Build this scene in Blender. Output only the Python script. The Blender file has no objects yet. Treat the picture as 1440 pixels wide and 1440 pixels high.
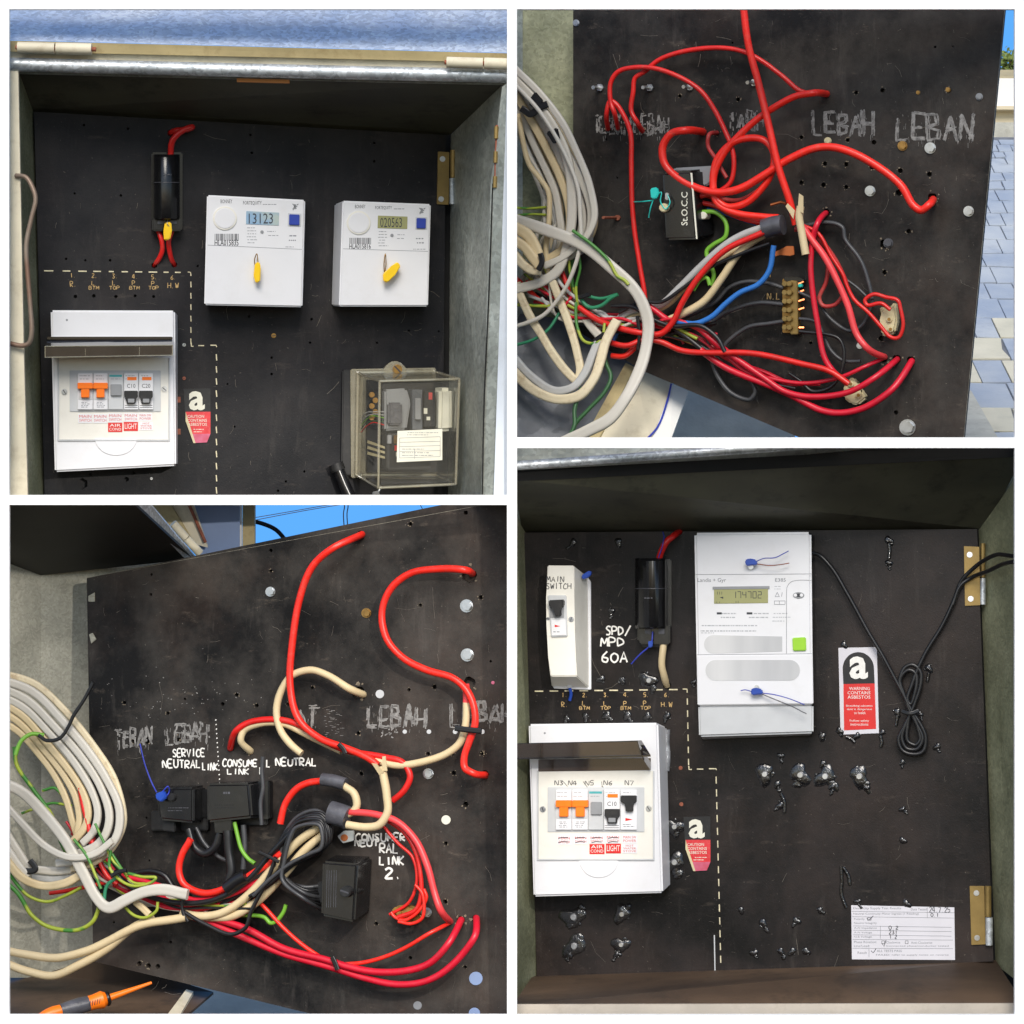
import bpy, bmesh, math, random
from mathutils import Vector, Matrix
from mathutils.geometry import delaunay_2d_cdt
R = math.radians
random.seed(7)
scene = bpy.context.scene
COL = scene.collection

# ---------------------------------------------------------------- camera, world, light, exposure
D = 4.0                                             # camera distance to the front of the display frame
cam_data = bpy.data.cameras.new('camera'); cam = bpy.data.objects.new('camera', cam_data); COL.objects.link(cam)
cam.location = (0, -D, 0); cam.rotation_euler = (R(90), 0, 0)
cam_data.sensor_width = 36; cam_data.lens = 36 * D / 1.44; cam_data.clip_end = 200; cam_data.clip_start = 0.05
scene.camera = cam
world = bpy.data.worlds.new('World'); scene.world = world; world.use_nodes = True
wn = world.node_tree; bg = wn.nodes['Background']
sky = wn.nodes.new('ShaderNodeTexSky'); sky.sky_type = 'NISHITA'; sky.sun_disc = False
sky.sun_elevation = R(48); sky.sun_rotation = R(200)
wn.links.new(sky.outputs[0], bg.inputs[0]); bg.inputs[1].default_value = 0.115
def lamp(name, kind, loc, target, energy, color=(1, 1, 1), **kw):
    l = bpy.data.lights.new(name, kind); l.energy = energy; l.color = color
    for k, v in kw.items(): setattr(l, k, v)
    o = bpy.data.objects.new(name, l); COL.objects.link(o); o.location = loc
    o.rotation_euler = (Vector(target) - Vector(loc)).to_track_quat('-Z', 'Y').to_euler()
    return o
lamp('sun', 'SUN', (-0.05, -3.0, 2.3), (0, 0, 0), 2.0, (1, 0.94, 0.84), angle=R(28))
lamp('sunlight_spot', 'SPOT', (0.40, -1.60, 0.42), (-0.36, 0.2, -0.36), 54, (1, 0.93, 0.84), shadow_soft_size=0.018, spot_size=R(34), spot_blend=0.45)  # added unseen spot, standing in for sun on the lower left board
lamp('flash_lamp', 'SPOT', (0.10, -1.55, 0.02), (0.37, 0.2, -0.33), 6, (1, 0.97, 0.95), shadow_soft_size=0.02, spot_size=R(33), spot_blend=0.5)
vs = scene.view_settings; vs.view_transform = 'Standard'; vs.look = 'None'; vs.exposure = 0.45; vs.gamma = 1
vs.use_curve_mapping = False

# ---------------------------------------------------------------- pixel to place
LIM = [-200, 1700, -200, 1700]                      # nothing of one opening may reach into the next
def W(px, py, y):                                   # a point of the picture at depth y
    px = min(max(px, LIM[0]), LIM[1]); py = min(max(py, LIM[2]), LIM[3])
    s = (D + y) / D
    return Vector(((px - 720) / 1000 * s, y, (720 - py) / 1000 * s))
class Bay:                                          # a plane things are mounted on; p() gives points h mm off it
    def __init__(self, P0, n): self.P0 = Vector(P0); self.n = Vector(n).normalized()
    def p(self, px, py, h=0):
        c = Vector((0, -D, 0)); d = W(px, py, 0) - c; q = self.P0 + self.n * (h / 1000)
        return c + d * ((q - c).dot(self.n) / d.dot(self.n))
def bay_from(px, py, y, yaw, pitch=0):
    a, b = R(yaw), R(pitch)
    return Bay(W(px, py, y), (math.sin(a) * math.cos(b), -math.cos(a) * math.cos(b), math.sin(b)))
def bay3(a, b, c):
    n = (b - a).cross(c - a)
    if n.dot(Vector((0, -D, 0)) - a) < 0: n = -n
    return Bay(a, n)
TL = bay_from(340, 420, 0.24, 13, -3)
TR = bay_from(1080, 320, 0.24, -22, -3)
BL = bay_from(400, 1060, 0.24, -20, 4)
BR = bay_from(1080, 1060, 0.24, -13, 2)

# ---------------------------------------------------------------- materials (all node based)
M = {}
def lin(c): return tuple((x / 255 / 12.92) if x / 255 <= 0.04045 else ((x / 255 + 0.055) / 1.055) ** 2.4 for x in c)
def mat(name, c, rough=0.5, metal=0.0, var=0.12, scale=30, bump=0.0, bscale=None, c2=None, spec=0.5, dirt=0.0, dirtc=(60, 52, 40), coat=0.0, stretch=(1, 1, 1)):
    m = bpy.data.materials.new(name); m.use_nodes = True; M[name] = m
    t = m.node_tree; N, L = t.nodes, t.links; b = N['Principled BSDF']
    a = lin(c); c2l = lin(c2) if c2 else tuple(min(1, x * (1 + var)) for x in a); a1 = a if c2 else tuple(x * (1 - var) for x in a)
    tc = N.new('ShaderNodeTexCoord'); mp = N.new('ShaderNodeMapping'); mp.inputs['Scale'].default_value = stretch
    L.new(tc.outputs['Object'], mp.inputs[0])
    nz = N.new('ShaderNodeTexNoise'); nz.inputs['Scale'].default_value = scale; nz.inputs['Detail'].default_value = 6
    L.new(mp.outputs[0], nz.inputs[0])
    rp = N.new('ShaderNodeValToRGB'); rp.color_ramp.elements[0].position = 0.33; rp.color_ramp.elements[1].position = 0.67
    rp.color_ramp.elements[0].color = a1 + (1,); rp.color_ramp.elements[1].color = c2l + (1,)
    L.new(nz.outputs[0], rp.inputs[0]); out = rp.outputs[0]
    if dirt:
        n2 = N.new('ShaderNodeTexNoise'); n2.inputs['Scale'].default_value = scale * 2.3; n2.inputs['Detail'].default_value = 8; n2.inputs['Roughness'].default_value = 0.7
        L.new(tc.outputs['Object'], n2.inputs[0])
        r2 = N.new('ShaderNodeValToRGB'); r2.color_ramp.elements[0].position = 0.52; r2.color_ramp.elements[1].position = 0.72
        r2.color_ramp.elements[0].color = (0, 0, 0, 1); r2.color_ramp.elements[1].color = (dirt, dirt, dirt, 1)
        L.new(n2.outputs[0], r2.inputs[0]); mx = N.new('ShaderNodeMixRGB'); mx.inputs[2].default_value = lin(dirtc) + (1,)
        L.new(r2.outputs[0], mx.inputs[0]); L.new(out, mx.inputs[1]); out = mx.outputs[0]
    L.new(out, b.inputs['Base Color'])
    rr = N.new('ShaderNodeMapRange'); rr.inputs['To Min'].default_value = max(0.02, rough * 0.8); rr.inputs['To Max'].default_value = min(1, rough * 1.2)
    L.new(nz.outputs[0], rr.inputs[0]); L.new(rr.outputs[0], b.inputs['Roughness'])
    b.inputs['Metallic'].default_value = metal; b.inputs['Specular IOR Level'].default_value = spec; b.inputs['Coat Weight'].default_value = coat
    if bump:
        nb = N.new('ShaderNodeTexNoise'); nb.inputs['Scale'].default_value = bscale or scale * 4; nb.inputs['Detail'].default_value = 5
        L.new(tc.outputs['Object'], nb.inputs[0]); bp = N.new('ShaderNodeBump'); bp.inputs['Strength'].default_value = bump; bp.inputs['Distance'].default_value = 0.002
        L.new(nb.outputs[0], bp.inputs['Height']); L.new(bp.outputs[0], b.inputs['Normal'])
    return m
def galv(name, c, c2, rough=0.42, metal=0.75, scale=90, stain=0.35, stainc=(70, 72, 66), spread=0.16):
    m = mat(name, c, rough, metal, scale=14, c2=c2, bump=0.06, bscale=60); t = m.node_tree; N, L = t.nodes, t.links; b = N['Principled BSDF']
    tc = N['Texture Coordinate']; base = b.inputs['Base Color'].links[0].from_socket
    dn = N.new('ShaderNodeTexNoise'); dn.inputs['Scale'].default_value = 60; L.new(tc.outputs['Object'], dn.inputs[0])
    ad = N.new('ShaderNodeMixRGB'); ad.blend_type = 'ADD'; ad.inputs[0].default_value = 0.018; L.new(tc.outputs['Object'], ad.inputs[1]); L.new(dn.outputs[1], ad.inputs[2])
    v = N.new('ShaderNodeTexVoronoi'); v.inputs['Scale'].default_value = scale; L.new(ad.outputs[0], v.inputs['Vector'])
    hs = N.new('ShaderNodeSeparateColor'); L.new(v.outputs['Color'], hs.inputs[0])
    mr = N.new('ShaderNodeMapRange'); mr.inputs['To Min'].default_value = 1 - spread; mr.inputs['To Max'].default_value = 1 + spread; L.new(hs.outputs[0], mr.inputs[0])
    mu = N.new('ShaderNodeMixRGB'); mu.blend_type = 'MULTIPLY'; mu.inputs[0].default_value = 1; L.new(base, mu.inputs[1]); L.new(mr.outputs[0], mu.inputs[2])
    n2 = N.new('ShaderNodeTexNoise'); n2.inputs['Scale'].default_value = 5; n2.inputs['Detail'].default_value = 8; n2.inputs['Roughness'].default_value = 0.65; L.new(tc.outputs['Object'], n2.inputs[0])
    r2 = N.new('ShaderNodeValToRGB'); r2.color_ramp.elements[0].position = 0.42; r2.color_ramp.elements[1].position = 0.7
    r2.color_ramp.elements[0].color = (0, 0, 0, 1); r2.color_ramp.elements[1].color = (stain,) * 3 + (1,); L.new(n2.outputs[0], r2.inputs[0])
    mx = N.new('ShaderNodeMixRGB'); mx.inputs[2].default_value = lin(stainc) + (1,); L.new(r2.outputs[0], mx.inputs[0]); L.new(mu.outputs[0], mx.inputs[1]); L.new(mx.outputs[0], b.inputs['Base Color'])
    m2 = N.new('ShaderNodeMapRange'); m2.inputs['To Min'].default_value = rough * 0.75; m2.inputs['To Max'].default_value = rough * 1.25; L.new(hs.outputs[1], m2.inputs[0]); L.new(m2.outputs[0], b.inputs['Roughness'])
    return m
def board_mat(name, c, dust, dustc, rough=0.5, brown=0.55):
    m = mat(name, c, rough, 0, var=0.25, scale=7, bump=0.12, bscale=420, spec=0.22); t = m.node_tree; N, L = t.nodes, t.links; b = N['Principled BSDF']
    tc = N['Texture Coordinate']; out = b.inputs['Base Color'].links[0].from_socket
    def layer(scale, detail, lo, hi, amt, col, st=(1, 1, 1), rgh=0.7):
        nonlocal out
        mp = N.new('ShaderNodeMapping'); mp.inputs['Scale'].default_value = st; L.new(tc.outputs['Object'], mp.inputs[0])
        n = N.new('ShaderNodeTexNoise'); n.inputs['Scale'].default_value = scale; n.inputs['Detail'].default_value = detail; n.inputs['Roughness'].default_value = rgh; L.new(mp.outputs[0], n.inputs[0])
        r = N.new('ShaderNodeValToRGB'); r.color_ramp.elements[0].position = lo; r.color_ramp.elements[1].position = hi
        r.color_ramp.elements[0].color = (0, 0, 0, 1); r.color_ramp.elements[1].color = (amt,) * 3 + (1,); L.new(n.outputs[0], r.inputs[0])
        x = N.new('ShaderNodeMixRGB'); x.inputs[2].default_value = lin(col) + (1,); L.new(r.outputs[0], x.inputs[0]); L.new(out, x.inputs[1]); out = x.outputs[0]
    layer(4.5, 9, 0.40, 0.66, dust, dustc)                       # dusty bloom
    layer(2.6, 7, 0.46, 0.70, dust * brown, (92, 72, 60))            # brown tinge
    layer(38, 8, 0.56, 0.72, dust * 0.35, (112, 106, 100), (1, 1, 0.16), 0.75)  # vertical rub marks
    layer(46, 8, 0.60, 0.74, dust * 0.6, (124, 112, 100), (0.14, 1, 1), 0.75)
    layer(260, 2, 0.70, 0.76, min(.5, dust * 1.1), (130, 122, 112))       # specks
    L.new(out, b.inputs['Base Color'])
    return m
def clear(name, tint, gloss=0.14, rough=0.08, body=0.0, bodyc=(200, 190, 160)):
    m = bpy.data.materials.new(name); m.use_nodes = True; M[name] = m; t = m.node_tree; N, L = t.nodes, t.links
    N.remove(N['Principled BSDF']); o = N['Material Output']
    tr = N.new('ShaderNodeBsdfTransparent'); tr.inputs[0].default_value = lin(tint) + (1,)
    pr = N.new('ShaderNodeBsdfPrincipled'); pr.inputs['Base Color'].default_value = lin(bodyc) + (1,); pr.inputs['Roughness'].default_value = 0.5
    gl = N.new('ShaderNodeBsdfGlossy'); gl.inputs['Roughness'].default_value = rough
    nz = N.new('ShaderNodeTexNoise'); nz.inputs['Scale'].default_value = 25; nz.inputs['Detail'].default_value = 6
    tc = N.new('ShaderNodeTexCoord'); L.new(tc.outputs['Object'], nz.inputs[0])
    mr = N.new('ShaderNodeMapRange'); mr.inputs['To Min'].default_value = body * 0.5; mr.inputs['To Max'].default_value = body * 1.5; L.new(nz.outputs[0], mr.inputs[0])
    m1 = N.new('ShaderNodeMixShader'); L.new(mr.outputs[0], m1.inputs[0]); L.new(tr.outputs[0], m1.inputs[1]); L.new(pr.outputs[0], m1.inputs[2])
    lw = N.new('ShaderNodeLayerWeight'); lw.inputs[0].default_value = 0.35
    m3 = N.new('ShaderNodeMapRange'); m3.inputs['To Min'].default_value = gloss * 0.45; m3.inputs['To Max'].default_value = min(1, gloss * 3.5); L.new(lw.outputs['Facing'], m3.inputs[0])
    m2 = N.new('ShaderNodeMixShader'); L.new(m3.outputs[0], m2.inputs[0]); L.new(m1.outputs[0], m2.inputs[1]); L.new(gl.outputs[0], m2.inputs[2])
    L.new(m2.outputs[0], o.inputs[0]); return m
def emit(name, c, s):
    m = bpy.data.materials.new(name); m.use_nodes = True; M[name] = m; t = m.node_tree; N, L = t.nodes, t.links
    N.remove(N['Principled BSDF']); e = N.new('ShaderNodeEmission'); e.inputs[1].default_value = s
    tc = N.new('ShaderNodeTexCoord'); nz = N.new('ShaderNodeTexNoise'); nz.inputs['Scale'].default_value = 0.6; L.new(tc.outputs['Object'], nz.inputs[0])
    rp = N.new('ShaderNodeValToRGB'); a = lin(c); rp.color_ramp.elements[0].color = tuple(x * 0.93 for x in a) + (1,); rp.color_ramp.elements[1].color = tuple(min(1, x * 1.07) for x in a) + (1,)
    L.new(nz.outputs[0], rp.inputs[0]); L.new(rp.outputs[0], e.inputs[0]); L.new(e.outputs[0], N['Material Output'].inputs[0]); return m

mat('frame_white', (250, 250, 250), 0.8, var=0.01, spec=0.1)
board_mat('board_front', (17, 18, 23), 0.34, (72, 69, 68), 0.5, 0.25)
board_mat('board_rear', (18, 17, 17), 0.58, (90, 85, 80), 0.55)
board_mat('board_sealed', (15, 14, 14), 0.38, (72, 64, 63), 0.42)
mat('board_edge', (128, 124, 112), 0.9, scale=80, var=0.3, bump=0.5, dirt=0.7, dirtc=(40, 38, 36))
galv('galvanised', (150, 154, 146), (182, 186, 178), metal=0.4, rough=0.5, scale=170, spread=0.2, stain=0.45, stainc=(92, 96, 84))
galv('galvanised_lid', (204, 218, 238), (238, 244, 252), rough=0.38, metal=0.5, scale=190, stain=0.3, stainc=(150, 172, 206), spread=0.24)  # zinc tinted blue: the reflected sky is painted into its colours
galv('galvanised_rim', (175, 182, 186), (222, 226, 230), rough=0.5, metal=0.6, scale=200, stain=0.15, spread=0.25)
galv('galvanised_dull', (118, 121, 96), (150, 152, 124), rough=0.6, metal=0.25, scale=260, stain=0.5, stainc=(80, 80, 62))
galv('galvanised_pale', (150, 148, 134), (178, 175, 160), rough=0.6, metal=0.15, scale=320, stain=0.3, stainc=(146, 142, 126))
galv('galvanised_dark', (88, 92, 98), (120, 124, 130), rough=0.55, metal=0.3, scale=40, stain=0.6, stainc=(52, 50, 52))
mat('near_black', (18, 18, 17), 0.6, 0, scale=6, c2=(44, 44, 40), bump=0.1)  # near-black tone of the lower left box ceiling
mat('dark_olive_metal', (52, 51, 40), 0.65, 0.0, scale=8, c2=(84, 83, 66), bump=0.1, dirt=0.8, dirtc=(26, 24, 20), stretch=(0.5, 1, 1))  # dark olive tone of the other box ceilings, blotched darker
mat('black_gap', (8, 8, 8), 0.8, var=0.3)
mat('cream_paint', (222, 212, 186), 0.55, scale=18, var=0.08, bump=0.1, dirt=0.35, dirtc=(150, 128, 92))
mat('tan_paint', (190, 172, 126), 0.6, scale=22, var=0.12, bump=0.15, dirt=0.5, dirtc=(140, 112, 70))
mat('white_plastic', (227, 227, 230), 0.33, var=0.025, scale=12, spec=0.5, dirt=0.10, dirtc=(176, 170, 156))
mat('warm_plastic', (230, 227, 218), 0.4, var=0.03, scale=20, dirt=0.12, dirtc=(170, 160, 135))
mat('grey_plastic', (196, 198, 200), 0.4, var=0.05)
mat('mid_grey', (142, 144, 147), 0.45, var=0.08)
mat('pill_grey', (212, 212, 212), 0.5, c2=(184, 185, 187), scale=9, stretch=(1.5, 1, 0.2))
mat('black_plastic', (20, 20, 22), 0.22, var=0.2, scale=25, spec=0.55, dirt=0.12, dirtc=(90, 88, 84))
mat('black_matte', (24, 24, 25), 0.5, var=0.25, scale=40, dirt=0.2, dirtc=(90, 86, 80))
mat('orange_plastic', (255, 122, 18), 0.38, var=0.06)
mat('red_print', (214, 34, 30), 0.45, var=0.06, scale=60)
mat('worn_red', (204, 38, 46), 0.5, scale=70, c2=(222, 60, 66), dirt=0.25, dirtc=(222, 160, 150))
mat('pink_print', (206, 110, 140), 0.6, scale=60, c2=(190, 70, 90))
mat('red_ink', (205, 70, 66), 0.6, var=0.1)
mat('white_ink', (236, 234, 228), 0.6, var=0.08, scale=120)
mat('cream_ink', (214, 204, 172), 0.7, var=0.15, scale=160, dirt=0.5, dirtc=(80, 72, 60))
mat('gold_ink', (190, 158, 104), 0.6, var=0.2, scale=160)
mat('scratch_ink', (104, 98, 90), 0.9, var=0.3, scale=200)
mat('chip', (122, 111, 94), 0.95, var=0.35, scale=300)
mat('sealant_core', (112, 112, 116), 0.3, 0.2, var=0.25, scale=200, bump=0.5, bscale=400, dirt=0.4, dirtc=(40, 40, 42))
mat('pale_ink', (172, 174, 178), 0.6, var=0.1)
mat('brightened_concrete', (206, 206, 196), 0.9, scale=24, var=0.1, bump=0.4, bscale=160)  # concrete colour lightened to offset the shade the slabs lie in
mat('chalk_ink', (104, 102, 100), 0.9, scale=140, c2=(152, 150, 147), dirt=0.85, dirtc=(48, 46, 46))
mat('dark_ink', (52, 54, 60), 0.6, var=0.1)
mat('grey_ink', (128, 130, 136), 0.6, var=0.1)
mat('paper', (214, 212, 218), 0.7, var=0.03, scale=30)
mat('aged_paper', (226, 224, 208), 0.75, var=0.05, scale=40, dirt=0.15, dirtc=(180, 172, 150))
mat('lcd_olive', (158, 158, 108), 0.25, var=0.06, scale=12)
mat('lcd_blue', (138, 172, 204), 0.2, scale=60, c2=(176, 190, 186))
mat('blue_button', (38, 62, 158), 0.35, var=0.1)
mat('teal_print', (70, 165, 170), 0.5, var=0.08)
mat('green_button', (150, 205, 40), 0.35, var=0.06)
mat('yellow_plastic', (250, 205, 18), 0.38, var=0.06)
mat('blue_seal', (30, 72, 170), 0.3, var=0.15)
mat('blue_wire', (52, 66, 176), 0.4, var=0.12)
mat('cyan_seal', (42, 200, 190), 0.35, var=0.1)
mat('beige_plastic', (208, 196, 156), 0.45, var=0.1, scale=60, dirt=0.3, dirtc=(150, 132, 90))
mat('brass', (146, 122, 72), 0.42, 0.55, var=0.15, scale=40, dirt=0.25, dirtc=(110, 84, 40))
mat('old_brass', (158, 122, 66), 0.34, 0.65, var=0.25, scale=90, dirt=0.5, dirtc=(60, 42, 24))
mat('zinc', (196, 198, 200), 0.3, 0.85, var=0.15, scale=60, dirt=0.2, dirtc=(90, 88, 84))
mat('rusty_rod', (150, 146, 132), 0.5, 0.4, scale=9, c2=(128, 82, 58), bump=0.2, dirt=0.35, dirtc=(90, 80, 66))
mat('rust', (150, 88, 66), 0.7, 0.2, scale=90, var=0.25)
mat('copper', (190, 112, 70), 0.3, 0.9, var=0.15)
mat('cable_red', (216, 34, 30), 0.36, var=0.1, scale=38, dirt=0.34, dirtc=(160, 96, 84))
mat('cable_bright', (238, 44, 32), 0.34, var=0.08, scale=38, dirt=0.30, dirtc=(190, 110, 96))
mat('cable_crimson', (206, 24, 48), 0.36, var=0.1, scale=38, dirt=0.30, dirtc=(150, 80, 88))
mat('cable_pink', (232, 70, 74), 0.36, var=0.1, scale=24, dirt=0.15, dirtc=(190, 110, 106))
mat('cable_dusty', (176, 52, 50), 0.5, var=0.14, scale=30, dirt=0.45, dirtc=(160, 122, 112))
mat('cable_cream', (212, 192, 152), 0.5, var=0.07, scale=14, dirt=0.25, dirtc=(182, 150, 96))
mat('cable_white', (200, 195, 184), 0.45, var=0.05, scale=12, dirt=0.16, dirtc=(176, 164, 140))
mat('cable_grey', (178, 178, 176), 0.45, var=0.08, scale=14, dirt=0.2, dirtc=(120, 116, 104))
mat('cable_spotted', (218, 204, 172), 0.55, var=0.08, scale=26, dirt=0.6, dirtc=(150, 118, 76))
mat('cable_black', (26, 26, 28), 0.34, var=0.2, scale=20, dirt=0.15, dirtc=(84, 82, 80))
mat('cable_charcoal', (62, 63, 66), 0.4, var=0.15, scale=20, dirt=0.2, dirtc=(120, 116, 110))
mat('cable_green', (112, 170, 52), 0.4, var=0.12, scale=22)
mat('cable_dark_green', (48, 92, 52), 0.45, var=0.15, scale=22)
mat('cable_teal_green', (46, 128, 92), 0.42, var=0.15, scale=22)
mat('cable_blue', (46, 112, 190), 0.38, var=0.1, scale=20)
mat('tape_grey', (80, 80, 86), 0.4, var=0.25, scale=50, bump=0.35, bscale=120)
mat('tape_black', (22, 22, 24), 0.35, var=0.2, scale=40)
mat('silicone', (24, 24, 26), 0.10, var=0.3, scale=60, spec=0.7, bump=0.6, bscale=220, coat=0.6)
mat('silicone_clear', (120, 122, 128), 0.10, 0.25, scale=60, c2=(176, 178, 184), spec=0.7, bump=0.5, bscale=260, coat=0.5)
mat('concrete', (190, 188, 176), 0.9, scale=24, var=0.12, bump=0.5, bscale=160, dirt=0.4, dirtc=(140, 136, 120))
mat('mortar', (112, 116, 124), 0.95, scale=40, var=0.15, bump=0.4)
mat('paver', (196, 192, 172), 0.85, scale=9, c2=(216, 210, 190), bump=0.4, bscale=120, dirt=0.3, dirtc=(160, 160, 150))
mat('paver_shaded', (150, 162, 180), 0.85, scale=7, c2=(182, 188, 194), bump=0.5, bscale=120, dirt=0.35, dirtc=(112, 124, 146))  # second paver colour, with the blue shade of the upper paving painted in
mat('white_wall', (240, 238, 232), 0.8, scale=6, var=0.03)
mat('sand_wall', (220, 206, 176), 0.85, scale=8, var=0.08)
mat('leaf', (98, 116, 52), 0.7, scale=30, c2=(136, 146, 70))
mat('dull_cream', (182, 172, 158), 0.6, scale=14, var=0.1, dirt=0.3, dirtc=(120, 104, 84))
mat('grimy_floor', (46, 36, 29), 0.6, 0.05, scale=7, c2=(98, 78, 60), bump=0.2, bscale=90, dirt=0.6, dirtc=(30, 26, 22), stretch=(0.3, 1, 1))
mat('wood', (176, 116, 62), 0.7, scale=30, var=0.2, stretch=(0.1, 1, 1))
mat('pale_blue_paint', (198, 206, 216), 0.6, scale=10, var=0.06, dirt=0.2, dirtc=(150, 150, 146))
mat('sky_tint', (132, 152, 190), 0.6, scale=10, var=0.08)  # blue sky light painted as colour, for a lid and hole discs
clear('clear_cover', (252, 251, 247), 0.13, 0.05, 0.05, (206, 204, 194))
clear('clear_edge', (238, 235, 222), 0.25, 0.10, 0.30, (206, 200, 178))
clear('smoked_cover', (128, 108, 94), 0.16, 0.08, 0.22, (96, 82, 72))
clear('dark_smoked', (92, 80, 74), 0.20, 0.06, 0.16, (58, 50, 46))
emit('sky_blue', (86, 158, 232), 0.95)
def striped(name, c1, c2, sc):
    m = mat(name, c1, 0.42, var=0.08); t = m.node_tree; N, L = t.nodes, t.links; tc = N['Texture Coordinate']
    w = N.new('ShaderNodeTexNoise'); w.inputs['Scale'].default_value = sc; w.inputs['Detail'].default_value = 1; L.new(tc.outputs['Object'], w.inputs[0])
    rp = N.new('ShaderNodeValToRGB'); rp.color_ramp.elements[0].position = 0.49; rp.color_ramp.elements[1].position = 0.53
    rp.color_ramp.elements[0].color = lin(c1) + (1,); rp.color_ramp.elements[1].color = lin(c2) + (1,); L.new(w.outputs[0], rp.inputs[0]); L.new(rp.outputs[0], N['Principled BSDF'].inputs['Base Color'])
striped('cable_earth', (66, 128, 52), (158, 172, 58), 26)

# ---------------------------------------------------------------- object helpers
ORG = {}
def mk(name, bm, m, parent=None, label=None, cat=None, group=None, kind=None, sharp=35):
    bmesh.ops.recalc_face_normals(bm, faces=bm.faces)
    me = bpy.data.meshes.new(name)
    if parent is not None: off = ORG[parent.name]
    else:
        vs_ = [v.co for v in bm.verts]; off = sum(vs_, Vector()) / max(1, len(vs_))
    bmesh.ops.translate(bm, verts=bm.verts, vec=-off); bm.to_mesh(me); bm.free()
    me.materials.append(M[m] if isinstance(m, str) else m)
    me.polygons.foreach_set('use_smooth', [True] * len(me.polygons)); me.set_sharp_from_angle(angle=R(sharp))
    o = bpy.data.objects.new(name, me); COL.objects.link(o); ORG[o.name] = off
    if parent is not None: o.parent = parent
    else: o.location = off
    if label: o['label'] = label
    if cat: o['category'] = cat
    if group: o['group'] = group
    if kind: o['kind'] = kind
    elif parent is not None and name.endswith('print'): o['kind'] = 'stuff'      # too small to pick apart
    return o
def thing(name, label, cat, loc, group=None):
    o = bpy.data.objects.new(name, None); COL.objects.link(o); o.location = loc; o.empty_display_size = 0.02
    o['label'] = label; o['category'] = cat; ORG[o.name] = Vector(loc)
    if group: o['group'] = group
    return o
def prism(bm, front, back):
    f = [bm.verts.new(v) for v in front]; b = [bm.verts.new(v) for v in back]; n = len(f); fs = [bm.faces.new(f), bm.faces.new(b[::-1])]
    for i in range(n): fs.append(bm.faces.new((f[i], b[i], b[(i + 1) % n], f[(i + 1) % n])))
    return fs
def rc(x0, y0, x1, y1): return [(x0, y0), (x1, y0), (x1, y1), (x0, y1)]
def blk(bay, q, h1, h0=0, bev=0, back=None, bm=None, seg=2):
    own = bm is None; bm = bm or bmesh.new()
    fr = [bay.p(x, y, h1) for x, y in q]
    bk = [bay.p(x, y, h0) for x, y in back] if back else [v - bay.n * ((h1 - h0) / 1000) for v in fr]
    fs = prism(bm, fr, bk)
    if bev:
        es = {e for f in fs for e in f.edges}; bmesh.ops.bevel(bm, geom=list(es), offset=bev / 1000, segments=seg, affect='EDGES', clamp_overlap=True)
    return bm
def slab(pts, vec, bm=None):
    bm = bm or bmesh.new(); vec = Vector(vec); prism(bm, pts, [p + vec for p in pts]); return bm
def ngon(x, y, r, n=20, ry=None, a0=0): return [(x + r * math.cos(a0 + i * 2 * math.pi / n), y + (ry or r) * math.sin(a0 + i * 2 * math.pi / n)) for i in range(n)]
def cyl(bay, x, y, r, h1, h0=0, n=20, bev=0, r2=None, bm=None):
    return blk(bay, ngon(x, y, r, n), h1, h0, bev, back=ngon(x, y, r2, n) if r2 else None, bm=bm)
def catmull(P, sub=8):
    if len(P) < 3: return [P[0].lerp(P[-1], i / sub) for i in range(sub + 1)]
    out = []; Q = [P[0] * 2 - P[1]] + list(P) + [P[-1] * 2 - P[-2]]
    for i in range(1, len(Q) - 2):
        a, b, c, d = Q[i - 1], Q[i], Q[i + 1], Q[i + 2]
        ta = max((b - a).length, 1e-6) ** 0.5; tb = max((c - b).length, 1e-6) ** 0.5; td = max((d - c).length, 1e-6) ** 0.5
        m1 = (c - b) + ((b - a) / ta - (c - a) / (ta + tb)) * tb
        m2 = (c - b) + ((d - c) / td - (d - b) / (tb + td)) * tb
        for k in range(sub):
            t = k / sub; t2, t3 = t * t, t * t * t
            out.append(b * (2 * t3 - 3 * t2 + 1) + m1 * (t3 - 2 * t2 + t) + c * (-2 * t3 + 3 * t2) + m2 * (t3 - t2))
    out.append(P[-1]); return out
def sweep(bm, pts, rw, rt=None, ref=None, n=10, cap=True, groove=0):
    """tube along world points; rw half width, rt half thickness along ref"""
    rt = rt or rw; rings = []; N = len(pts); prev = None; ph = random.uniform(0, 6)
    for i, p in enumerate(pts):
        t = (pts[min(i + 1, N - 1)] - pts[max(i - 1, 0)]).normalized()
        if ref is not None:
            s = t.cross(ref)
            if s.length < 0.25 and prev is not None: s = prev - t * prev.dot(t)
            if s.length < 1e-4: s = t.orthogonal()
            if prev is not None and s.dot(prev) < 0: s = -s
        else:
            s = prev - t * prev.dot(t) if prev is not None else t.orthogonal()
        s.normalize(); prev = s; u = s.cross(t).normalized()
        ring = []
        for k in range(n):
            a = 2 * math.pi * (k + 0.5) / n; c, sn = math.cos(a), math.sin(a)
            g = 1 - groove * math.exp(-(c / 0.22) ** 2)
            e = 0.6 if groove else 1.0
            wv = 1 + (.03 * math.sin(i * .33 + ph) if N > 20 else 0); ring.append(bm.verts.new(p + s * (rw * c * wv) + u * (rt * math.copysign(abs(sn) ** e, sn) * g)))
        rings.append(ring)
    for a, b in zip(rings, rings[1:]):
        for k in range(n): bm.faces.new((a[k], a[(k + 1) % n], b[(k + 1) % n], b[k]))
    if cap: bm.faces.new(rings[0][::-1]); bm.faces.new(rings[-1])
    return bm
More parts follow.
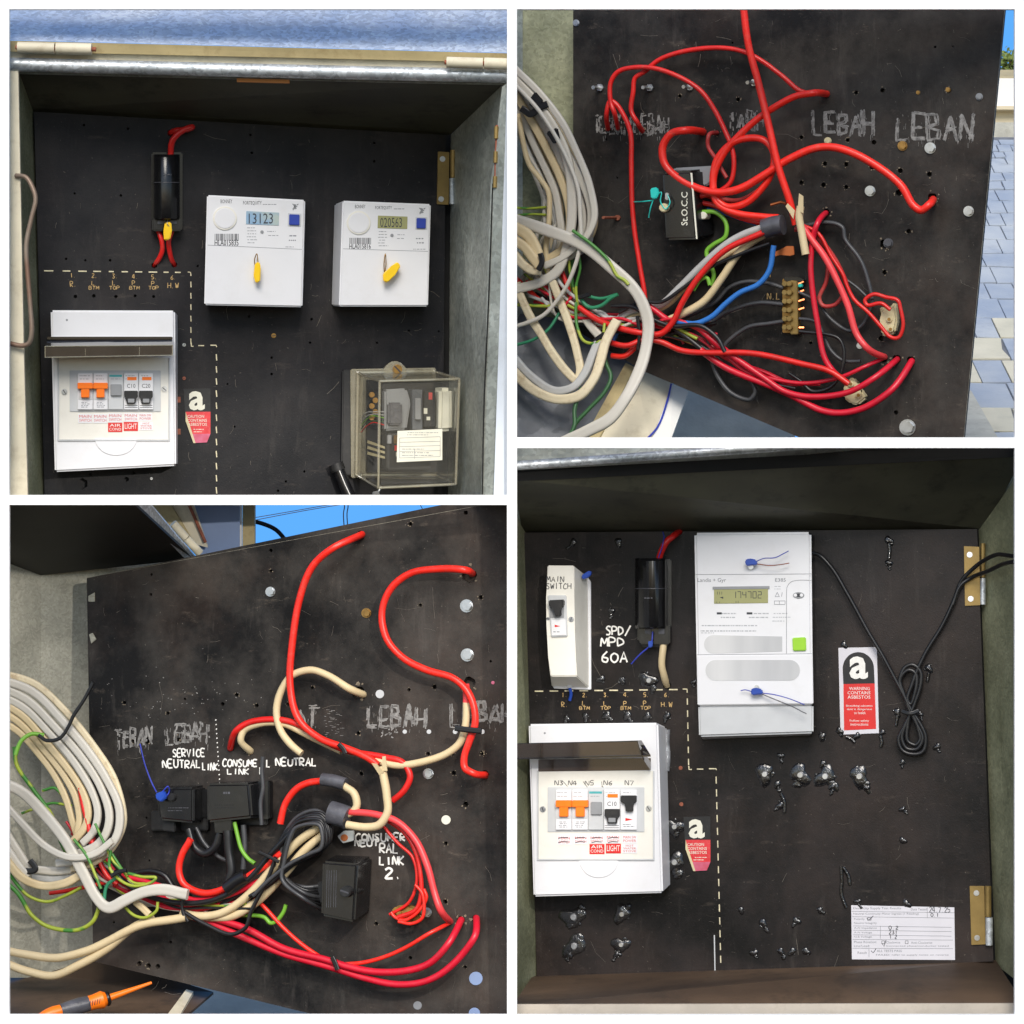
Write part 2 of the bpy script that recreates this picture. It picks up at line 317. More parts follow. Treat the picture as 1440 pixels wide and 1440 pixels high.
def path(bay, pts, h, sub=8, jit=0.25):
    P = []
    for q in pts:
        hh = q[2] if len(q) > 2 else h
        P.append(bay.p(q[0] + random.uniform(-jit, jit), q[1] + random.uniform(-jit, jit), hh))
    return catmull(P, sub)
def wire(bay, pts, r, h=10, m='cable_red', parent=None, label=None, name='cable', cat='cable', group=None, flat=None, n=10, hole='', sub=8, mm=None):
    pts = [tuple(q) for q in pts]
    if 'a' in hole: x, y = pts[0][:2]; pts = [(x, y, -9), (x, y, 2)] + pts[1:]
    if 'b' in hole: x, y = pts[-1][:2]; pts = pts[:-1] + [(x, y, 2), (x, y, -9)]
    bm = bmesh.new(); P = path(bay, pts, h, sub)
    if len(P) > 20:                                 # cables are never perfectly fair: small bends and dents
        u = bay.p(pts[0][0] + 1, pts[0][1]) - bay.p(pts[0][0], pts[0][1]); v = bay.p(pts[0][0], pts[0][1] - 1) - bay.p(pts[0][0], pts[0][1]); f1, f2, f3 = (random.uniform(0, 6) for _ in range(3)); am = min(.42, .15 + r * .06)
        for i in range(2, len(P) - 2):
            P[i] = P[i] + u * am * (math.sin(i * .21 + f1) * .7 + math.sin(i * .47 + f2) * .3) + v * am * (math.sin(i * .24 + f3) * .7 + math.sin(i * .52 + f1) * .3)
    s = (D + P[len(P) // 2].y) / D / 1000
    if flat: sweep(bm, P, r * s, flat * s, bay.n, n=16, groove=0.35)
    else: sweep(bm, P, r * s, n=n)
    return mk(name, bm, m, parent, label, None if parent else cat, group, sharp=60)
# ---- print: vector lettering from the built-in font, fitted to a pixel rectangle
FONTC = {}
def glyphs(s, bold=0):
    k = (s, bold)
    if k not in FONTC:
        cu = bpy.data.curves.new('t', 'FONT'); cu.body = s; cu.size = 1; cu.resolution_u = 2; cu.offset = bold; cu.align_x = 'CENTER'; cu.space_line = 0.9
        o = bpy.data.objects.new('t', cu); me = o.to_mesh()
        FONTC[k] = ([v.co.copy() for v in me.vertices], [list(p.vertices) for p in me.polygons]); o.to_mesh_clear(); bpy.data.objects.remove(o); bpy.data.curves.remove(cu)
    return FONTC[k]
def txt(bm, bay, s, x0, y0, x1, y1, h, bold=0.0, rot=0, mirror=False):
    vs_, fs = glyphs(s, bold)
    if not vs_: return bm
    ax, bx = min(v.x for v in vs_), max(v.x for v in vs_); ay, by = min(v.y for v in vs_), max(v.y for v in vs_)
    out = []
    for v in vs_:
        u = (v.x - ax) / max(1e-6, bx - ax); w = (v.y - ay) / max(1e-6, by - ay)
        if rot == 90: px, py = x0 + (x1 - x0) * w * 1.0, y1 - (y1 - y0) * u; px = x1 - (x1 - x0) * w
        else: px, py = x0 + (x1 - x0) * u, y1 - (y1 - y0) * w
        out.append(bm.verts.new(bay.p(px, py, h)))
    for f in fs:
        try: bm.faces.new([out[i] for i in f])
        except ValueError: pass
    return bm
# ---- hand lettering: strokes
SF = {'A': [[(0, 0), (.5, 1), (1, 0)], [(.2, .38), (.8, .38)]], 'B': [[(0, 0), (0, 1), (.7, .95), (.75, .6), (0, .52), (.85, .4), (.85, .1), (0, 0)]],
 'C': [[(.95, .85), (.5, 1), (.05, .6), (.1, .15), (.55, 0), (.95, .15)]], 'D': [[(0, 0), (0, 1), (.75, .8), (.85, .35), (0, 0)]],
 'E': [[(.9, 1), (0, 1), (0, 0), (.9, 0)], [(0, .5), (.7, .5)]], 'F': [[(.9, 1), (0, 1), (0, 0)], [(0, .5), (.7, .5)]], 'G': [[(.95, .85), (.5, 1), (.05, .6), (.1, .15), (.55, 0), (.95, .2), (.95, .45), (.6, .45)]],
 'H': [[(0, 0), (0, 1)], [(1, 0), (1, 1)], [(0, .5), (1, .5)]], 'I': [[(.5, 0), (.5, 1)]], 'K': [[(0, 0), (0, 1)], [(.9, 1), (0, .45), (.95, 0)]], 'L': [[(0, 1), (0, 0), (.85, 0)]],
 'M': [[(0, 0), (.1, 1), (.5, .35), (.9, 1), (1, 0)]], 'N': [[(0, 0), (.05, 1), (.9, 0), (1, 1)]], 'O': [[(.5, 1), (.05, .75), (.05, .25), (.5, 0), (.95, .25), (.95, .75), (.5, 1)]],
 'P': [[(0, 0), (0, 1), (.8, .9), (.8, .55), (0, .45)]], 'R': [[(0, 0), (0, 1), (.8, .9), (.75, .55), (0, .48), (.9, 0)]], 'S': [[(.9, .9), (.4, 1), (.1, .75), (.8, .35), (.7, .05), (.05, .05)]],
 'T': [[(0, 1), (1, 1)], [(.5, 1), (.5, 0)]], 'U': [[(0, 1), (.05, .15), (.5, 0), (.9, .15), (1, 1)]], 'V': [[(0, 1), (.5, 0), (1, 1)]], 'W': [[(0, 1), (.25, 0), (.5, .7), (.75, 0), (1, 1)]],
 '0': [[(.5, 1), (.05, .75), (.05, .25), (.5, 0), (.95, .25), (.95, .75), (.5, 1)]], '1': [[(.3, .8), (.5, 1), (.5, 0)]], '2': [[(.05, .8), (.5, 1), (.9, .75), (.1, .02), (1, 0)]], '3': [[(.1, .95), (.8, .9), (.4, .55), (.9, .3), (.5, 0), (.05, .1)]],
 '4': [[(.7, 0), (.65, 1), (0, .35), (1, .35)]], '5': [[(.9, 1), (.15, 1), (.1, .55), (.8, .5), (.8, .1), (.05, .02)]], '6': [[(.8, 1), (.15, .5), (.15, .1), (.7, 0), (.85, .35), (.2, .45)]], '7': [[(0, 1), (.95, 1), (.35, 0)]], '9': [[(.8, .6), (.2, .6), (.25, .95), (.8, .95), (.75, 0)]],
 '/': [[(0, -.1), (1, 1.15)]], '.': [[(.3, .05), (.4, .05)]], ':': [[(.4, .15), (.45, .15)], [(.4, .75), (.45, .75)]], ',': [[(.4, .1), (.3, -.1)]], '-': [[(.1, .5), (.9, .5)]]}
def hand(bm, bay, s, x0, y0, x1, y1, h, w=0.9, wob=0.06, dy=0, broken=0.0):
    n = len(s); unit = (x1 - x0) / (n + (n - 1) * 0.28)
    for i, ch in enumerate(s):
        if ch not in SF: continue
        cx = x0 + i * unit * 1.28; lh = (y1 - y0) * random.uniform(1 - wob * 1.5, 1 + wob * 1.5); oy = dy * i / max(1, n - 1) + random.uniform(-wob, wob) * (y1 - y0) * 0.6; k = random.uniform(-.06, .12)
        for st in SF[ch]:
            pts = [(cx + (u + k * v + random.uniform(-wob, wob) * .5) * unit, y1 + oy - v * lh + random.uniform(-wob, wob) * lh * .4) for u, v in st]
            if broken:
                Q = []
                for a, b in zip(pts, pts[1:]):
                    L_ = max(2, int(math.hypot(b[0] - a[0], b[1] - a[1]) / 3.0))
                    Q += [(a[0] + (b[0] - a[0]) * j / L_, a[1] + (b[1] - a[1]) * j / L_) for j in range(L_)]
                Q.append(pts[-1])
                for strand in range(7):
                    ox, oy, seg = random.uniform(-w, w), random.uniform(-w, w), []
                    for q in Q + [None]:
                        if q is None or random.random() < broken * .55:
                            if len(seg) > 1: ribbon(bm, bay, seg, h, w * random.uniform(.2, .6))
                            seg = []
                        else: seg.append((q[0] + ox + random.uniform(-.4, .4), q[1] + oy + random.uniform(-.4, .4)))
            else: ribbon(bm, bay, pts, h, w, sm=len(st) > 3)
    return bm
def ribbon(bm, bay, pts, h, w, sm=False):
    P = [bay.p(x, y, h) for x, y in pts]
    if sm: P = catmull(P, 4)
    s = (D + P[0].y) / D / 1000
    sweep(bm, P, w * s, 0.00025, bay.n, n=6)
def lines(bm, bay, segs, h, w=0.4):
    for x0, y0, x1, y1 in segs: ribbon(bm, bay, [(x0, y0), (x1, y1)], h, w)
    return bm
def fine(bm, bay, x0, y0, x1, y1, h, rows, ht=1.0, dens=0.72):
    """rows of tiny illegible print: short dashes"""
    for r in range(rows):
        y = y0 + (y1 - y0) * (r + 0.5) / rows; x = x0 + random.uniform(0, 2); xe = x0 + (x1 - x0) * random.uniform(.6, 1)
        while x < xe:
            l = random.uniform(1.2, 5)
            blk(bay, rc(x, y - ht / 2, min(xe, x + l), y + ht / 2), h + .15, h, bm=bm); x += l + random.uniform(.6, 1.6)
    return bm
def board(bay, poly, holes, t, thick=11, m='board_front'):
    """panel with its drilled holes really cut into the face"""
    V = [Vector(q) for q in poly]; E = [(i, (i + 1) % len(poly)) for i in range(len(poly))]; cir = []
    for (x, y, r) in holes:
        k = len(V); nn = 12; ring = [(x + r * math.cos(i * 2 * math.pi / nn), y + r * math.sin(i * 2 * math.pi / nn)) for i in range(nn)]
        V += [Vector(q) for q in ring]; E += [(k + i, k + (i + 1) % nn) for i in range(nn)]; cir.append(range(k, k + nn))
    co, ed, fa, ov, oe, of = delaunay_2d_cdt(V, E, [], 1, 1e-5)
    bm = bmesh.new(); vv = [bm.verts.new(bay.p(c.x, c.y, 0)) for c in co]
    def inside(c): return any((c.x - x) ** 2 + (c.y - y) ** 2 < (r * .9) ** 2 for x, y, r in holes)
    for f in fa:
        c = sum((Vector(co[i]) for i in f), Vector((0, 0))) / len(f)
        if not inside(c): bm.faces.new([vv[i] for i in f])
    es = [e for e in bm.edges if len(e.link_faces) == 1]
    r_ = bmesh.ops.extrude_edge_only(bm, edges=es)
    nv = [g for g in r_['geom'] if isinstance(g, bmesh.types.BMVert)]; bmesh.ops.translate(bm, verts=nv, vec=-bay.n * (thick / 1000))
    loose = [v for v in bm.verts if not v.link_faces]; bmesh.ops.delete(bm, geom=loose, context='VERTS')
    prism(bm, [bay.p(x, y, -thick + .02) for x, y in poly], [bay.p(x, y, -thick - 1) for x, y in poly])
    return mk('panel', bm, m, t, sharp=30)
def screw(bay, x, y, r, t, m='zinc', h0=0, kind='round', name='screw'):
    bm = cyl(bay, x, y, r, h0 + r * .45, h0, 14, bev=r * .22)
    if kind == 'hex':
        cyl(bay, x, y, r * 1.15, h0 + 1.0, h0 - .5, 16, bm=bm); blk(bay, ngon(x, y, r * .85, 6, a0=random.random()), h0 + r * .9, h0 + .5, bev=.3, bm=bm)
    o = mk(name, bm, m, t)
    if kind == 'slot':
        a = random.uniform(0, 3); c, s = math.cos(a) * r * .75, math.sin(a) * r * .75; k = r * .12
        mk('slot', blk(bay, [(x - c + s * .16, y - s - c * .16), (x + c + s * .16, y + s - c * .16), (x + c - s * .16, y + s + c * .16), (x - c - s * .16, y - s + c * .16)], h0 + r * .45 + .15, h0 + r * .3), 'dark_ink', o)
    return o

def weather(bay, t, box, n, holes=()):
    """scratches, and crumbs broken out round the drilled holes"""
    x0, y0, x1, y1 = box; bm = bmesh.new()
    for i in range(n // 2):
        x, y = random.uniform(x0, x1), random.uniform(y0, y1); a = random.choice((random.gauss(1.57, .25), random.gauss(0, .2), random.uniform(0, 3.14))); L = random.expovariate(1 / 9) + 2; c = random.uniform(-.3, .3)
        ribbon(bm, bay, [(x, y), (x + L * math.cos(a) * .5, y + L * math.sin(a) * .5), (x + L * math.cos(a + c), y + L * math.sin(a + c))], .12, random.uniform(.1, .32))
    o = mk('scratches', bm, 'scratch_ink', t); o['kind'] = 'stuff'
    if holes:
        bm = bmesh.new()
        for x, y, r in holes:
            if r < 2.3 or random.random() < .2: continue
            for k in range(random.randint(3, 8)):
                a = random.uniform(0, 6.28); d = r * random.uniform(1.0, 1.45); s = r * random.uniform(.12, .4); cx, cy = x + d * math.cos(a), y + d * math.sin(a)
                blk(bay, [(cx + s * random.uniform(.5, 1.2) * math.cos(j * 1.26), cy + s * random.uniform(.5, 1.2) * math.sin(j * 1.26)) for j in range(5)], .5, 0, bm=bm)
        o = mk('drill_crumbs', bm, 'chip', t); o['kind'] = 'stuff'
# ================================================================ the setting
# white display frame with four openings
bm = bmesh.new()
def fbar(x0, y0, x1, y1): prism(bm, [W(x0, y0, 0), W(x1, y0, 0), W(x1, y1, 0), W(x0, y1, 0)], [W(x0, y0, 0) + Vector((0, .008, 0)), W(x1, y0, 0) + Vector((0, .008, 0)), W(x1, y1, 0) + Vector((0, .008, 0)), W(x0, y1, 0) + Vector((0, .008, 0))])
fbar(-60, -60, 13, 1500); fbar(1427, -60, 1500, 1500); fbar(713, -60, 727, 1500)
fbar(13, -60, 713, 13); fbar(727, -60, 1427, 13); fbar(13, 1427, 713, 1500); fbar(727, 1427, 1427, 1500)
fbar(13, 696, 713, 710); fbar(727, 615, 1427, 630)
prism(bm, [Vector((-.0002, .0085, -.8)), Vector((.0002, .0085, -.8)), Vector((.0002, .0085, .8)), Vector((-.0002, .0085, .8))], [Vector((-.0002, .42, -.8)), Vector((.0002, .42, -.8)), Vector((.0002, .42, .8)), Vector((-.0002, .42, .8))])
mk('display_frame', bm, 'frame_white', kind='structure')
# sky far behind the open boards
bm = bmesh.new(); bm.faces.new([bm.verts.new(v) for v in (Vector((-8, 9, -.6)), Vector((8, 9, -.6)), Vector((8, 9, 7)), Vector((-8, 9, 7)))])
mk('sky', bm, 'sky_blue', kind='structure')
LIM[:] = [-200, 719.5, -200, 703]

def rod(a, b, r, m, parent, name, n=14, bm=None):
    own = bm is None; bm = bm or bmesh.new(); sweep(bm, [a, a.lerp(b, .5), b], r, n=n)
    return mk(name, bm, m, parent) if own else bm
def wall(pts, m, parent, name, vec=(0, .004, 0)): return mk(name, slab(pts, vec), m, parent)

# ================================================================ upper left: closed board with two old meters
b = TL
t = thing('switchboard_panel', 'black drilled panel carrying two small white meters, upper left', 'panel', b.p(340, 690))
H = [(118, 176, 2), (180, 181, 2), (352, 190, 2), (354, 215, 2), (526, 201, 2), (526, 227, 2), (105, 272, 1.8), (170, 275, 2), (93, 364, 2), (120, 366, 1.8), (155, 366, 2), (278, 374, 1.8),
     (106, 417, 2.8), (132, 416, 2.8), (163, 417, 2.5), (190, 416, 2.3), (216, 417, 2.3), (438, 449, 2), (436, 482, 1.9), (382, 503, 2), (382, 526, 2), (575, 465, 1.6), (530, 482, 1.8), (617, 466, 1.5),
     (428, 663, 1.8), (402, 677, 1.8), (127, 667, 1.8), (178, 674, 3.6), (116, 680, 8), (188, 665, 2.5), (350, 445, 2), (691 - 300, 690, 2), (217, 373, 4.5), (245, 372, 4.5), (240, 187, 5), (320, 540, 1.5), (330, 600, 1.6)]
board(b, [(48, 157), (627, 190), (622, 720), (63, 720)], H, t); weather(b, t, (70, 185, 615, 695), 170)
bm = bmesh.new()
for x0, x1 in ((62, 75), (88, 99), (110, 122), (131, 142), (153, 160), (171, 180), (190, 200), (209, 221), (230, 237), (246, 254)): ribbon(bm, b, [(x0, 380 + x0 * .012), (x1, 380 + x1 * .012)], .3, 1.0)
ribbon(bm, b, [(264, 382.5), (268, 383), (268.5, 388)], .3, .8)
for y in range(396, 480, 16): ribbon(bm, b, [(268.3, y), (268.6, y + 8)], .3, .8)
for s in ([(269, 482), (269, 487), (272, 487)], [(279, 486), (287, 486)], [(296, 485.5), (304, 485.5), (304.5, 488)]): ribbon(bm, b, s, .3, .9)
for y in range(498, 692, 17): ribbon(bm, b, [(304, y), (304.8, y + 9)], .3, .9)
mk('dashed_line', bm, 'cream_ink', t)
bm = bmesh.new()
for i, (x, n1, n2, n3) in enumerate(((102, '1.', 'R.', ''), (132, '2.', 'L', 'BTM'), (161, '3.', 'L', 'TOP'), (189, '4.', 'P', 'BTM'), (216, '5.', 'P', 'TOP'), (243, '6.', 'H.W', ''))):
    hand(bm, b, n1, x - 3, 384 + i * .6, x + 5, 390 + i * .6, .3, .5)
    if n3: hand(bm, b, n2, x - 3, 395, x + 1, 401, .3, .5); hand(bm, b, n3, x - 7, 402.5, x + 7, 407, .3, .45)
    else: hand(bm, b, n2, x - 3 - 4 * (len(n2) > 2), 396 + i * .4, x + 6 + 2 * (len(n2) > 2), 403 + i * .4, .3, .55)
mk('circuit_lettering', bm, 'gold_ink', t)
for x, y, r, m_ in ((385, 472, 3.6, 'old_brass'), (259, 485, 2.6, 'zinc'), (259, 532, 2.6, 'rust'), (213, 673, 2, 'zinc')): screw(b, x, y, r, t, m_, kind='slot')
for y in (562, 607): mk('rust_patch', blk(b, rc(247, y - 4, 254, y + 4), .5), 'rust', t)
# metal box round the panel
t = thing('metal_meter_box', 'galvanised meter box with raised lid around the two-meter panel', 'meter box', W(340, 700, .1))
Y0 = 0.035
mk('back_plate', blk(b, [(18, 110), (706, 110), (706, 703), (18, 703)], -22, -26), 'black_gap', t)
BOX = t
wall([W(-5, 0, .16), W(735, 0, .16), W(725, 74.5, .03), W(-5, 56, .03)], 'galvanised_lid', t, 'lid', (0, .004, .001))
wall([W(-5, 56.5, .028), W(725, 75, .028), W(725, 88, .033), W(-5, 72, .033)], 'tan_paint', t, 'lid_lip')
wall([W(-5, 72.5, .04), W(725, 88, .04), W(725, 100, .043), W(-5, 83, .043)], 'cream_paint', t, 'top_flange')
bm = bmesh.new(); sweep(bm, catmull([W(-5, 90, Y0), W(350, 99, Y0), W(725, 107, Y0)], 6), .0098, n=18); mk('rim', bm, 'galvanised_rim', t)
bm = bmesh.new(); sweep(bm, [W(-5, 99.5, .05), W(350, 108, .05), W(725, 116, .05)], .004, n=10); mk('rim_fold', bm, 'galvanised', t)
wall([W(8, 97, .045), W(712, 116, .045), b.p(632, 190, -12), b.p(44, 157, -12)], 'dark_olive_metal', t, 'ceiling', (0, 0, .003))
wall([W(25, 97, .045), b.p(47, 157, -14), b.p(62, 730, -14), W(38, 730, .045)], 'galvanised_dull', t, 'side_wall', (-.003, 0, 0))
wall([W(710, 116, .042), b.p(634, 189, -12), b.p(630, 730, -12), W(682, 730, .042)], 'galvanised', t, 'side_wall', (.003, 0, 0))
wall([W(706, 122, .034), W(690, 260, .036), W(676, 730, .036), W(700, 730, .02), W(712, 118, .02)], 'galvanised', t, 'jamb', (.002, .003, 0))
wall([W(713, 112, .018), W(703, 430, .018), W(694, 730, .018), W(735, 730, .018), W(735, 112, .018)], 'pale_blue_paint', t, 'outer_skin', (0, .003, 0))
bm = bmesh.new(); sweep(bm, catmull([W(693, 258, .0335), W(688, 400, .0335), W(681, 560, .0335), W(678, 730, .0335)], 5), .0011, n=6); mk('door_gap', bm, 'black_gap', t)
wall([W(-5, 88, .032), W(25.5, 98, .032), W(33, 480, .032), W(39, 730, .032), W(-5, 730, .032)], 'cream_paint', t, 'door_edge', (0, .008, 0))
wall([W(333, 110, .04), W(407, 112, .04), W(407, 117, .042), W(333, 115, .042)], 'wood', t, 'timber_strip', (0, .006, 0))
for (xs, yy) in (([25, 77, 79, 129], 68), ([628, 679, 681, 735], 89)):
    hg = mk('hinge', sweep(bmesh.new(), [W(xs[0], yy - 1.5, .018), W(xs[1], yy, .018)], .0078, n=18), 'cream_paint', t)
    mk('knuckle', sweep(bmesh.new(), [W(xs[2], yy, .018), W(xs[3], yy + 1.2, .018)], .0082, n=18), 'cream_paint', hg)
    mk('pin', sweep(bmesh.new(), [W(xs[0] - 3, yy - 1.5, .018), W(xs[3] + 6, yy + 1.4, .018)], .0032, n=10), 'rust', hg)
# brass hinges of the panel
def brass_hinge(bay, leaf, kn, sleeve, scr, box):
    o = mk('panel_hinge', blk(bay, leaf, 3.2, 0, .4), 'brass', box)
    x0, y0, x1, y1 = kn; P0, P1 = bay.p((x0 + x1) / 2, y0, 6), bay.p((x0 + x1) / 2, y1, 6)
    mk('knuckle', sweep(bmesh.new(), [P0, P1], (x1 - x0) / 2000 * 1.06, n=16), 'brass', o)
    x0, y0, x1, y1 = sleeve; P0, P1 = bay.p((x0 + x1) / 2, y0, 4), bay.p((x0 + x1) / 2, y1, 4)
    mk('sleeve', sweep(bmesh.new(), [P0, P1], (x1 - x0) / 2000 * 1.06, n=16), 'galvanised_rim', o)
    for x, y in scr: screw(bay, x, y, 4.2, o, 'zinc', 3.2)
brass_hinge(b, [(616, 213), (632, 214), (631, 288), (614.5, 287)], (633, 211, 642, 250), (632, 251, 640.5, 287), [(622.5, 223.5), (620.5, 280)], BOX)
for y0, y1 in ((178, 195), (213, 229), (248, 264)): mk('door_hinge', sweep(bmesh.new(), [W(698 - (y0 - 178) * .025, y0, .03), W(698 - (y1 - 178) * .025, y1, .03)], .0032, n=12), 'brass', BOX)
mk('door_hinge_pin', sweep(bmesh.new(), [W(698.5, 176, .032), W(696, 264, .032)], .0018, n=8), 'rust', BOX)
# bent handle rod
bm = bmesh.new(); sweep(bm, catmull([W(22, 247, .03), W(36, 249, .024), W(45, 262, .02), W(50, 280, .018), W(44, 308, .018), W(37, 345, .018), W(39, 385, .018), W(43, 435, .018), W(44.5, 468, .018), W(41, 482, .02), W(32, 486, .022), W(10, 482, .026)], 6), .0034, n=12)
mk('handle_rod', bm, 'rusty_rod', None, 'bent rusty metal rod handle on the cream door edge', 'handle')
# fuse holder
def fuse(bay, base, body, clip, label, base_h=8, body_h=40, txtbox=None):
    o = thing('fuse_holder', label, 'fuse holder', bay.p(base[0], base[3]))
    x0, y0, x1, y1 = base; mk('base', blk(bay, rc(*base), base_h, 0, 2), 'black_plastic', o)
    x0, y0, x1, y1 = body; bm = bmesh.new(); n = 18; w = x1 - x0
    prof = [(x0 + w * (.5 - .5 * math.cos(math.pi * i / n)), base_h + (body_h - base_h) * math.sin(math.pi * i / n) ** .85) for i in range(n + 1)]
    rows = [(y0, .8), (y0 + 1.5, .93), (y0 + 4, 1), (y1 - 5, 1), (y1 - 1.5, .95), (y1, .85)]
    V = [[bm.verts.new(bay.p(px, yy, base_h + (h - base_h) * f)) for px, h in prof] for yy, f in rows]
    for r0, r1 in zip(V, V[1:]):
        for i in range(n): bm.faces.new((r0[i], r0[i + 1], r1[i + 1], r1[i]))
    bm.faces.new(V[0][::-1]); bm.faces.new(V[-1])
    c = mk('cartridge', bm, 'black_plastic', o, sharp=40)
    sy = y0 + (y1 - y0) * .43; bm = bmesh.new(); sweep(bm, [bay.p(px, sy, h + .3) for px, h in prof], .0006, n=6); mk('seam', bm, 'tape_grey', o)
    x0, y0, x1, y1 = clip
    k = mk('terminal_cover', blk(bay, rc(x0, y0, x1, y1), base_h + 14, base_h - 2, 2), 'black_plastic', o)
    for xx in (x0 + (x1 - x0) * .18, x0 + (x1 - x0) * .62): mk('clip', blk(bay, rc(xx, y0 + 3, xx + (x1 - x0) * .2, y0 + (y1 - y0) * .45), base_h + 17, base_h + 12, .8), 'tape_grey', k)
    if txtbox: mk('moulded_mark', fine(bmesh.new(), bay, *txtbox, body_h + .2, 1, 1.6), 'tape_grey', o)
    return o
f = fuse(b, (213, 214, 257, 323), (216, 217, 253, 309), (214, 307, 256, 325), 'black cartridge fuse holder above the two short red tails', txtbox=(229, 243, 246, 248))
mk('seal', blk(b, [(232, 313), (241, 312), (242, 326), (239, 337), (231, 338), (230, 326)], 34, 27, 1.5), 'yellow_plastic', f)
wire(b, [(236, 309, 30), (235, 314, 36), (238, 318, 34)], .6, 30, 'zinc', f, name='seal_wire', n=6)
wire(b, [(240, 219, 14), (241, 205, 18), (246, 193, 22), (257, 184, 24), (270, 178.5, 22), (265, 181, 12), (250, 184, 5), (241, 186, -3), (239, 187, -10)], 4.4, m='cable_red', label='red cable hooked into the panel above the fuse holder')
wire(b, [(222, 322, 8), (227, 338, 12), (228, 352, 10), (222, 366, 3), (216, 373, -9)], 3.5, m='cable_red', label='left of two short red tails under the black fuse holder', group='red tails below the fuse')
wire(b, [(243, 322, 8), (238, 338, 12), (238, 352, 10), (241, 364, 3), (246, 373, -9)], 3.5, m='cable_red', label='right of two short red tails under the black fuse holder', group='red tails below the fuse')
# two small meters
def small_meter(label, f, back, sx, sy, lcd, serial, digits, tilt):
    o = thing('electricity_meter', label, 'meter', b.p(*f[3])); Hh = 52
    mk('case', blk(b, f, Hh, 0, 2.2, back=back, seg=3), 'white_plastic', o)
    def P(u, v):                                       # u,v in 0..1 on the front face
        a = Vector(f[0]).lerp(Vector(f[1]), u); c = Vector(f[3]).lerp(Vector(f[2]), u); return a.lerp(c, v)
    def q(u0, v0, u1, v1): return [tuple(P(u0, v0)), tuple(P(u1, v0)), tuple(P(u1, v1)), tuple(P(u0, v1))]
    c = P(.19, .205); mk('optical_port', cyl(b, c.x, c.y, 17, Hh + 1.6, Hh - 1, 32, bev=.8), 'warm_plastic', o); mk('port_disc', cyl(b, c.x, c.y, 14.5, Hh + 2.4, Hh, 32, bev=.6), 'white_plastic', o)
    l = mk('display', blk(b, q(.405, .13, .74, .25), Hh + .8, Hh - 2, .3), lcd, o)
    a, e = P(.43, .15), P(.68, .235); bm = bmesh.new(); txt(bm, b, digits, a.x, a.y, e.x, e.y, Hh + .95); mk('digits', bm, 'dark_ink', l)
    k = mk('button', blk(b, q(.845, .14, .95, .24), Hh + 3, Hh - 1, .8), 'blue_button', o)
    mk('button_rim', blk(b, q(.83, .13, .965, .252), Hh + .6, Hh - 1, .3), 'grey_plastic', k)
    c = P(.57, .315); mk('lens', cyl(b, c.x, c.y, 2.3, Hh + .8, Hh, 14), 'mid_grey', o)
    mk('seam', lines(bmesh.new(), b, [(*P(.02, .455), *P(.98, .462))], Hh + .05, .35), 'grey_ink', o)
    bm = bmesh.new(); x = P(.09, .35); xe = P(.34, .41); n = 0; px = x.x
    while px < xe.x:
        w = random.choice((.5, .8, 1.2)); blk(b, rc(px, x.y, px + w, xe.y - 1), Hh + .15, Hh, bm=bm); px += w + random.choice((.5, .7, 1.1))
    mk('barcode', bm, 'dark_ink', o)
    a, e = P(.09, .405), P(.335, .45); bm = bmesh.new(); txt(bm, b, serial, a.x, a.y, e.x, e.y, Hh + .15, .01)
    mk('serial_lettering', bm, 'dark_ink', o)
    bm = bmesh.new(); a, e = P(.14, .035), P(.26, .065); txt(bm, b, 'BONNEY', a.x, a.y, e.x, e.y, Hh + .15, 0)
    a, e = P(.37, .04), P(.56, .07); txt(bm, b, 'FORTEQUITY', a.x, a.y, e.x, e.y, Hh + .15, 0); mk('maker_lettering', bm, 'dark_ink', o)
    bm = bmesh.new(); a, e = P(.57, .045), P(.77, .07); fine(bm, b, a.x, a.y, e.x, e.y, Hh, 1, .9)
    a, e = P(.41, .27), P(.54, .43); fine(bm, b, a.x, a.y, e.x, e.y, Hh, 6, .8)
    a, e = P(.62, .29), P(.76, .36); fine(bm, b, a.x, a.y, e.x, e.y, Hh, 2, .8)
    a, e = P(.84, .32), P(.95, .4); fine(bm, b, a.x, a.y, e.x, e.y, Hh, 2, 1.6); a, e = P(.8, .435), P(.96, .45); fine(bm, b, a.x, a.y, e.x, e.y, Hh, 1, .8); mk('rating_print', bm, 'grey_ink', o)
    bm = bmesh.new(); c = P(.9, .07)                    # bird emblem
    for s in ([(-5, -5), (1, -4), (4, 0), (0, 1)], [(-1, -2), (3, 3), (-2, 4), (-3, 6), (-4, 3)], [(2, -4), (6, -5), (4, -2)]): blk(b, [(c.x + x * .9, c.y + y * .9) for x, y in s], Hh + .15, Hh, bm=bm)
    mk('emblem', bm, 'mid_grey', o)
    return o, P, Hh
o, P, Hh = small_meter('small white meter with bluish display, next to the fuse holder', [(291, 274), (429, 281), (425, 432), (287, 429)], [(294, 279), (430, 284), (426, 430), (291, 428)], 0, 0, 'lcd_blue', 'HLA015835', '13123', 0)
mk('seal', blk(b, [(359, 370), (365, 368), (367, 376), (366, 396), (360, 398), (357, 388)], Hh + 14, Hh + 7, 1.5), 'yellow_plastic', o)
wire(b, [(361, 384, Hh + 2), (358, 365, Hh + 8), (361, 357, Hh + 8), (363, 370, Hh + 10)], .7, 0, 'old_brass', o, name='seal_wire', n=6)
o, P, Hh = small_meter('small white meter with olive display, near the brass hinge', [(482, 282), (606, 287), (602, 431), (477, 431)], [(470, 287), (600, 288), (596, 430), (466, 430)], 0, 0, 'lcd_olive', 'HLA015816', '020563', 1)
mk('seal', blk(b, [(539, 385), (551, 374), (559, 368), (564, 374), (556, 386), (546, 397), (540, 396)], Hh + 16, Hh + 8, 1.5), 'yellow_plastic', o)
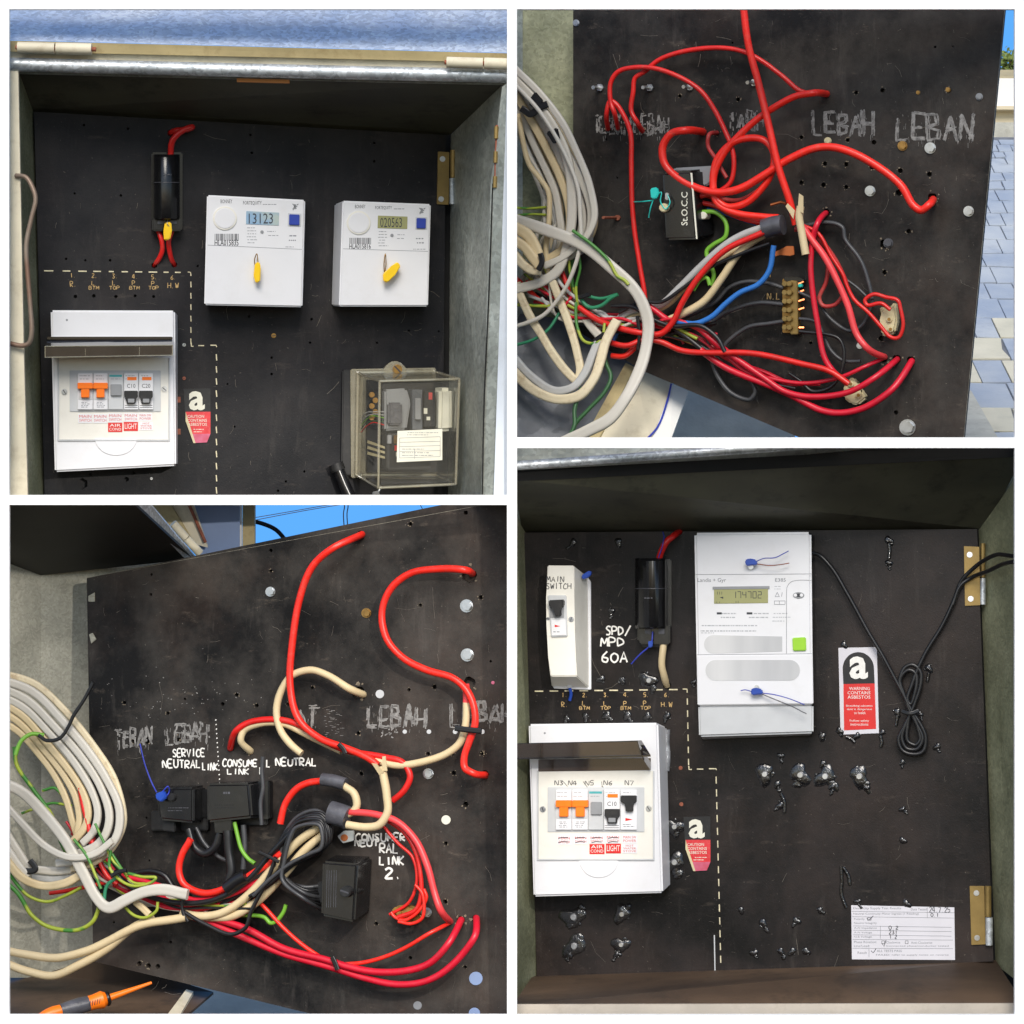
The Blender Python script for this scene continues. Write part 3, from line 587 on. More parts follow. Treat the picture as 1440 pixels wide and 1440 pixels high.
wire(b, [(541, 390, Hh + 8), (540, 372, Hh + 10), (542, 357, Hh + 8), (543, 372, Hh + 8), (541, 385, Hh + 6)], .7, 0, 'old_brass', o, name='seal_wire', n=6)

# breaker enclosure (both upper left and lower right pictures show one)
def enclosure(bay, label, f, side, win, brk, ys, spec, Hh=58):
    o = thing('breaker_enclosure', label, 'enclosure', bay.p(*f[3]))
    mk('case', blk(bay, f, Hh, 0, 3, back=side, seg=3), 'white_plastic', o)
    x0, y0, x1, y1 = win
    mk('inner_cover', blk(bay, rc(x0, y0, x1, y1), Hh + .8, Hh - 2, .5), 'warm_plastic', o)
    bm = bmesh.new(); 
    for q in (rc(x0 - 2, y0, x0, y1), rc(x1, y0, x1 + 2, y1), rc(x0 - 2, y1, x1 + 2, y1 + 2)): blk(bay, q, Hh + 2.4, Hh - 1, .3, bm=bm)
    mk('cover_frame', bm, 'grey_plastic', o)
    bx0, bx1 = brk[0], brk[-1]; wy0, wy1 = ys
    mk('window_surround', blk(bay, rc(bx0 - 11, wy0 - 4, bx1 + 10, wy1 + 3), Hh + 2.2, Hh, .6), 'grey_plastic', o)
    for i in range(5):
        a, c = brk[i] + .6, brk[i + 1] - .6; kind = spec[i]; w = c - a; hh = wy1 - wy0
        k = mk('circuit_breaker', blk(bay, rc(a, wy0, c, wy1), Hh + 6, Hh, .6), 'white_plastic' if kind != 'grey' else 'grey_plastic', o)
        Z = Hh + 6
        if kind == 'orange':
            bm = blk(bay, rc(a - .3, wy0 + hh * .26, c + .3, wy0 + hh * .43), Z + 7, Z - .5, .8); blk(bay, rc(a + w * .22, wy0 + hh * .4, c - w * .22, wy0 + hh * .67), Z + 6, Z - .5, .8, bm=bm)
            mk('toggle', bm, 'orange_plastic', k)
            mk('lever_recess', blk(bay, rc(a + .6, wy0 + hh * .44, c - .6, wy0 + hh * .72), Z + .6, Z - .2, .2), 'grey_plastic', k)
            mk('rating_print', fine(bmesh.new(), bay, a + 4, wy0 + hh * .78, c - 3, wy0 + hh * .95, Z, 4, .9), 'grey_ink', k)
        elif kind == 'grey':
            mk('test_button', blk(bay, rc(a + w * .15, wy0 + hh * .3, c - w * .12, wy0 + hh * .62), Z + 4, Z - .5, .8), 'mid_grey', k)
            mk('teal_strip', blk(bay, rc(a + 1, wy0 + 2, c - 2, wy0 + 5), Z + .2, Z), 'teal_print', k)
        elif kind[0] == 'C':
            mk('toggle', blk(bay, [(a + .5, wy0 + hh * .48), (c - .5, wy0 + hh * .48), (c - .5, wy0 + hh * .66), (c - w * .18, wy0 + hh * .7), (c - w * .2, wy0 + hh * .84), (a + w * .2, wy0 + hh * .84), (a + w * .18, wy0 + hh * .7), (a + .5, wy0 + hh * .66)], Z + 6, Z - .5, .7), 'black_matte', k)
            mk('lever', blk(bay, rc(a + w * .27, wy0 + hh * .7, c - w * .27, wy0 + hh * .81), Z + 7, Z + 5, .4), 'mid_grey', k)
            mk('orange_strip', blk(bay, rc(a + w * .22, wy0 + hh * .1, c - w * .12, wy0 + hh * .19), Z + .2, Z), 'orange_plastic', k)
            bm = bmesh.new(); txt(bm, bay, kind, a + w * .2, wy0 + hh * .29, c - w * .2, wy0 + hh * .4, Z + .2, 0); mk('rating_lettering', bm, 'dark_ink', k)
            mk('base_lines', lines(bmesh.new(), bay, [(a + 1, wy1 - 3, c - 1, wy1 - 3), (a + 1, wy1 - 6, c - 1, wy1 - 6)], Z + .15, .4), 'dark_ink', k)
        else:
            mk('toggle', blk(bay, [(a, wy0 + hh * .14), (c - 1, wy0 + hh * .14), (c - 1, wy0 + hh * .3), (c - w * .25, wy0 + hh * .34), (c - w * .25, wy0 + hh * .54), (a + w * .3, wy0 + hh * .54), (a + w * .3, wy0 + hh * .34), (a, wy0 + hh * .3)], Z + 7, Z - .5, .8), 'black_matte', k)
            bm = bmesh.new(); blk(bay, [(a + w * .3, wy0 + hh * .7), (a + w * .75, wy0 + hh * .74), (a + w * .3, wy0 + hh * .78)], Z + .2, Z, bm=bm); mk('red_mark', bm, 'red_print', k)
            mk('rating_print', fine(bmesh.new(), bay, a + 3, wy0 + hh * .84, c - 3, wy0 + hh * .94, Z, 2, .9), 'grey_ink', k)
        bm = bmesh.new(); fine(bm, bay, a + 1.5, wy0 + 1.2, c - 2, wy0 + hh * .2, Z, 2, .7); mk('top_print', bm, 'grey_ink', k)
    return o, Hh
o, Hh = enclosure(b, 'white breaker enclosure with raised smoked flap and C20 breaker', [(71, 436), (246, 436.5), (247.5, 655), (77, 664)], [(74, 440), (250, 441), (250, 655), (80, 660)], (83, 503, 237, 618), (109, 131, 152, 174, 195, 216), (525, 576), ('orange', 'orange', 'grey', 'C10', 'C20'))
def flap(bay, o, near, far, hn, hf, sides=True):
    mk('flap', slab([bay.p(*far[0], hf), bay.p(*far[1], hf), bay.p(*near[1], hn), bay.p(*near[0], hn)], bay.n * .002), 'dark_smoked', o)
bm = bmesh.new(); prism(bm, [b.p(67, 477, Hh + 6), b.p(242, 476, Hh + 6), b.p(243, 485, Hh + 44), b.p(64, 487, Hh + 44)], [b.p(67, 479.5, Hh + 6), b.p(242, 478.5, Hh + 6), b.p(243, 487.5, Hh + 44), b.p(64, 489.5, Hh + 44)])
fl = mk('flap', bm, 'dark_smoked', o)
mk('flap_front', blk(b, [(63, 487), (243, 485), (243, 499), (63, 502)], Hh + 46, Hh + 44), 'smoked_cover', fl)
bm = bmesh.new(); lines(bm, b, [(63, 502.5, 243, 499.5), (63, 487, 243, 485.5), (63.5, 487, 63.5, 502), (242.5, 485, 242.5, 499)], Hh + 46.5, .7); lines(bm, b, [(120, 490, 120, 500), (196, 488, 196, 500)], Hh + 46.5, .35); mk('flap_edge', bm, 'clear_edge', fl)
mk('hinge_bar', blk(b, rc(66, 473.5, 243, 477.5), Hh + 12, Hh - 1, 1), 'dark_smoked', fl)
for x, y in ((90.5, 551), (231, 547)): screw(b, x, y, 4.4, o, 'zinc', Hh + .8, 'slot')
mk('screw_dimple', cyl(b, 94, 450, 1.6, Hh + .3, Hh - 1, 10), 'mid_grey', o)
mk('thumb_recess', blk(b, [(163 + 30 * math.cos(a), 616 + 24 * math.sin(a)) for a in [math.pi * i / 18 for i in range(19)]], Hh + 1.6, Hh - 1, .7), 'white_plastic', o)
def tags(bay, o, rows, Hh):
    for (x0, y0, x1, y1, m_, s, mi) in rows:
        k = mk('tag', blk(bay, rc(x0, y0, x1, y1), Hh + 1.5, Hh + .6), m_, o)
        bm = bmesh.new(); ls = s.split('\n'); n = len(ls); ph = (y1 - y0 - 2) / n
        for i, l in enumerate(ls):
            w = min(x1 - x0 - 3, len(l) * ph * .95); c = (x0 + x1) / 2; txt(bm, bay, l, c - w / 2, y0 + 1 + i * ph + ph * .1, c + w / 2, y0 + 1 + (i + 1) * ph - ph * .18, Hh + 1.65, 0)
        mk('tag_lettering', bm, mi, k)
tags(b, o, [(110, 582, 130, 595, 'white_plastic', 'MAIN\nSWITCH', 'red_ink'), (131, 582, 151, 595, 'white_plastic', 'MAIN\nSWITCH', 'red_ink'), (152, 581, 172, 594, 'white_plastic', 'MAIN\nSWITCH', 'red_ink'), (174, 581, 194, 593, 'white_plastic', 'MAIN\nSWITCH', 'red_ink'), (195, 581, 214, 592, 'white_plastic', 'MAIN SW\nPOWER', 'red_ink'),
    (152, 594.5, 172, 607.5, 'red_print', 'AIR\nCOND', 'white_ink'), (174, 593.5, 194, 606, 'red_print', 'LIGHT', 'white_ink'), (196, 593, 215, 605, 'white_plastic', 'HOT\nWATER\nSTOVE', 'red_ink')], Hh)
# torn caution sticker
def torn_sticker(bay, dx, dy, label, s=1.0):
    def q(pts): return [(x * s + dx, y * s + dy) for x, y in pts]
    o = thing('caution_sticker', label, 'sticker', bay.p(dx + 15, dy + 76))
    mk('black_field', blk(bay, q([(0, 1), (38, 0), (38, 33), (2, 33)]), .8), 'black_matte', o)
    mk('red_field', blk(bay, q([(3, 33), (38, 33), (38, 64), (12, 64), (4, 44)]), .9), 'worn_red', o)
    mk('torn_foot', blk(bay, q([(12, 64), (38, 64), (33, 76), (15, 77)]), 1.4), 'pink_print', o)
    mk('peeled_edge', blk(bay, q([(3, 33), (5, 40), (17, 77), (14, 77), (3, 46)]), 1.8, .8), 'beige_plastic', o)
    bm = bmesh.new(); txt(bm, bay, 'a', *q([(7.5, 4)])[0], *q([(30, 31)])[0], 1.1, .028); mk('letter_a', bm, 'aged_paper', o)
    bm = bmesh.new()
    for i, l in enumerate(('CAUTION', 'CONTAINS', 'ASBESTOS')): txt(bm, bay, l, *q([(5.5 + i * .3, 37.5 + i * 5.6)])[0], *q([(33 if i else 29, 41.6 + i * 5.6)])[0], 1.1, .004)
    fine(bm, bay, *q([(14, 56)])[0], *q([(34, 63)])[0], .95, 2, .9); mk('lettering', bm, 'aged_paper', o)
torn_sticker(b, 258, 546, 'torn red and black caution sticker beside the enclosure with the C20 breaker')
# clear covered meter
o = thing('covered_meter', 'old meter under a yellowed clear plastic cover', 'meter', b.p(560, 680))
FR = [(534, 536), (646, 533), (641, 681), (532, 686)]; Bk = [(503, 524), (610, 522), (612, 668), (501, 668)]; HF = 110
def lerpq(k): return [(Bk[i][0] + (FR[i][0] - Bk[i][0]) * k, Bk[i][1] + (FR[i][1] - Bk[i][1]) * k) for i in range(4)]
mk('base_plate', blk(b, [(482, 520), (612, 518), (616, 672), (480, 668)], 9, 0, 2), 'black_matte', o)
mk('flange', blk(b, [(493, 519), (613, 517), (616, 674), (494, 672)], 14, 9, 1.5), 'clear_edge', o)
bm = bmesh.new(); fr = [b.p(x, y, HF) for x, y in FR]; bk = [b.p(x, y, 14) for x, y in Bk]
V = [bm.verts.new(v) for v in fr + bk]
for q in ((0, 1, 2, 3), (0, 4, 5, 1), (1, 5, 6, 2), (2, 6, 7, 3), (3, 7, 4, 0)): bm.faces.new([V[i] for i in q])
bmesh.ops.bevel(bm, geom=[e for e in bm.edges if len(e.link_faces) == 2], offset=.004, segments=3, affect='EDGES')
cv = mk('clear_cover', bm, 'clear_cover', o)
bm = bmesh.new()
for i in range(4): sweep(bm, [fr[i], fr[(i + 1) % 4]], .0022, n=8); sweep(bm, [bk[i] + b.n * .002, bk[(i + 1) % 4] + b.n * .002], .0035, n=8); sweep(bm, [bk[i], fr[i]], .002, n=8)
mk('cover_edge', bm, 'clear_edge', cv)
mk('lug', blk(b, [(538, 521), (545, 512), (553, 507.5), (562, 508.5), (569, 515), (574, 521), (572, 529), (540, 530)], 20, 8, 2), 'clear_edge', o)
screw(b, 559, 519, 8, o, 'old_brass', 18, 'slot', 'cover_screw')
def inner(q, h1, h0, m_, nm, bev=.6): return mk(nm, blk(b, q, h1, h0, bev), m_, o)
inner(rc(516, 534, 618, 664), 22, 10, 'black_matte', 'meter_body'); inner([(541, 548), (572, 546), (578, 566), (572, 604), (541, 606)], 50, 22, 'mid_grey', 'coil_housing', 3)
inner(rc(580, 548, 594, 604), 60, 22, 'galvanised_dark', 'shield_plate'); inner(rc(597, 550, 612, 600), 70, 22, 'black_matte', 'register_plate')
inner([(618, 546), (636, 545), (637, 606), (617, 607)], 84, 24, 'aged_paper', 'white_drum', 5); inner(rc(544, 610, 606, 660), 70, 22, 'black_matte', 'terminal_block', 2)
inner(rc(555, 626, 560, 634), 72, 68, 'red_print', 'red_terminal', .3); inner(rc(557, 636, 563, 642), 72, 68, 'aged_paper', 'white_terminal', .3)
inner(rc(603, 552, 608, 562), 71, 70, 'red_ink', 'register_mark', .1); inner(rc(596, 574, 601, 582), 71, 70, 'aged_paper', 'register_digit', .1); inner(rc(600, 586, 605, 591), 71, 70, 'aged_paper', 'register_digit', .1)
for i in range(3): mk('terminal_strap', slab([b.p(517, 619 + i * 8, 40), b.p(541, 628 + i * 7, 80), b.p(541, 631 + i * 7, 80), b.p(516, 623 + i * 8, 40)], b.n * .002), 'beige_plastic', o)
for i, (m_, y) in enumerate((('cable_red', 602), ('cable_green', 592), ('cable_grey', 588), ('cable_dark_green', 597), ('cable_grey', 583))): wire(b, [(508, y + 6, 30), (516, y - 3, 50), (525, y - 8 + i, 60), (540, y - 4, 60)], .8, 30, m_, o, name='inner_wire', n=6)
for i in range(4): inner(rc(545 + i * 9, 612, 551 + i * 9, 624), 76, 68, ('mid_grey', 'old_brass')[i % 2], 'terminal_screw')
inner(rc(546, 566, 566, 598), 62, 48, 'tape_grey', 'magnet', 3); inner(rc(584, 560, 592, 590), 66, 58, 'mid_grey', 'dial_plate')
for i in range(5): mk('coil_turn', cyl(b, 523 + i % 2 * 5, 555 + i * 8, 4, 44, 40, 14, bev=.5), 'old_brass', o)
k = mk('rating_plate', blk(b, [(559, 606), (622, 603), (622, 647), (558, 650)], HF + 1.2, HF + .2), 'aged_paper', o)
bm = bmesh.new(); lines(bm, b, [(562, 616, 619, 614), (562, 622, 619, 620.5), (562, 628, 619, 626.5), (562, 635, 619, 633.5), (583, 632, 583, 645), (562, 616, 562, 644), (619, 614, 619, 642), (562, 644, 619, 642)], HF + 1.3, .3)
fine(bm, b, 572, 607, 618, 613, HF + 1.2, 2, .8); fine(bm, b, 564, 629, 617, 634, HF + 1.2, 1, .9); fine(bm, b, 564, 635, 617, 642, HF + 1.2, 2, 1.0); mk('plate_print', bm, 'grey_ink', k)
wire(b, [(536, 684, 60), (533, 690, 62), (529, 698, 60), (525, 706, 58)], 1.6, 60, 'zinc', o, name='seal_wire', n=8); mk('seal_tag', blk(b, [(524, 692), (533, 690), (536, 702), (526, 706)], 64, 58, 1), 'mid_grey', o)
t = thing('conduit_stub', 'short black conduit stub beside the clear meter cover', 'conduit', b.p(480, 700))
bm = bmesh.new(); sweep(bm, [b.p(474, 657, 16), b.p(484, 682, 20), b.p(494, 712, 24)], .0095, n=20); mk('tube', bm, 'black_plastic', t); bm = bmesh.new(); sweep(bm, [b.p(472, 652, 16), b.p(476, 662, 17)], .0112, n=20); mk('collar', bm, 'black_matte', t)
# ================================================================ upper right: the board swung open, old wiring behind it
b = TR
LIM[:] = [720.5, 1700, -200, 622]
# ground and street behind the board
G = bay3(W(1365, 615, .62), W(1427, 615, .62), W(1400, 195, 2.4))
g = mk('paved_ground', slab([G.p(1180, 640), G.p(1470, 640), G.p(1470, 193), G.p(1330, 193)], (0, 0, -.02)), 'mortar', kind='structure')
random.seed(21)
y = 196.0; row = 0
while y < 610:
    hgt = 9 + (y - 196) * .07 + random.uniform(-2, 3); x = 1300 + random.uniform(-25, 5)
    while x < 1460:
        w = (20 + (y - 196) * .11) * random.uniform(.7, 1.5); x2 = x + w; k = .55 + (y - 196) * .0009; sl = hgt * .45
        q = [(x + k, y + k + random.uniform(-1.2, 1.2)), (x2 - k, y + k + random.uniform(-1.2, 1.2)), (x2 - k + sl, y + hgt - k + random.uniform(-1, 1)), (x + k + sl, y + hgt - k + random.uniform(-1, 1))]
        if random.random() < .35: q.insert(2, (x2 - k + sl * .5 + random.uniform(-6, 2), y + hgt * .55))
        mk('paver', blk(G, q, 4, -1, .8, seg=1), 'paver_shaded' if y < 420 or random.random() < .45 else 'paver', g)
        x = x2
    y += hgt; row += 1
mk('kerb', blk(G, [(1290, 535), (1366, 548), (1408, 640), (1250, 640)], 14, 0, 2), 'concrete', g)
mk('kerb_joint', blk(G, [(1366, 549), (1371, 548), (1414, 640), (1407, 640)], 2, -2), 'dark_ink', g)
t = thing('street_wall', 'white rendered wall with sandy base beyond the paving', 'wall', W(1410, 195, 2.5))
for y0, y1, m_, yy in ((110, 149, 'white_wall', 2.5), (149, 154, 'sand_wall', 2.47), (154, 172, 'sand_wall', 2.5), (172, 196, 'concrete', 2.44)): mk('wall_course', slab([W(1385, y0, yy), W(1440, y0, yy), W(1440, y1, yy), W(1385, y1, yy)], (0, .1, 0)), m_, t)
mk('dry_verge', slab([W(1385, 98, 2.8), W(1440, 98, 2.8), W(1440, 112, 2.7), W(1385, 112, 2.7)], (0, .1, 0)), 'tan_paint', t)
t = thing('roadside_bush', 'olive green bush beyond the white wall', 'bush', W(1420, 100, 3)); bm = bmesh.new()
for i in range(520):
    c = W(1424 + random.gauss(0, 13), 87 + random.gauss(0, 7), 3 + random.uniform(-.1, .1)); d = Vector((random.gauss(0, 1), random.gauss(0, 1), random.gauss(0, 1))).normalized(); e = d.orthogonal().normalized(); s = .0045
    bm.faces.new([bm.verts.new(c + d * s * 1.6), bm.verts.new(c + e * s), bm.verts.new(c - d * s * 1.6), bm.verts.new(c - e * s)])
fo = mk('foliage', bm, 'leaf', t); fo['kind'] = 'stuff'
mk('stem', sweep(bmesh.new(), [W(1420, 112, 3), W(1423, 85, 3)], .006, n=6), 'rust', t)
# box behind the opened board
t = thing('metal_meter_box', 'open galvanised meter box behind the fanned white cables, upper right', 'meter box', W(770, 600, .3))
wall([W(715, 0, .40), W(815, 0, .40), W(815, 470, .40), W(715, 470, .40)], 'galvanised_dull', t, 'back_wall', (0, .004, 0))
wall([W(715, 0, .385), W(735, 0, .398), W(735, 470, .398), W(715, 470, .385)], 'galvanised', t, 'side_wall', (-.003, 0, 0))
wall([W(715, 440, .395), W(822, 452, .395), W(900, 520, .36), W(832, 640, .29), W(715, 640, .29)], 'galvanised_dark', t, 'floor', (0, .002, -.004))
wall([W(880, 510, .355), W(892, 516, .355), W(840, 640, .284), W(818, 640, .284)], 'tan_paint', t, 'front_lip', (0, .002, -.006))
wall([W(892, 516, .36), W(946, 538, .37), W(915, 640, .29), W(840, 640, .288)], 'cream_paint', t, 'front_skin', (0, .004, -.004))
wall([W(946, 540, .372), W(968, 550, .376), W(942, 640, .295), W(915, 640, .291)], 'white_wall', t, 'corner_post', (0, .004, -.004))
bm = bmesh.new(); sweep(bm, catmull([W(944, 540, .362), W(938, 565, .342), W(925, 600, .31), W(905, 640, .28)], 5), .0016, n=8); mk('blue_shadow_line', bm, 'blue_wire', None, 'thin blue lead lying on the cream box front below the board', 'cable')  # blue strand drawn for the blue shadow on the cream front
mk('concrete_slab', slab([W(940, 540, .55), W(1100, 540, .55), W(1120, 640, .45), W(925, 640, .45)], (0, .01, -.02)), 'brightened_concrete', kind='structure')
# the board
t = thing('switchboard_panel', 'rear of black panel tangled with loose red cables, upper right', 'panel', b.p(1220, 610))
H = [(1161, 131, 5), (1204, 130, 3), (1241, 127, 3.4), (1291, 130, 3.2), (1334, 127, 4), (1127, 193, 3), (1165, 197, 3), (1192, 197, 3), (1229, 200, 3.6), (1160, 230, 3.4), (1190, 231, 3.4), (1226, 235, 3.8), (1266, 240, 3.8), (1307, 245, 3.8),
     (1127, 257, 3.3), (1158, 260, 3.5), (1190, 263, 3.2), (1264, 271, 5), (1278, 325, 3.6), (1244, 343, 7), (1244, 383, 3.5), (1239, 476, 4), (1140, 482, 2.5), (1260, 580, 3.5), (956, 135, 2.6), (997, 140, 3), (1038, 140, 3), (1311, 278, 7), (1162, 299, 5.5), (1315, 66, 2), (1340, 65, 1.2),
     (856, 181, 4), (869, 180, 4), (903, 184, 4.2), (989, 185, 5), (1008, 187, 4), (1243, 504, 6), (1261, 505, 6.5), (1281, 507, 6.5), (852, 196, 2), (870, 370, 1.6), (868, 250, 1.6), (1030, 60, 1.6)]
board(b, [(806, -6), (1414, -6), (1354, 640), (1140, 640), (905, 522), (806, 462)], H, t, m='board_rear', thick=12); weather(b, t, (815, 20, 1360, 560), 260, H)
mk('edge_face', slab([b.p(1414.3, -6, .3), b.p(1414.3, -6, -13), b.p(1354.3, 640, -13), b.p(1354.3, 640, .3)], Vector((.0006, 0, 0))), 'board_edge', t)
random.seed(5)
for s, x0, y0, x1, y1, dy, br in (('TEBAN', 834, 162, 886, 187, 2, .9), ('LEBAH', 892, 162, 940, 188, 0, .8), ('IARH', 1024, 156, 1074, 182, 3, .8), ('LEBAH', 1143, 156, 1228, 188, 2, .25), ('LEBAN', 1260, 164, 1368, 196, 2, .2)):
    bm = bmesh.new(); hand(bm, b, s, x0, y0, x1, y1, .4, 2.3, .12, dy, br)
    for k in range(int((x1 - x0) * .35)): x, y = random.uniform(x0, x1 + 3), random.uniform(y0 - 3, y1 + 5); ribbon(bm, b, [(x, y), (x + random.uniform(-1, 1), y + random.uniform(2, 9))], .35, random.uniform(.12, .4))
    mk('stencil_lettering', bm, 'chalk_ink', t)
bm = bmesh.new()
for s, x, y in (('M', 1079, 381), ('N.L', 1079, 412)): hand(bm, b, s, x, y, x + 4 + 7 * (len(s) - 1), y + 9, .3, .7)
mk('link_lettering', bm, 'gold_ink', t)
def stud(bay, x, y, L, r, tt, m_='zinc', dx=-1.0, dy=0):
    bm = bmesh.new(); sweep(bm, [bay.p(x, y, -2), bay.p(x + dx * L * .3, y + dy, L)], r / 1000, n=12); blk(bay, ngon(x, y, r * 1.9, 6), 4, -.5, .3, bm=bm); mk('stud', bm, m_, tt)
for x, y in ((843, 123), (913, 123), (970, 122), (1060, 116)): stud(b, x, y, 30, 2.8, t)
stud(b, 868, 306, 60, 2.2, t, 'rust', -1.1)
for x, y, r, m_ in ((1223.5, 268.5, 6.5, 'zinc'), (1362, 297, 6.5, 'zinc'), (1308, 208, 7, 'zinc'), (1269, 205, 6, 'old_brass'), (1209, 486, 4, 'zinc'), (1276, 601, 10, 'zinc'), (1377, 136, 4.5, 'mid_grey'), (1249, 342, 6, 'tape_grey'), (810, 32, 4, 'zinc'), (1333, 126, 3, 'old_brass'), (1291, 130, 2.5, 'old_brass'), (1164, 198, 4.5, 'beige_plastic')): screw(b, x, y, r, t, m_, kind='hex')
# service link box marked in raised letters
o = thing('service_link_box', 'dusty black box marked St.O.C.C with a cyan seal', 'link box', b.p(960, 340))
mk('body', blk(b, [(930, 243), (973, 240), (981, 337), (935, 338)], 52, 0, 4, back=[(952, 236), (1000, 236), (1006, 332), (958, 334)], seg=3), 'black_plastic', o)
mk('dusty_cap', blk(b, [(949, 236), (1002, 233), (1004, 254), (992, 262), (977, 258), (975, 243), (938, 243)], 24, 10, 2), 'mid_grey', o)
bm = bmesh.new(); txt(bm, b, 'St.O.C.C', 958, 270, 967, 317, 52.4, .01, rot=90); mk('raised_lettering', bm, 'aged_paper', o)
mk('edge_highlight', slab([b.p(971, 243, 53), b.p(973.5, 243, 52), b.p(981, 336, 52), b.p(979, 336, 53)], b.n * .0006), 'aged_paper', o)  # pale strip painted as the highlight along the box edge
mk('seal_knob', cyl(b, 932.5, 292, 6.5, 62, 50, 14, bev=2), 'beige_plastic', o)
mk('seal_block', blk(b, [(935, 271), (940, 271), (940, 281), (935, 281)], 60, 50, 1), 'zinc', o)
sl = mk('seal', blk(b, [(914, 265), (923, 263), (926, 272), (922, 280), (915, 279)], 66, 58, 1.5), 'cyan_seal', o)
for q in ([(917, 282, 60), (905, 283, 56), (891, 284, 30)], [(919, 280, 60), (915, 292, 58), (912, 306, 50)], [(922, 276, 62), (930, 270, 62), (929, 284, 62), (936, 294, 62), (942, 285, 62), (939, 274, 60)]): wire(b, q, .9, 58, 'cyan_seal', sl, name='seal_tail', n=6)
mk('side_terminal', cyl(b, 988, 303, 5.5, 36, 14, 16, bev=2), 'aged_paper', o)
# neutral link
o = thing('brass_neutral_link', 'brass terminal strip with rows of screws on the open panel', 'terminal strip', b.p(1111, 470))
mk('bar', blk(b, [(1111, 394), (1121, 395), (1122, 470), (1111, 470)], 22, 4, 1), 'brass', o); mk('base', blk(b, rc(1100, 392, 1112, 468), 12, 0, 1), 'old_brass', o)
for i in range(6):
    for x in (1103.5, 1110): mk('screw', cyl(b, x - .5, 399 + i * 12.3, 3.9, 30, 8, 14, bev=1.4), 'brass', o)
    mk('wire_end', sweep(bmesh.new(), [b.p(1119, 401 + i * 12, 16), b.p(1130 + random.uniform(-2, 2), 399 + i * 12 + random.uniform(-3, 3), 12)], .0022, n=6), 'copper', o)
mk('end_clip', blk(b, [(1101, 390), (1122, 389), (1132, 394), (1124, 400), (1103, 396)], 16, 2, 2), 'black_plastic', o); mk('cyan_tip', blk(b, rc(1122, 399, 1128, 404), 18, 10, 1), 'cyan_seal', o)
# connectors
def connector(bay, pts, label, screws, m_='beige_plastic'):
    o = thing('cable_connector', label, 'connector', bay.p(*pts[0])); mk('body', blk(bay, pts, 20, 3, 3, seg=2), m_, o)
    for x, y in screws:
        k = mk('barrel', cyl(bay, x, y, 4.5, 24, 16, 14, bev=1), m_, o); mk('screw', cyl(bay, x, y, 2.4, 24.6, 20, 10), 'old_brass', k)
connector(b, [(1236, 430), (1246, 438), (1258, 424), (1262, 450), (1258, 468), (1246, 474), (1238, 470), (1240, 450)], 'translucent beige connector gripped by a thin red loop', [(1250, 449), (1252, 463)])
connector(b, [(1184, 548), (1192, 534), (1199, 530), (1204, 542), (1214, 552), (1218, 560), (1206, 570), (1196, 568), (1186, 560)], 'beige screw connector near the bottom of the open panel', [(1196, 540), (1207, 556)])
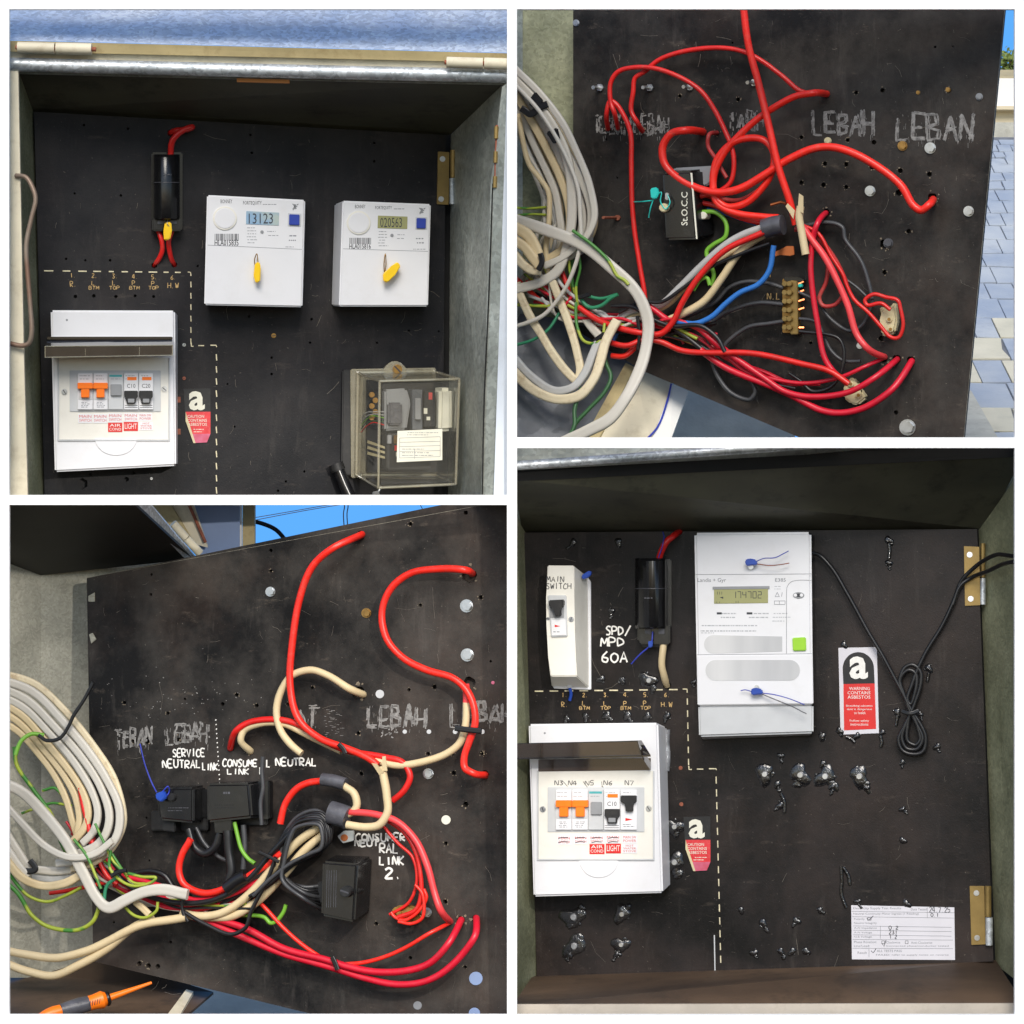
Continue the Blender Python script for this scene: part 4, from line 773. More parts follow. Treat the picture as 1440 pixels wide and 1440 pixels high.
# cables of the open board: (points, radius, height, material, label, hole, flat)
random.seed(11)
C = [
 # white and cream sheathed cables in the bundle on the left
 ([(722, 105, 40), (752, 140, 42), (782, 190, 45), (806, 232, 45), (824, 268, 45), (832, 300, 42), (828, 328, 40), (812, 352, 40), (790, 366, 40)], 6, 45, 'cable_white', 'outermost white cable of the bundle curving past the taped tie', '', 4),
 ([(722, 112), (748, 150), (772, 190), (792, 230), (808, 262), (818, 295), (816, 330), (800, 352), (775, 366)], 6, 36, 'cable_white', 'second white cable in from the outside of the taped bundle', '', 4),
 ([(722, 120), (744, 160), (764, 200), (782, 240), (796, 272), (803, 300), (800, 340), (785, 362), (768, 368)], 6, 28, 'cable_cream', 'middle cream cable of the taped bundle', '', 4),
 ([(722, 132), (742, 175), (760, 215), (774, 248), (784, 275), (788, 305), (784, 345), (790, 385), (806, 430, 20)], 5.5, 22, 'cable_cream', 'inner cream cable of the taped bundle', '', 4),
 ([(722, 146), (738, 185), (752, 222), (766, 252), (776, 280), (778, 310), (772, 352), (780, 395), (804, 440, 20)], 5.5, 16, 'cable_spotted', 'innermost stained cable of the taped bundle', '', 4),
 ([(722, 108), (752, 142), (776, 175), (792, 205), (801, 235), (804, 270), (804, 305), (798, 345), (785, 380), (762, 396), (722, 407)], 7, 52, 'cable_white', 'wide white cable dropping straight then bending left', '', 4),
 ([(728, 160), (736, 200), (745, 232), (760, 252), (771, 270), (773, 300), (768, 352), (776, 400), (800, 445, 24)], 3.8, 44, 'cable_cream', 'cream cable hanging beside the galvanised wall', '', 0),
 ([(722, 94), (760, 132), (790, 172), (812, 215), (830, 262), (836, 305), (826, 330), (812, 345), (792, 362), (765, 374)], 5, 54, 'cable_white', 'white cable on top of the bundle above the earth wire', '', 3.5),
 ([(722, 116), (760, 158), (792, 212), (812, 262), (816, 300), (817, 335), (810, 370), (792, 410), (765, 443), (740, 454), (722, 459)], 3, 62, 'cable_white', 'thin white round cable crossing the lower bundle', '', 0),
 ([(722, 308, 55), (770, 324, 62), (820, 345, 66), (862, 378, 68), (890, 404, 68), (906, 432, 68), (912, 458, 68), (908, 492, 68), (896, 528, 70), (880, 560, 72), (858, 588, 74), (826, 606, 76), (792, 622, 78)], 8.5, 66, 'cable_white', 'wide flat white cable sweeping across the panel to the box lip', '', 4.5),
 ([(722, 318), (742, 330), (754, 350), (760, 370)], 8, 70, 'cable_cream', 'upper of three stubby cream cables tied at the frame edge', '', 5),
 ([(722, 336), (738, 348), (752, 366), (758, 374)], 7, 74, 'cable_cream', 'middle of three stubby cream cables tied at the frame edge', '', 5),
 ([(722, 356), (736, 372), (750, 380), (760, 380)], 6.5, 70, 'cable_spotted', 'lower of three stubby cream cables tied at the frame edge', '', 4.5),
 ([(770, 372), (800, 362), (825, 345), (832, 320)], 5, 30, 'cable_grey', 'grey cable looping behind the white bundle', '', 3.5),
 ([(727, 398), (734, 420), (746, 446), (762, 472), (780, 500), (798, 524), (811, 534), (816, 522), (812, 496), (803, 464), (790, 430), (774, 388)], 6, 50, 'cable_spotted', 'rust spotted cream cable bent in a narrow U over the box floor', '', 4),
 ([(722, 502), (748, 530), (780, 550), (805, 545), (822, 525), (833, 500), (842, 478)], 6, 58, 'cable_grey', 'grey flat cable of the low loop above the box floor', '', 4),
 ([(722, 522), (750, 548), (785, 562), (815, 556), (834, 535), (845, 505), (852, 480), (868, 450)], 7, 66, 'cable_spotted', 'stained cream cable of the low loop above the box floor', '', 4.5),
 ([(818, 440), (828, 455), (840, 470), (848, 478)], 6, 40, 'cable_white', 'short white stub tied at the bundle knot', '', 4),
 ([(868, 452), (880, 440), (900, 434), (930, 428), (955, 405), (985, 375), (1020, 345), (1050, 328), (1080, 318)], 5.4, 34, 'cable_grey', 'grey white cable rising to the grey tape sleeve', '', 0),
 ([(880, 446), (915, 438), (940, 426), (962, 405), (985, 385), (1015, 362), (1045, 345), (1078, 326)], 5, 26, 'cable_cream', 'upper cream cable rising to the grey tape sleeve', '', 0),
 ([(930, 455), (957, 442), (990, 424), (1015, 392), (1040, 354), (1060, 338), (1084, 326)], 5.5, 38, 'cable_cream', 'lower cream cable rising to the grey tape sleeve', '', 0),
 ([(722, 98), (756, 138), (790, 190), (814, 236), (830, 276), (836, 312), (828, 336), (806, 358), (780, 372)], 5, 30, 'cable_cream', 'cream cable just inside the outermost white one', '', 3.6),
 ([(722, 128), (746, 168), (770, 212), (788, 250), (799, 285), (800, 320), (790, 350), (772, 364)], 5.5, 42, 'cable_cream', 'cream cable on top of the middle of the taped bundle', '', 4),
 ([(722, 140), (736, 168), (752, 204), (768, 240), (780, 268), (786, 296), (790, 330), (782, 366, 24)], 5.5, 34, 'cable_white', 'white cable partly hidden under the small tape patch', '', 4),
 # red cables
 ([(1044, -5, 60), (1052, 60, 60), (1066, 115, 58), (1080, 172, 56), (1094, 232, 54), (1107, 272, 50), (1115, 300, 46), (1119, 316, 44)], 5.2, 56, 'cable_bright', 'thick red cable dropping from the top edge of the photo', '', 0),
 ([(903, 184), (896, 172), (888, 156), (890, 130), (893, 110), (908, 99), (930, 83), (965, 72), (1010, 67), (1046, 73), (1075, 88), (1100, 107), (1122, 126), (1140, 133)], 3.5, 26, 'cable_red', 'red cable arching highest over the panel', 'a', 0),
 ([(869, 180), (864, 160), (859, 143), (859, 118), (868, 102), (890, 95), (920, 96), (950, 106), (985, 128), (1005, 155), (1020, 185), (1030, 212), (1032, 236), (1026, 258), (1010, 270), (985, 276)], 3.5, 34, 'cable_red', 'red cable arching over and down to the link box', 'a', 0),
 ([(855, 181), (853, 160), (858, 142), (866, 146), (876, 160), (886, 185), (888, 230), (889, 280), (893, 330), (899, 370), (906, 412), (908, 440)], 3.6, 30, 'cable_red', 'red cable hanging straight down left of the link box', 'a', 0),
 ([(1162, 132), (1145, 131), (1120, 135), (1090, 150), (1060, 172), (1035, 195), (1015, 220), (1004, 248), (1006, 275), (1022, 290), (1048, 286), (1072, 264), (1086, 240), (1088, 215), (1075, 198), (1050, 194), (1026, 204), (1008, 226), (1002, 258), (1008, 285), (1035, 300), (1075, 305), (1095, 306)], 5, 40, 'cable_bright', 'thick red cable coiled once in front of the link box', 'a', 0),
 ([(988, 185), (965, 183), (945, 188), (932, 205), (933, 226), (948, 246), (975, 262), (1005, 270), (1040, 266), (1075, 246), (1110, 223), (1140, 210), (1170, 207), (1205, 217), (1240, 238), (1268, 262), (1284, 288), (1296, 295), (1306, 288), (1312, 281)], 5.6, 48, 'cable_bright', 'thick red cable snaking right to the large hole', 'ab', 0),
 ([(1008, 187), (997, 190), (996, 205), (1008, 226), (1018, 244), (1022, 250)], 3, 28, 'cable_dusty', 'short dusty red cable between two arches above the link box', 'a', 0),
 ([(978, 270), (1005, 278), (1040, 282), (1075, 262)], 3.6, 22, 'cable_dusty', 'dusty red cable leaving the side of the link box', '', 0),
 ([(980, 284), (1006, 290), (1030, 302), (1062, 312), (1084, 316)], 3.6, 26, 'cable_red', 'red cable leaving the side of the link box to the tape', '', 0),
 ([(1161, 300), (1150, 314), (1143, 335), (1140, 370), (1143, 410), (1150, 455), (1158, 500), (1170, 520), (1192, 540)], 4.2, 40, 'cable_crimson', 'crimson cable falling from a hole down past the brass link', 'a', 0),
 ([(1128, 318), (1142, 338), (1158, 358), (1176, 392), (1192, 430), (1205, 470), (1220, 490), (1243, 502)], 4.8, 44, 'cable_pink', 'pinkish red cable slanting down right of the brass link', 'b', 0),
 ([(1126, 316), (1150, 328), (1168, 358), (1185, 385), (1190, 400), (1200, 420), (1220, 438), (1238, 458), (1252, 474), (1264, 474), (1270, 458), (1266, 434), (1262, 422), (1246, 418), (1228, 414), (1216, 422), (1220, 429), (1240, 427), (1252, 436)], 2.8, 34, 'cable_red', 'thin red wire knotted round the beige connector', '', 0),
 ([(1158, 340), (1164, 365), (1162, 395), (1152, 420), (1158, 430), (1175, 428), (1188, 412)], 3, 22, 'cable_dusty', 'dull red wire bent behind the pinkish cable', '', 0),
 ([(1118, 322), (1140, 326), (1160, 345), (1178, 372), (1190, 398)], 3.8, 26, 'cable_dusty', 'dull red cable leaving the cream sleeve', '', 0),
 ([(814, 432), (845, 452), (895, 467), (927, 470), (945, 455), (960, 425), (985, 387), (1020, 352), (1075, 326)], 4.4, 52, 'cable_red', 'red cable dipping low then climbing to the tape sleeve', '', 0),
 ([(850, 470), (880, 458), (905, 448), (930, 432), (960, 402), (990, 372), (1030, 345), (1076, 324)], 3, 20, 'cable_crimson', 'thin crimson cable behind the cream rising cables', '', 0),
 ([(882, 396), (895, 416), (920, 436), (940, 450), (980, 460), (1000, 477), (1032, 502), (1080, 535), (1105, 551), (1142, 558), (1192, 552), (1230, 531), (1261, 506)], 4.4, 40, 'cable_crimson', 'crimson cable crossing low to the middle of three holes', 'b', 0),
 ([(845, 478), (880, 486), (905, 478), (927, 480), (957, 492), (995, 496), (1045, 496), (1080, 500), (1130, 512), (1167, 522), (1194, 540)], 4.2, 46, 'cable_red', 'red cable running level to the lower beige connector', '', 0),
 ([(985, 492), (1020, 517), (1080, 542), (1117, 558), (1155, 577), (1185, 581), (1217, 572), (1255, 547), (1282, 509)], 4.8, 36, 'cable_crimson', 'lowest crimson cable curving up to the rightmost hole', 'b', 0),
 ([(990, 470), (1020, 500), (1050, 524), (1080, 531), (1130, 539), (1180, 531), (1217, 515), (1243, 504)], 3, 28, 'cable_crimson', 'thin crimson wire rising to the leftmost of three holes', 'b', 0),
 ([(860, 500), (880, 500), (895, 485), (905, 460)], 4, 30, 'cable_bright', 'short bright red stub curling under the knot', '', 0),
 ([(722, 388), (740, 405), (762, 425), (778, 436)], 3.6, 34, 'cable_bright', 'bright red cable coming in at the left edge', '', 0),
 ([(786, 372), (797, 400), (806, 430), (818, 440)], 3.6, 34, 'cable_red', 'red cable dropping behind the white cables into the knot', '', 0),
 # blue, green, black
 ([(1088, 345), (1082, 380), (1066, 400), (1040, 412), (1020, 428), (1000, 446), (978, 455), (950, 452)], 4, 44, 'cable_blue', 'blue cable curving down from the tape sleeve', '', 0),
 ([(982, 292), (1010, 297), (1035, 306), (1064, 316)], 2.6, 16, 'cable_blue', 'thin blue wire behind the link box coil', '', 0),
 ([(985, 298), (1006, 299), (1020, 312), (1020, 332), (1004, 344), (994, 354), (999, 372), (1004, 386), (1001, 402)], 3.2, 30, 'cable_green', 'green wire looping down from the link box', '', 0),
 ([(975, 408), (986, 392), (994, 391), (998, 401)], 3, 44, 'cable_green', 'short green wire tip poking over the cream cables', '', 0),
 ([(870, 440), (900, 425), (930, 425), (960, 405), (1000, 375), (1040, 358), (1082, 342)], 2.6, 46, 'cable_black', 'black wire crossing over the rising cream cables', '', 0),
 ([(1102, 405), (1080, 398), (1050, 396), (1025, 405), (1005, 425), (960, 448)], 3, 20, 'cable_charcoal', 'charcoal wire entering the top of the brass link', '', 0),
 ([(1102, 428), (1070, 426), (1040, 432), (1012, 445), (996, 462), (1000, 500), (1010, 530), (1030, 554), (1054, 562), (1062, 550), (1052, 530), (1035, 512)], 3.2, 24, 'cable_charcoal', 'charcoal wire looping down to the lower panel edge', '', 0),
 ([(1102, 452), (1080, 455), (1052, 460), (1022, 482), (1016, 492)], 3, 18, 'cable_charcoal', 'charcoal wire entering the bottom of the brass link', '', 0),
 ([(850, 448), (880, 456), (905, 452), (930, 454), (960, 470), (985, 490), (995, 498)], 3.6, 34, 'cable_black', 'black cable through the middle of the knot', '', 0),
 ([(860, 430), (890, 432), (915, 448), (945, 458), (985, 458), (1008, 475), (1020, 495)], 3.2, 48, 'cable_black', 'black cable draped over the crimson crossing', '', 0),
 ([(1125, 318), (1165, 313), (1185, 320), (1188, 336), (1205, 358), (1215, 376), (1222, 400), (1226, 420)], 3, 18, 'cable_charcoal', 'kinked charcoal wire above the thin red loop', '', 0),
 ([(1188, 392), (1205, 404), (1218, 416)], 2.2, 12, 'cable_charcoal', 'short charcoal wire under the thin red loop', '', 0),
 ([(1122, 410), (1148, 424), (1170, 450), (1195, 465), (1212, 458), (1222, 440), (1228, 420)], 2.6, 14, 'cable_charcoal', 'charcoal wire sagging between brass link and red loop', '', 0),
 ([(1124, 448), (1148, 453), (1160, 475), (1170, 495), (1186, 507), (1210, 508)], 2.6, 18, 'cable_charcoal', 'charcoal wire leading down from the foot of the brass link', '', 0),
 ([(1124, 466), (1160, 470), (1180, 477), (1187, 497), (1180, 530), (1165, 546), (1142, 550), (1126, 536), (1110, 525)], 2.6, 26, 'cable_black', 'black wire looping in front of the crimson cables', '', 0),
 ([(860, 485), (872, 462), (890, 448), (912, 445)], 3, 16, 'cable_blue', 'dark blue wire inside the knot of cables', '', 0),
 ([(722, 292), (745, 293), (768, 291)], 1.8, 30, 'cable_earth', 'upper of two short earth wires on the galvanised wall', '', 0),
 ([(722, 304), (745, 301), (768, 302)], 1.8, 30, 'cable_earth', 'lower of two short earth wires on the galvanised wall', '', 0),
 ([(805, 324), (830, 342), (855, 366), (868, 388), (878, 394), (884, 400)], 2.4, 74, 'cable_earth', 'earth wire lying over the wide flat white cable', '', 0),
 ([(800, 362), (803, 392), (812, 420), (826, 438)], 2, 40, 'cable_earth', 'earth wire dropping beside the red cable into the knot', '', 0),
 ([(812, 350), (816, 375), (810, 405), (814, 432), (822, 442)], 2, 48, 'cable_earth', 'yellow green earth wire just left of the knot', '', 0),
 ([(810, 425), (812, 460), (822, 480), (838, 482), (848, 472), (850, 455)], 2.2, 60, 'cable_earth', 'earth wire looping under the knot', '', 0),
 ([(722, 428), (745, 430), (775, 430), (800, 420)], 2.4, 40, 'cable_earth', 'earth wire running level into the knot from the left', '', 0),
 ([(722, 486), (752, 477), (772, 462), (786, 440)], 2.2, 44, 'cable_teal_green', 'teal green earth wire curving over the box floor', '', 0),
 ([(815, 418), (828, 432), (845, 430), (858, 420), (869, 414)], 2.8, 56, 'cable_teal_green', 'teal green wire tip pointing right out of the knot', '', 0),
 ([(822, 415), (845, 420), (868, 414)], 2.4, 50, 'cable_teal_green', 'straight teal green wire out of the knot', '', 0),
 ([(846, 488), (852, 510), (859, 530), (850, 552), (828, 575), (812, 592), (806, 602)], 3, 54, 'cable_dark_green', 'dark green cable falling to the box floor', '', 0),
 ([(818, 545), (808, 575), (808, 600), (795, 622)], 3, 60, 'cable_dark_green', 'dark green cable leaving at the bottom of the photo', '', 0),
]
FILL = {'cable_white': ('thin white wire tangled in the upper right knot', 'thin white wires in the upper right knot'), 'cable_crimson': ('thin red wire tangled in the upper right knot', 'thin red wires in the upper right knot'), 'cable_earth': ('thin earth wire tangled in the upper right knot', 'thin earth wires in the upper right knot'), 'cable_black': ('thin black wire tangled in the upper right knot', 'thin black wires in the upper right knot'), 'cable_grey': ('thin grey wire tangled in the upper right knot', 'thin grey wires in the upper right knot')}
FILLERS = []
for i in range(30):
    m_ = ('cable_crimson', 'cable_black', 'cable_white', 'cable_earth', 'cable_grey')[i % 5]; j = lambda a: random.uniform(-a, a)
    FILLERS.append(([(776 + j(40), 385 + j(40)), (800 + j(18), 425 + j(22)), (836 + j(14), 448 + j(12)), (872 + j(12), 455 + j(12)), (905 + j(10), 458 + j(12)), (940 + j(16), 462 + j(14)), (985 + j(25), 470 + j(26))][:random.choice((4, 5, 6, 7))], random.uniform(1.6, 3), random.uniform(14, 46), m_))
for i in range(7):
    j = lambda a: random.uniform(-a, a); d = j(9)
    FILLERS.append(([(868 + j(20), 452 + j(10)), (905, 460 + d), (945, 466 + d), (985 + j(6), 482 + d), (1025 + j(8), 508 + d), (1070 + j(8), 528 + d), (1110 + j(10), 542 + d * .6), (1150 + j(10), 545 + d)][:random.choice((6, 7, 8))], random.uniform(1.6, 2.6), random.uniform(12, 34), ('cable_crimson', 'cable_black')[i % 3 == 2]))
for i in range(9):
    m_ = ('cable_white', 'cable_grey')[i % 2]; j = lambda a: random.uniform(-a, a)
    FILLERS.append(([(722, 150 + j(20)), (740 + j(6), 205 + j(10)), (760 + j(10), 255 + j(10)), (778 + j(16), 300 + j(10)), (770 + j(20), 350 + j(10)), (758 + j(30), 400 + j(16))], random.uniform(2.2, 3.6), random.uniform(8, 30), m_))
for pts, r, h, m_ in FILLERS: wire(b, pts, r, h, m_, label=FILL[m_][0], group=FILL[m_][1], n=8)
def lift(pts, h): return [q if len(q) > 2 else (q[0], q[1], h + max(0, q[1] - 440) * .35 * max(0, min(1, (930 - q[0]) / 40))) for q in pts]
for pts, r, h, m_, lab, hole, fl in C:
    pts = lift([q[:2] if q[1] > 440 and len(q) > 2 else q for q in pts], h)
    wire(b, pts, r, h, m_, label=lab, hole=hole, flat=fl or None)
# cream split sleeve, tape sleeve, ties
bm = bmesh.new(); sweep(bm, path(b, [(1126, 290), (1124, 305), (1128, 330), (1133, 358)], 54), .0058, n=16); o = mk('split_sleeve', bm, 'cable_cream', None, 'cut cream cable sleeve below the falling thick red cable', 'sleeve')
for q in ([(1118, 296, 52), (1108, 286, 54), (1105, 290, 54), (1116, 308, 52)], [(1122, 296, 58), (1124, 272, 60), (1130, 276, 60), (1130, 300, 58)]): mk('sleeve_tongue', slab([b.p(*p) for p in q], b.n * .0015), 'cable_cream', o)
def band(bay, pts, r, m_, label, h, name='tape_wrap', cat='tape', flat=None):
    bm = bmesh.new(); P = path(bay, pts, h, 6); sweep(bm, P, r / 1000 * 1.06, (flat or r) / 1000 * 1.06, bay.n, n=18); return mk(name, bm, m_, None, label, cat)
band(b, [(1075, 322), (1088, 318), (1101, 316)], 14, 'tape_grey', 'grey tape wrapped round the cables left of the cream sleeve', 40, flat=18)
for pts, w, lab, hh in (([(733, 152), (746, 160), (758, 152), (770, 146)], 5, 'black cable tie round the top of the white bundle', 58), ([(757, 380), (762, 368), (760, 356)], 4, 'black cable tie round the three stubby cream cables', 82), ([(814, 418), (822, 416), (830, 414)], 3, 'black cable tie at the knot of earth wires', 62), ([(897, 492), (899, 470), (896, 444)], 2.6, 'black cable tie beneath the wide flat white cable', 60), ([(836, 480), (844, 474), (850, 470)], 3.6, 'black tape at the top of the low cable loop', 74)):
    wire(b, pts, w, hh, 'tape_black', label=lab, name='cable_tie', cat='cable tie', flat=2.2)
mk('tape_patch', blk(b, [(745, 138), (752, 128), (764, 142), (756, 157), (742, 146)], 60, 54, 2), 'tape_black', None, 'black tape patch on the upper white bundle', 'tape')
mk('tape_patch', blk(b, [(767, 186), (783, 179), (787, 196), (778, 203)], 62, 56, 2), 'tape_black', None, 'small black tape patch on the middle of the white bundle', 'tape')
mk('copper_lug', blk(b, [(1106, 346), (1116, 346), (1117, 358), (1110, 360), (1098, 358), (1085, 362), (1085, 356), (1100, 350)], 24, 20, .6), 'copper', None, 'flat copper lug hanging below the cream sleeve', 'lug')
mk('copper_lug', sweep(bmesh.new(), [b.p(1084, 288, 30), b.p(1098, 284, 30), b.p(1106, 286, 34)], .0022, n=8), 'copper', None, 'bare copper end poking out above the grey tape', 'lug')
# ================================================================ lower left: open board with tidied wiring
b = BL
LIM[:] = [-200, 719.5, 703, 1700]
t = thing('metal_meter_box', 'open galvanised meter box left of the tidied rear panel, lower left', 'meter box', W(80, 1400, .3))
wall([W(-10, 777, .385), W(58, 805, .43), W(58, 1375, .43), W(-10, 1375, .385)], 'galvanised_pale', t, 'side_wall', (-.003, .003, 0))
wall([W(58, 800, .43), W(268, 776, .43), W(268, 1390, .43), W(58, 1376, .43)], 'galvanised_pale', t, 'back_wall', (0, .004, 0))
wall([W(-10, 784, .385), W(58, 809, .428), W(140, 799, .428), W(272, 786, .36), W(182, 695, .06), W(-10, 695, .06)], 'near_black', t, 'ceiling', (0, .002, .004))
wall([W(181, 703, .10), W(206, 703, .16), W(278, 788, .37), W(262, 788, .35)], 'galvanised_rim', t, 'rim', (0, .004, .002))
wall([W(206, 703, .40), W(236, 703, .40), W(268, 757, .40), W(255, 765, .40)], 'tan_paint', t, 'lid_lip', (0, .003, .003))
wall([W(232, 703, .405), W(270, 703, .405), W(292, 770, .405), W(262, 762, .405)], 'cream_paint', t, 'lid_flange', (0, .003, .003))
wall([W(250, 703, .42), W(337, 703, .42), W(337, 790, .42), W(284, 790, .42)], 'sky_tint', t, 'lid', (0, .004, .003))
bm = bmesh.new(); sweep(bm, [W(263, 703, .40), W(289, 763, .40)], .0026, n=8); mk('lid_edge', bm, 'rust', t)
hg = mk('hinge', sweep(bmesh.new(), [W(243, 736, .32), W(261, 756, .33)], .0066, n=16), 'cream_paint', t); mk('knuckle', sweep(bmesh.new(), [W(262, 757, .33), W(281, 778, .34)], .0066, n=16), 'cream_paint', hg)
wall([W(-10, 1378, .43), W(60, 1370, .43), W(140, 1345, .43), W(300, 1395, .32), W(236, 1450, .08), W(-10, 1450, .08)], 'grimy_floor', t, 'floor', (0, .002, -.004))
wall([W(262, 1391, .30), W(272, 1394, .30), W(240, 1450, .07), W(218, 1450, .07)], 'cream_paint', t, 'front_lip', (0, .002, -.006))
mk('concrete_slab', slab([W(250, 1375, .6), W(480, 1375, .6), W(480, 1460, .4), W(220, 1460, .4)], (0, .01, -.02)), 'brightened_concrete', kind='structure')
mk('rain_pipe', sweep(bmesh.new(), [W(334, 690, .45), W(334, 800, .45)], .0075, n=16), 'white_wall', None, 'white vertical pipe against the blue sky', 'pipe')
mk('timber_post', slab([W(341, 690, .46), W(358, 690, .46), W(358, 800, .46), W(341, 800, .46)], (0, .02, 0)), 'tan_paint', None, 'narrow tan post beside the white pipe', 'post')
for a, c, lab in (((340, 735), (520, 699), 'lower overhead power line behind the rear panel'), ((340, 731), (500, 702), 'upper overhead power line behind the rear panel'), ((590, 708), (600, 725), 'short power line at the right of the sky')):
    mk('power_line', sweep(bmesh.new(), catmull([W(*a, 4), W((a[0] + c[0]) / 2, (a[1] + c[1]) / 2 + .8, 4), W(*c, 4)], 4), .0011, n=6), 'black_matte', None, lab, 'power line', 'overhead power lines')
for x in (483, 488): mk('insulator_rod', sweep(bmesh.new(), catmull([W(x, 700, 4), W(x + 1.5, 712, 4), W(x, 722, 4), W(x + 1, 742, 4)], 4), .0016, n=6), 'black_matte', None, ('left' if x == 483 else 'right') + ' of two dark hanging rods seen against the sky', 'rod', 'hanging rods')
bm = bmesh.new(); sweep(bm, catmull([W(345, 731, .6), W(368, 736, .6), W(388, 745, .6), W(402, 760, .6)], 5), .0036, n=10); mk('service_cable', bm, 'cable_black', None, 'black service cable drooping behind the top edge of the panel', 'cable')
# board
t = thing('switchboard_panel', 'rear of black panel with neatly tied red cables, lower left', 'panel', b.p(450, 1430))
H = [(213, 808, 2), (212, 836, 2.2), (507, 752, 6), (577, 737, 3), (655, 721, 3.2), (381, 774, 2.6), (381, 803, 2.4), (591, 851, 2.6), (676, 840, 3.2), (660, 809, 11), (504, 974, 9.5), (575, 970, 2.6), (611, 966, 3.4), (660, 960, 9), (439, 967, 2.6), (405, 990, 2.6), (361, 992, 3),
     (504, 1031, 3), (313, 990, 3), (333, 977, 3), (236, 1003, 2.6), (260, 983, 2), (175, 988, 2.6), (189, 1041, 4.5), (207, 1042, 4.5), (249, 1039, 4.5), (655, 1131, 4), (627, 1186, 3), (626, 1268, 3.4), (529, 1299, 3), (577, 1347, 3), (654, 1360, 2.6), (638, 1087, 3.5), (636, 1060, 3), (680, 1060, 3), (602, 1060, 3),
     (648, 1294, 6), (669, 1292, 6), (633, 1296, 5), (682, 1089, 6), (196, 1355, 3.6), (209, 1358, 3.6), (222, 1359, 3.6), (240, 1325, 2.2), (206, 1150, 1.6), (210, 1210, 1.6), (160, 1297, 1.6), (690, 930, 2), (350, 1055, 5), (508, 1088, 3), (677, 1059, 3)]
board(b, [(122, 813), (640, 706), (740, 686), (740, 1460), (560, 1456), (345, 1403), (131, 1352)], H, t, m='board_rear', thick=12); weather(b, t, (135, 800, 700, 1400), 280, H)
mk('edge_face', slab([b.p(122, 812.6, .3), b.p(122, 812.6, -13), b.p(740, 685.6, -13), b.p(740, 685.6, .3)], Vector((0, 0, .0006))), 'board_edge', t)
random.seed(9)
for w_, x0, y0, x1, y1, dy, br in (('TEBAN', 163, 1028, 214, 1050, -3, .5), ('LEBAH', 234, 1024, 292, 1046, -4, .5), ('AT', 414, 1000, 446, 1020, -2, .5), ('LEBAH', 518, 996, 598, 1024, -6, .22), ('LEBAH', 634, 994, 722, 1020, -6, .22)):
    bm = bmesh.new(); hand(bm, b, w_, x0, y0, x1, y1, .4, 2.2, .12, dy, br)
    for k in range(int((x1 - x0) * .35)): x, y = random.uniform(x0, x1 + 3), random.uniform(y0 - 4, y1 + 5); ribbon(bm, b, [(x, y), (x + random.uniform(-1, 1), y + random.uniform(2, 9))], .35, random.uniform(.12, .4))
    mk('stencil_lettering', bm, 'chalk_ink', t)
bm = bmesh.new()
for i in range(30): x = random.uniform(455, 480); ribbon(bm, b, [(x, 998 + i * 1.3), (x + random.uniform(1, 6), 998 + i * 1.3 + random.uniform(-.6, .6))], .3, .35)
for i in range(60): x, y = random.gauss(260, 60), random.gauss(985, 18); ribbon(bm, b, [(x, y), (x + random.uniform(.6, 2), y + random.uniform(-1, 1))], .3, random.uniform(.3, .8))
for i in range(16): x, y = 545 + random.gauss(0, 6), 1030 + random.gauss(0, 4); ribbon(bm, b, [(x, y), (x + random.uniform(1, 4), y + random.uniform(-3, 3))], .3, random.uniform(.5, 1.3))
o = mk('chalk_flecks', bm, 'chalk_ink', t); o['kind'] = 'stuff'
for s, x0, y0, x1, y1, w in (('SERVICE', 243, 1053, 288, 1064, 1.1), ('NEUTRAL', 229, 1069, 282, 1080, 1.2), ('LINK', 285, 1073, 306, 1083, 1.1), ('CONSUME', 313, 1068, 362, 1078, 1.2), ('LINK', 320, 1081, 350, 1089, 1.1), ('1.', 364, 1078, 371, 1089, 1.2), ('L', 375, 1068, 380, 1078, 1.2), ('NEUTRAL', 388, 1067, 445, 1077, 1.3),
    ('CONSUMER', 500, 1172, 570, 1183, 1.4), ('NEUT', 499, 1181, 532, 1190, 1.4), ('RAL', 534, 1187, 560, 1200, 1.4), ('LINK', 534, 1204, 568, 1216, 1.5), ('2.', 541, 1221, 566, 1235, 1.9)): bm = bmesh.new(); hand(bm, b, s, x0, y0, x1, y1, .3, w, .07); mk('painted_lettering', bm, 'white_ink', t)
bm = bmesh.new()
for i in range(14): ribbon(bm, b, [(303 + i * .4, 1012 + i * 6.4), (304 + i * .4, 1013 + i * 6.4)], .3, 1.1)
mk('dotted_line', bm, 'white_ink', t)
for x, y, r, m_ in ((380, 832, 6, 'zinc'), (515, 862, 6, 'old_brass'), (656, 852, 8, 'zinc'), (657, 921, 8, 'zinc'), (602, 1088, 6.5, 'zinc'), (600, 1283, 6, 'zinc')): screw(b, x, y, r, t, m_, kind='hex')
for x, y, r, m_ in ((534, 976, 6, 'grey_plastic'), (569, 1029, 3, 'grey_plastic'), (603, 1029, 3.2, 'grey_plastic'), (627, 1153, 6.5, 'aged_paper'), (669, 1376, 9.5, 'sky_tint'), (587, 1414, 6, 'mid_grey'), (667, 1425, 8, 'sky_tint'), (640, 1029, 3.4, 'grey_plastic'), (678, 1029, 3.4, 'grey_plastic'), (693, 960, 2.4, 'pink_print')): mk('lit_hole_disc', cyl(b, x, y, r, .8, -2, 18, bev=.3), m_, t)  # discs painted for daylight showing through open holes
mk('edge_clip', blk(b, [(124, 838), (133, 833), (133, 846), (124, 846)], 2, 0, .5), 'galvanised_pale', t); mk('edge_clip', blk(b, [(125, 892), (130, 890), (135, 899), (128, 905)], 2, 0, .5), 'galvanised_pale', t)
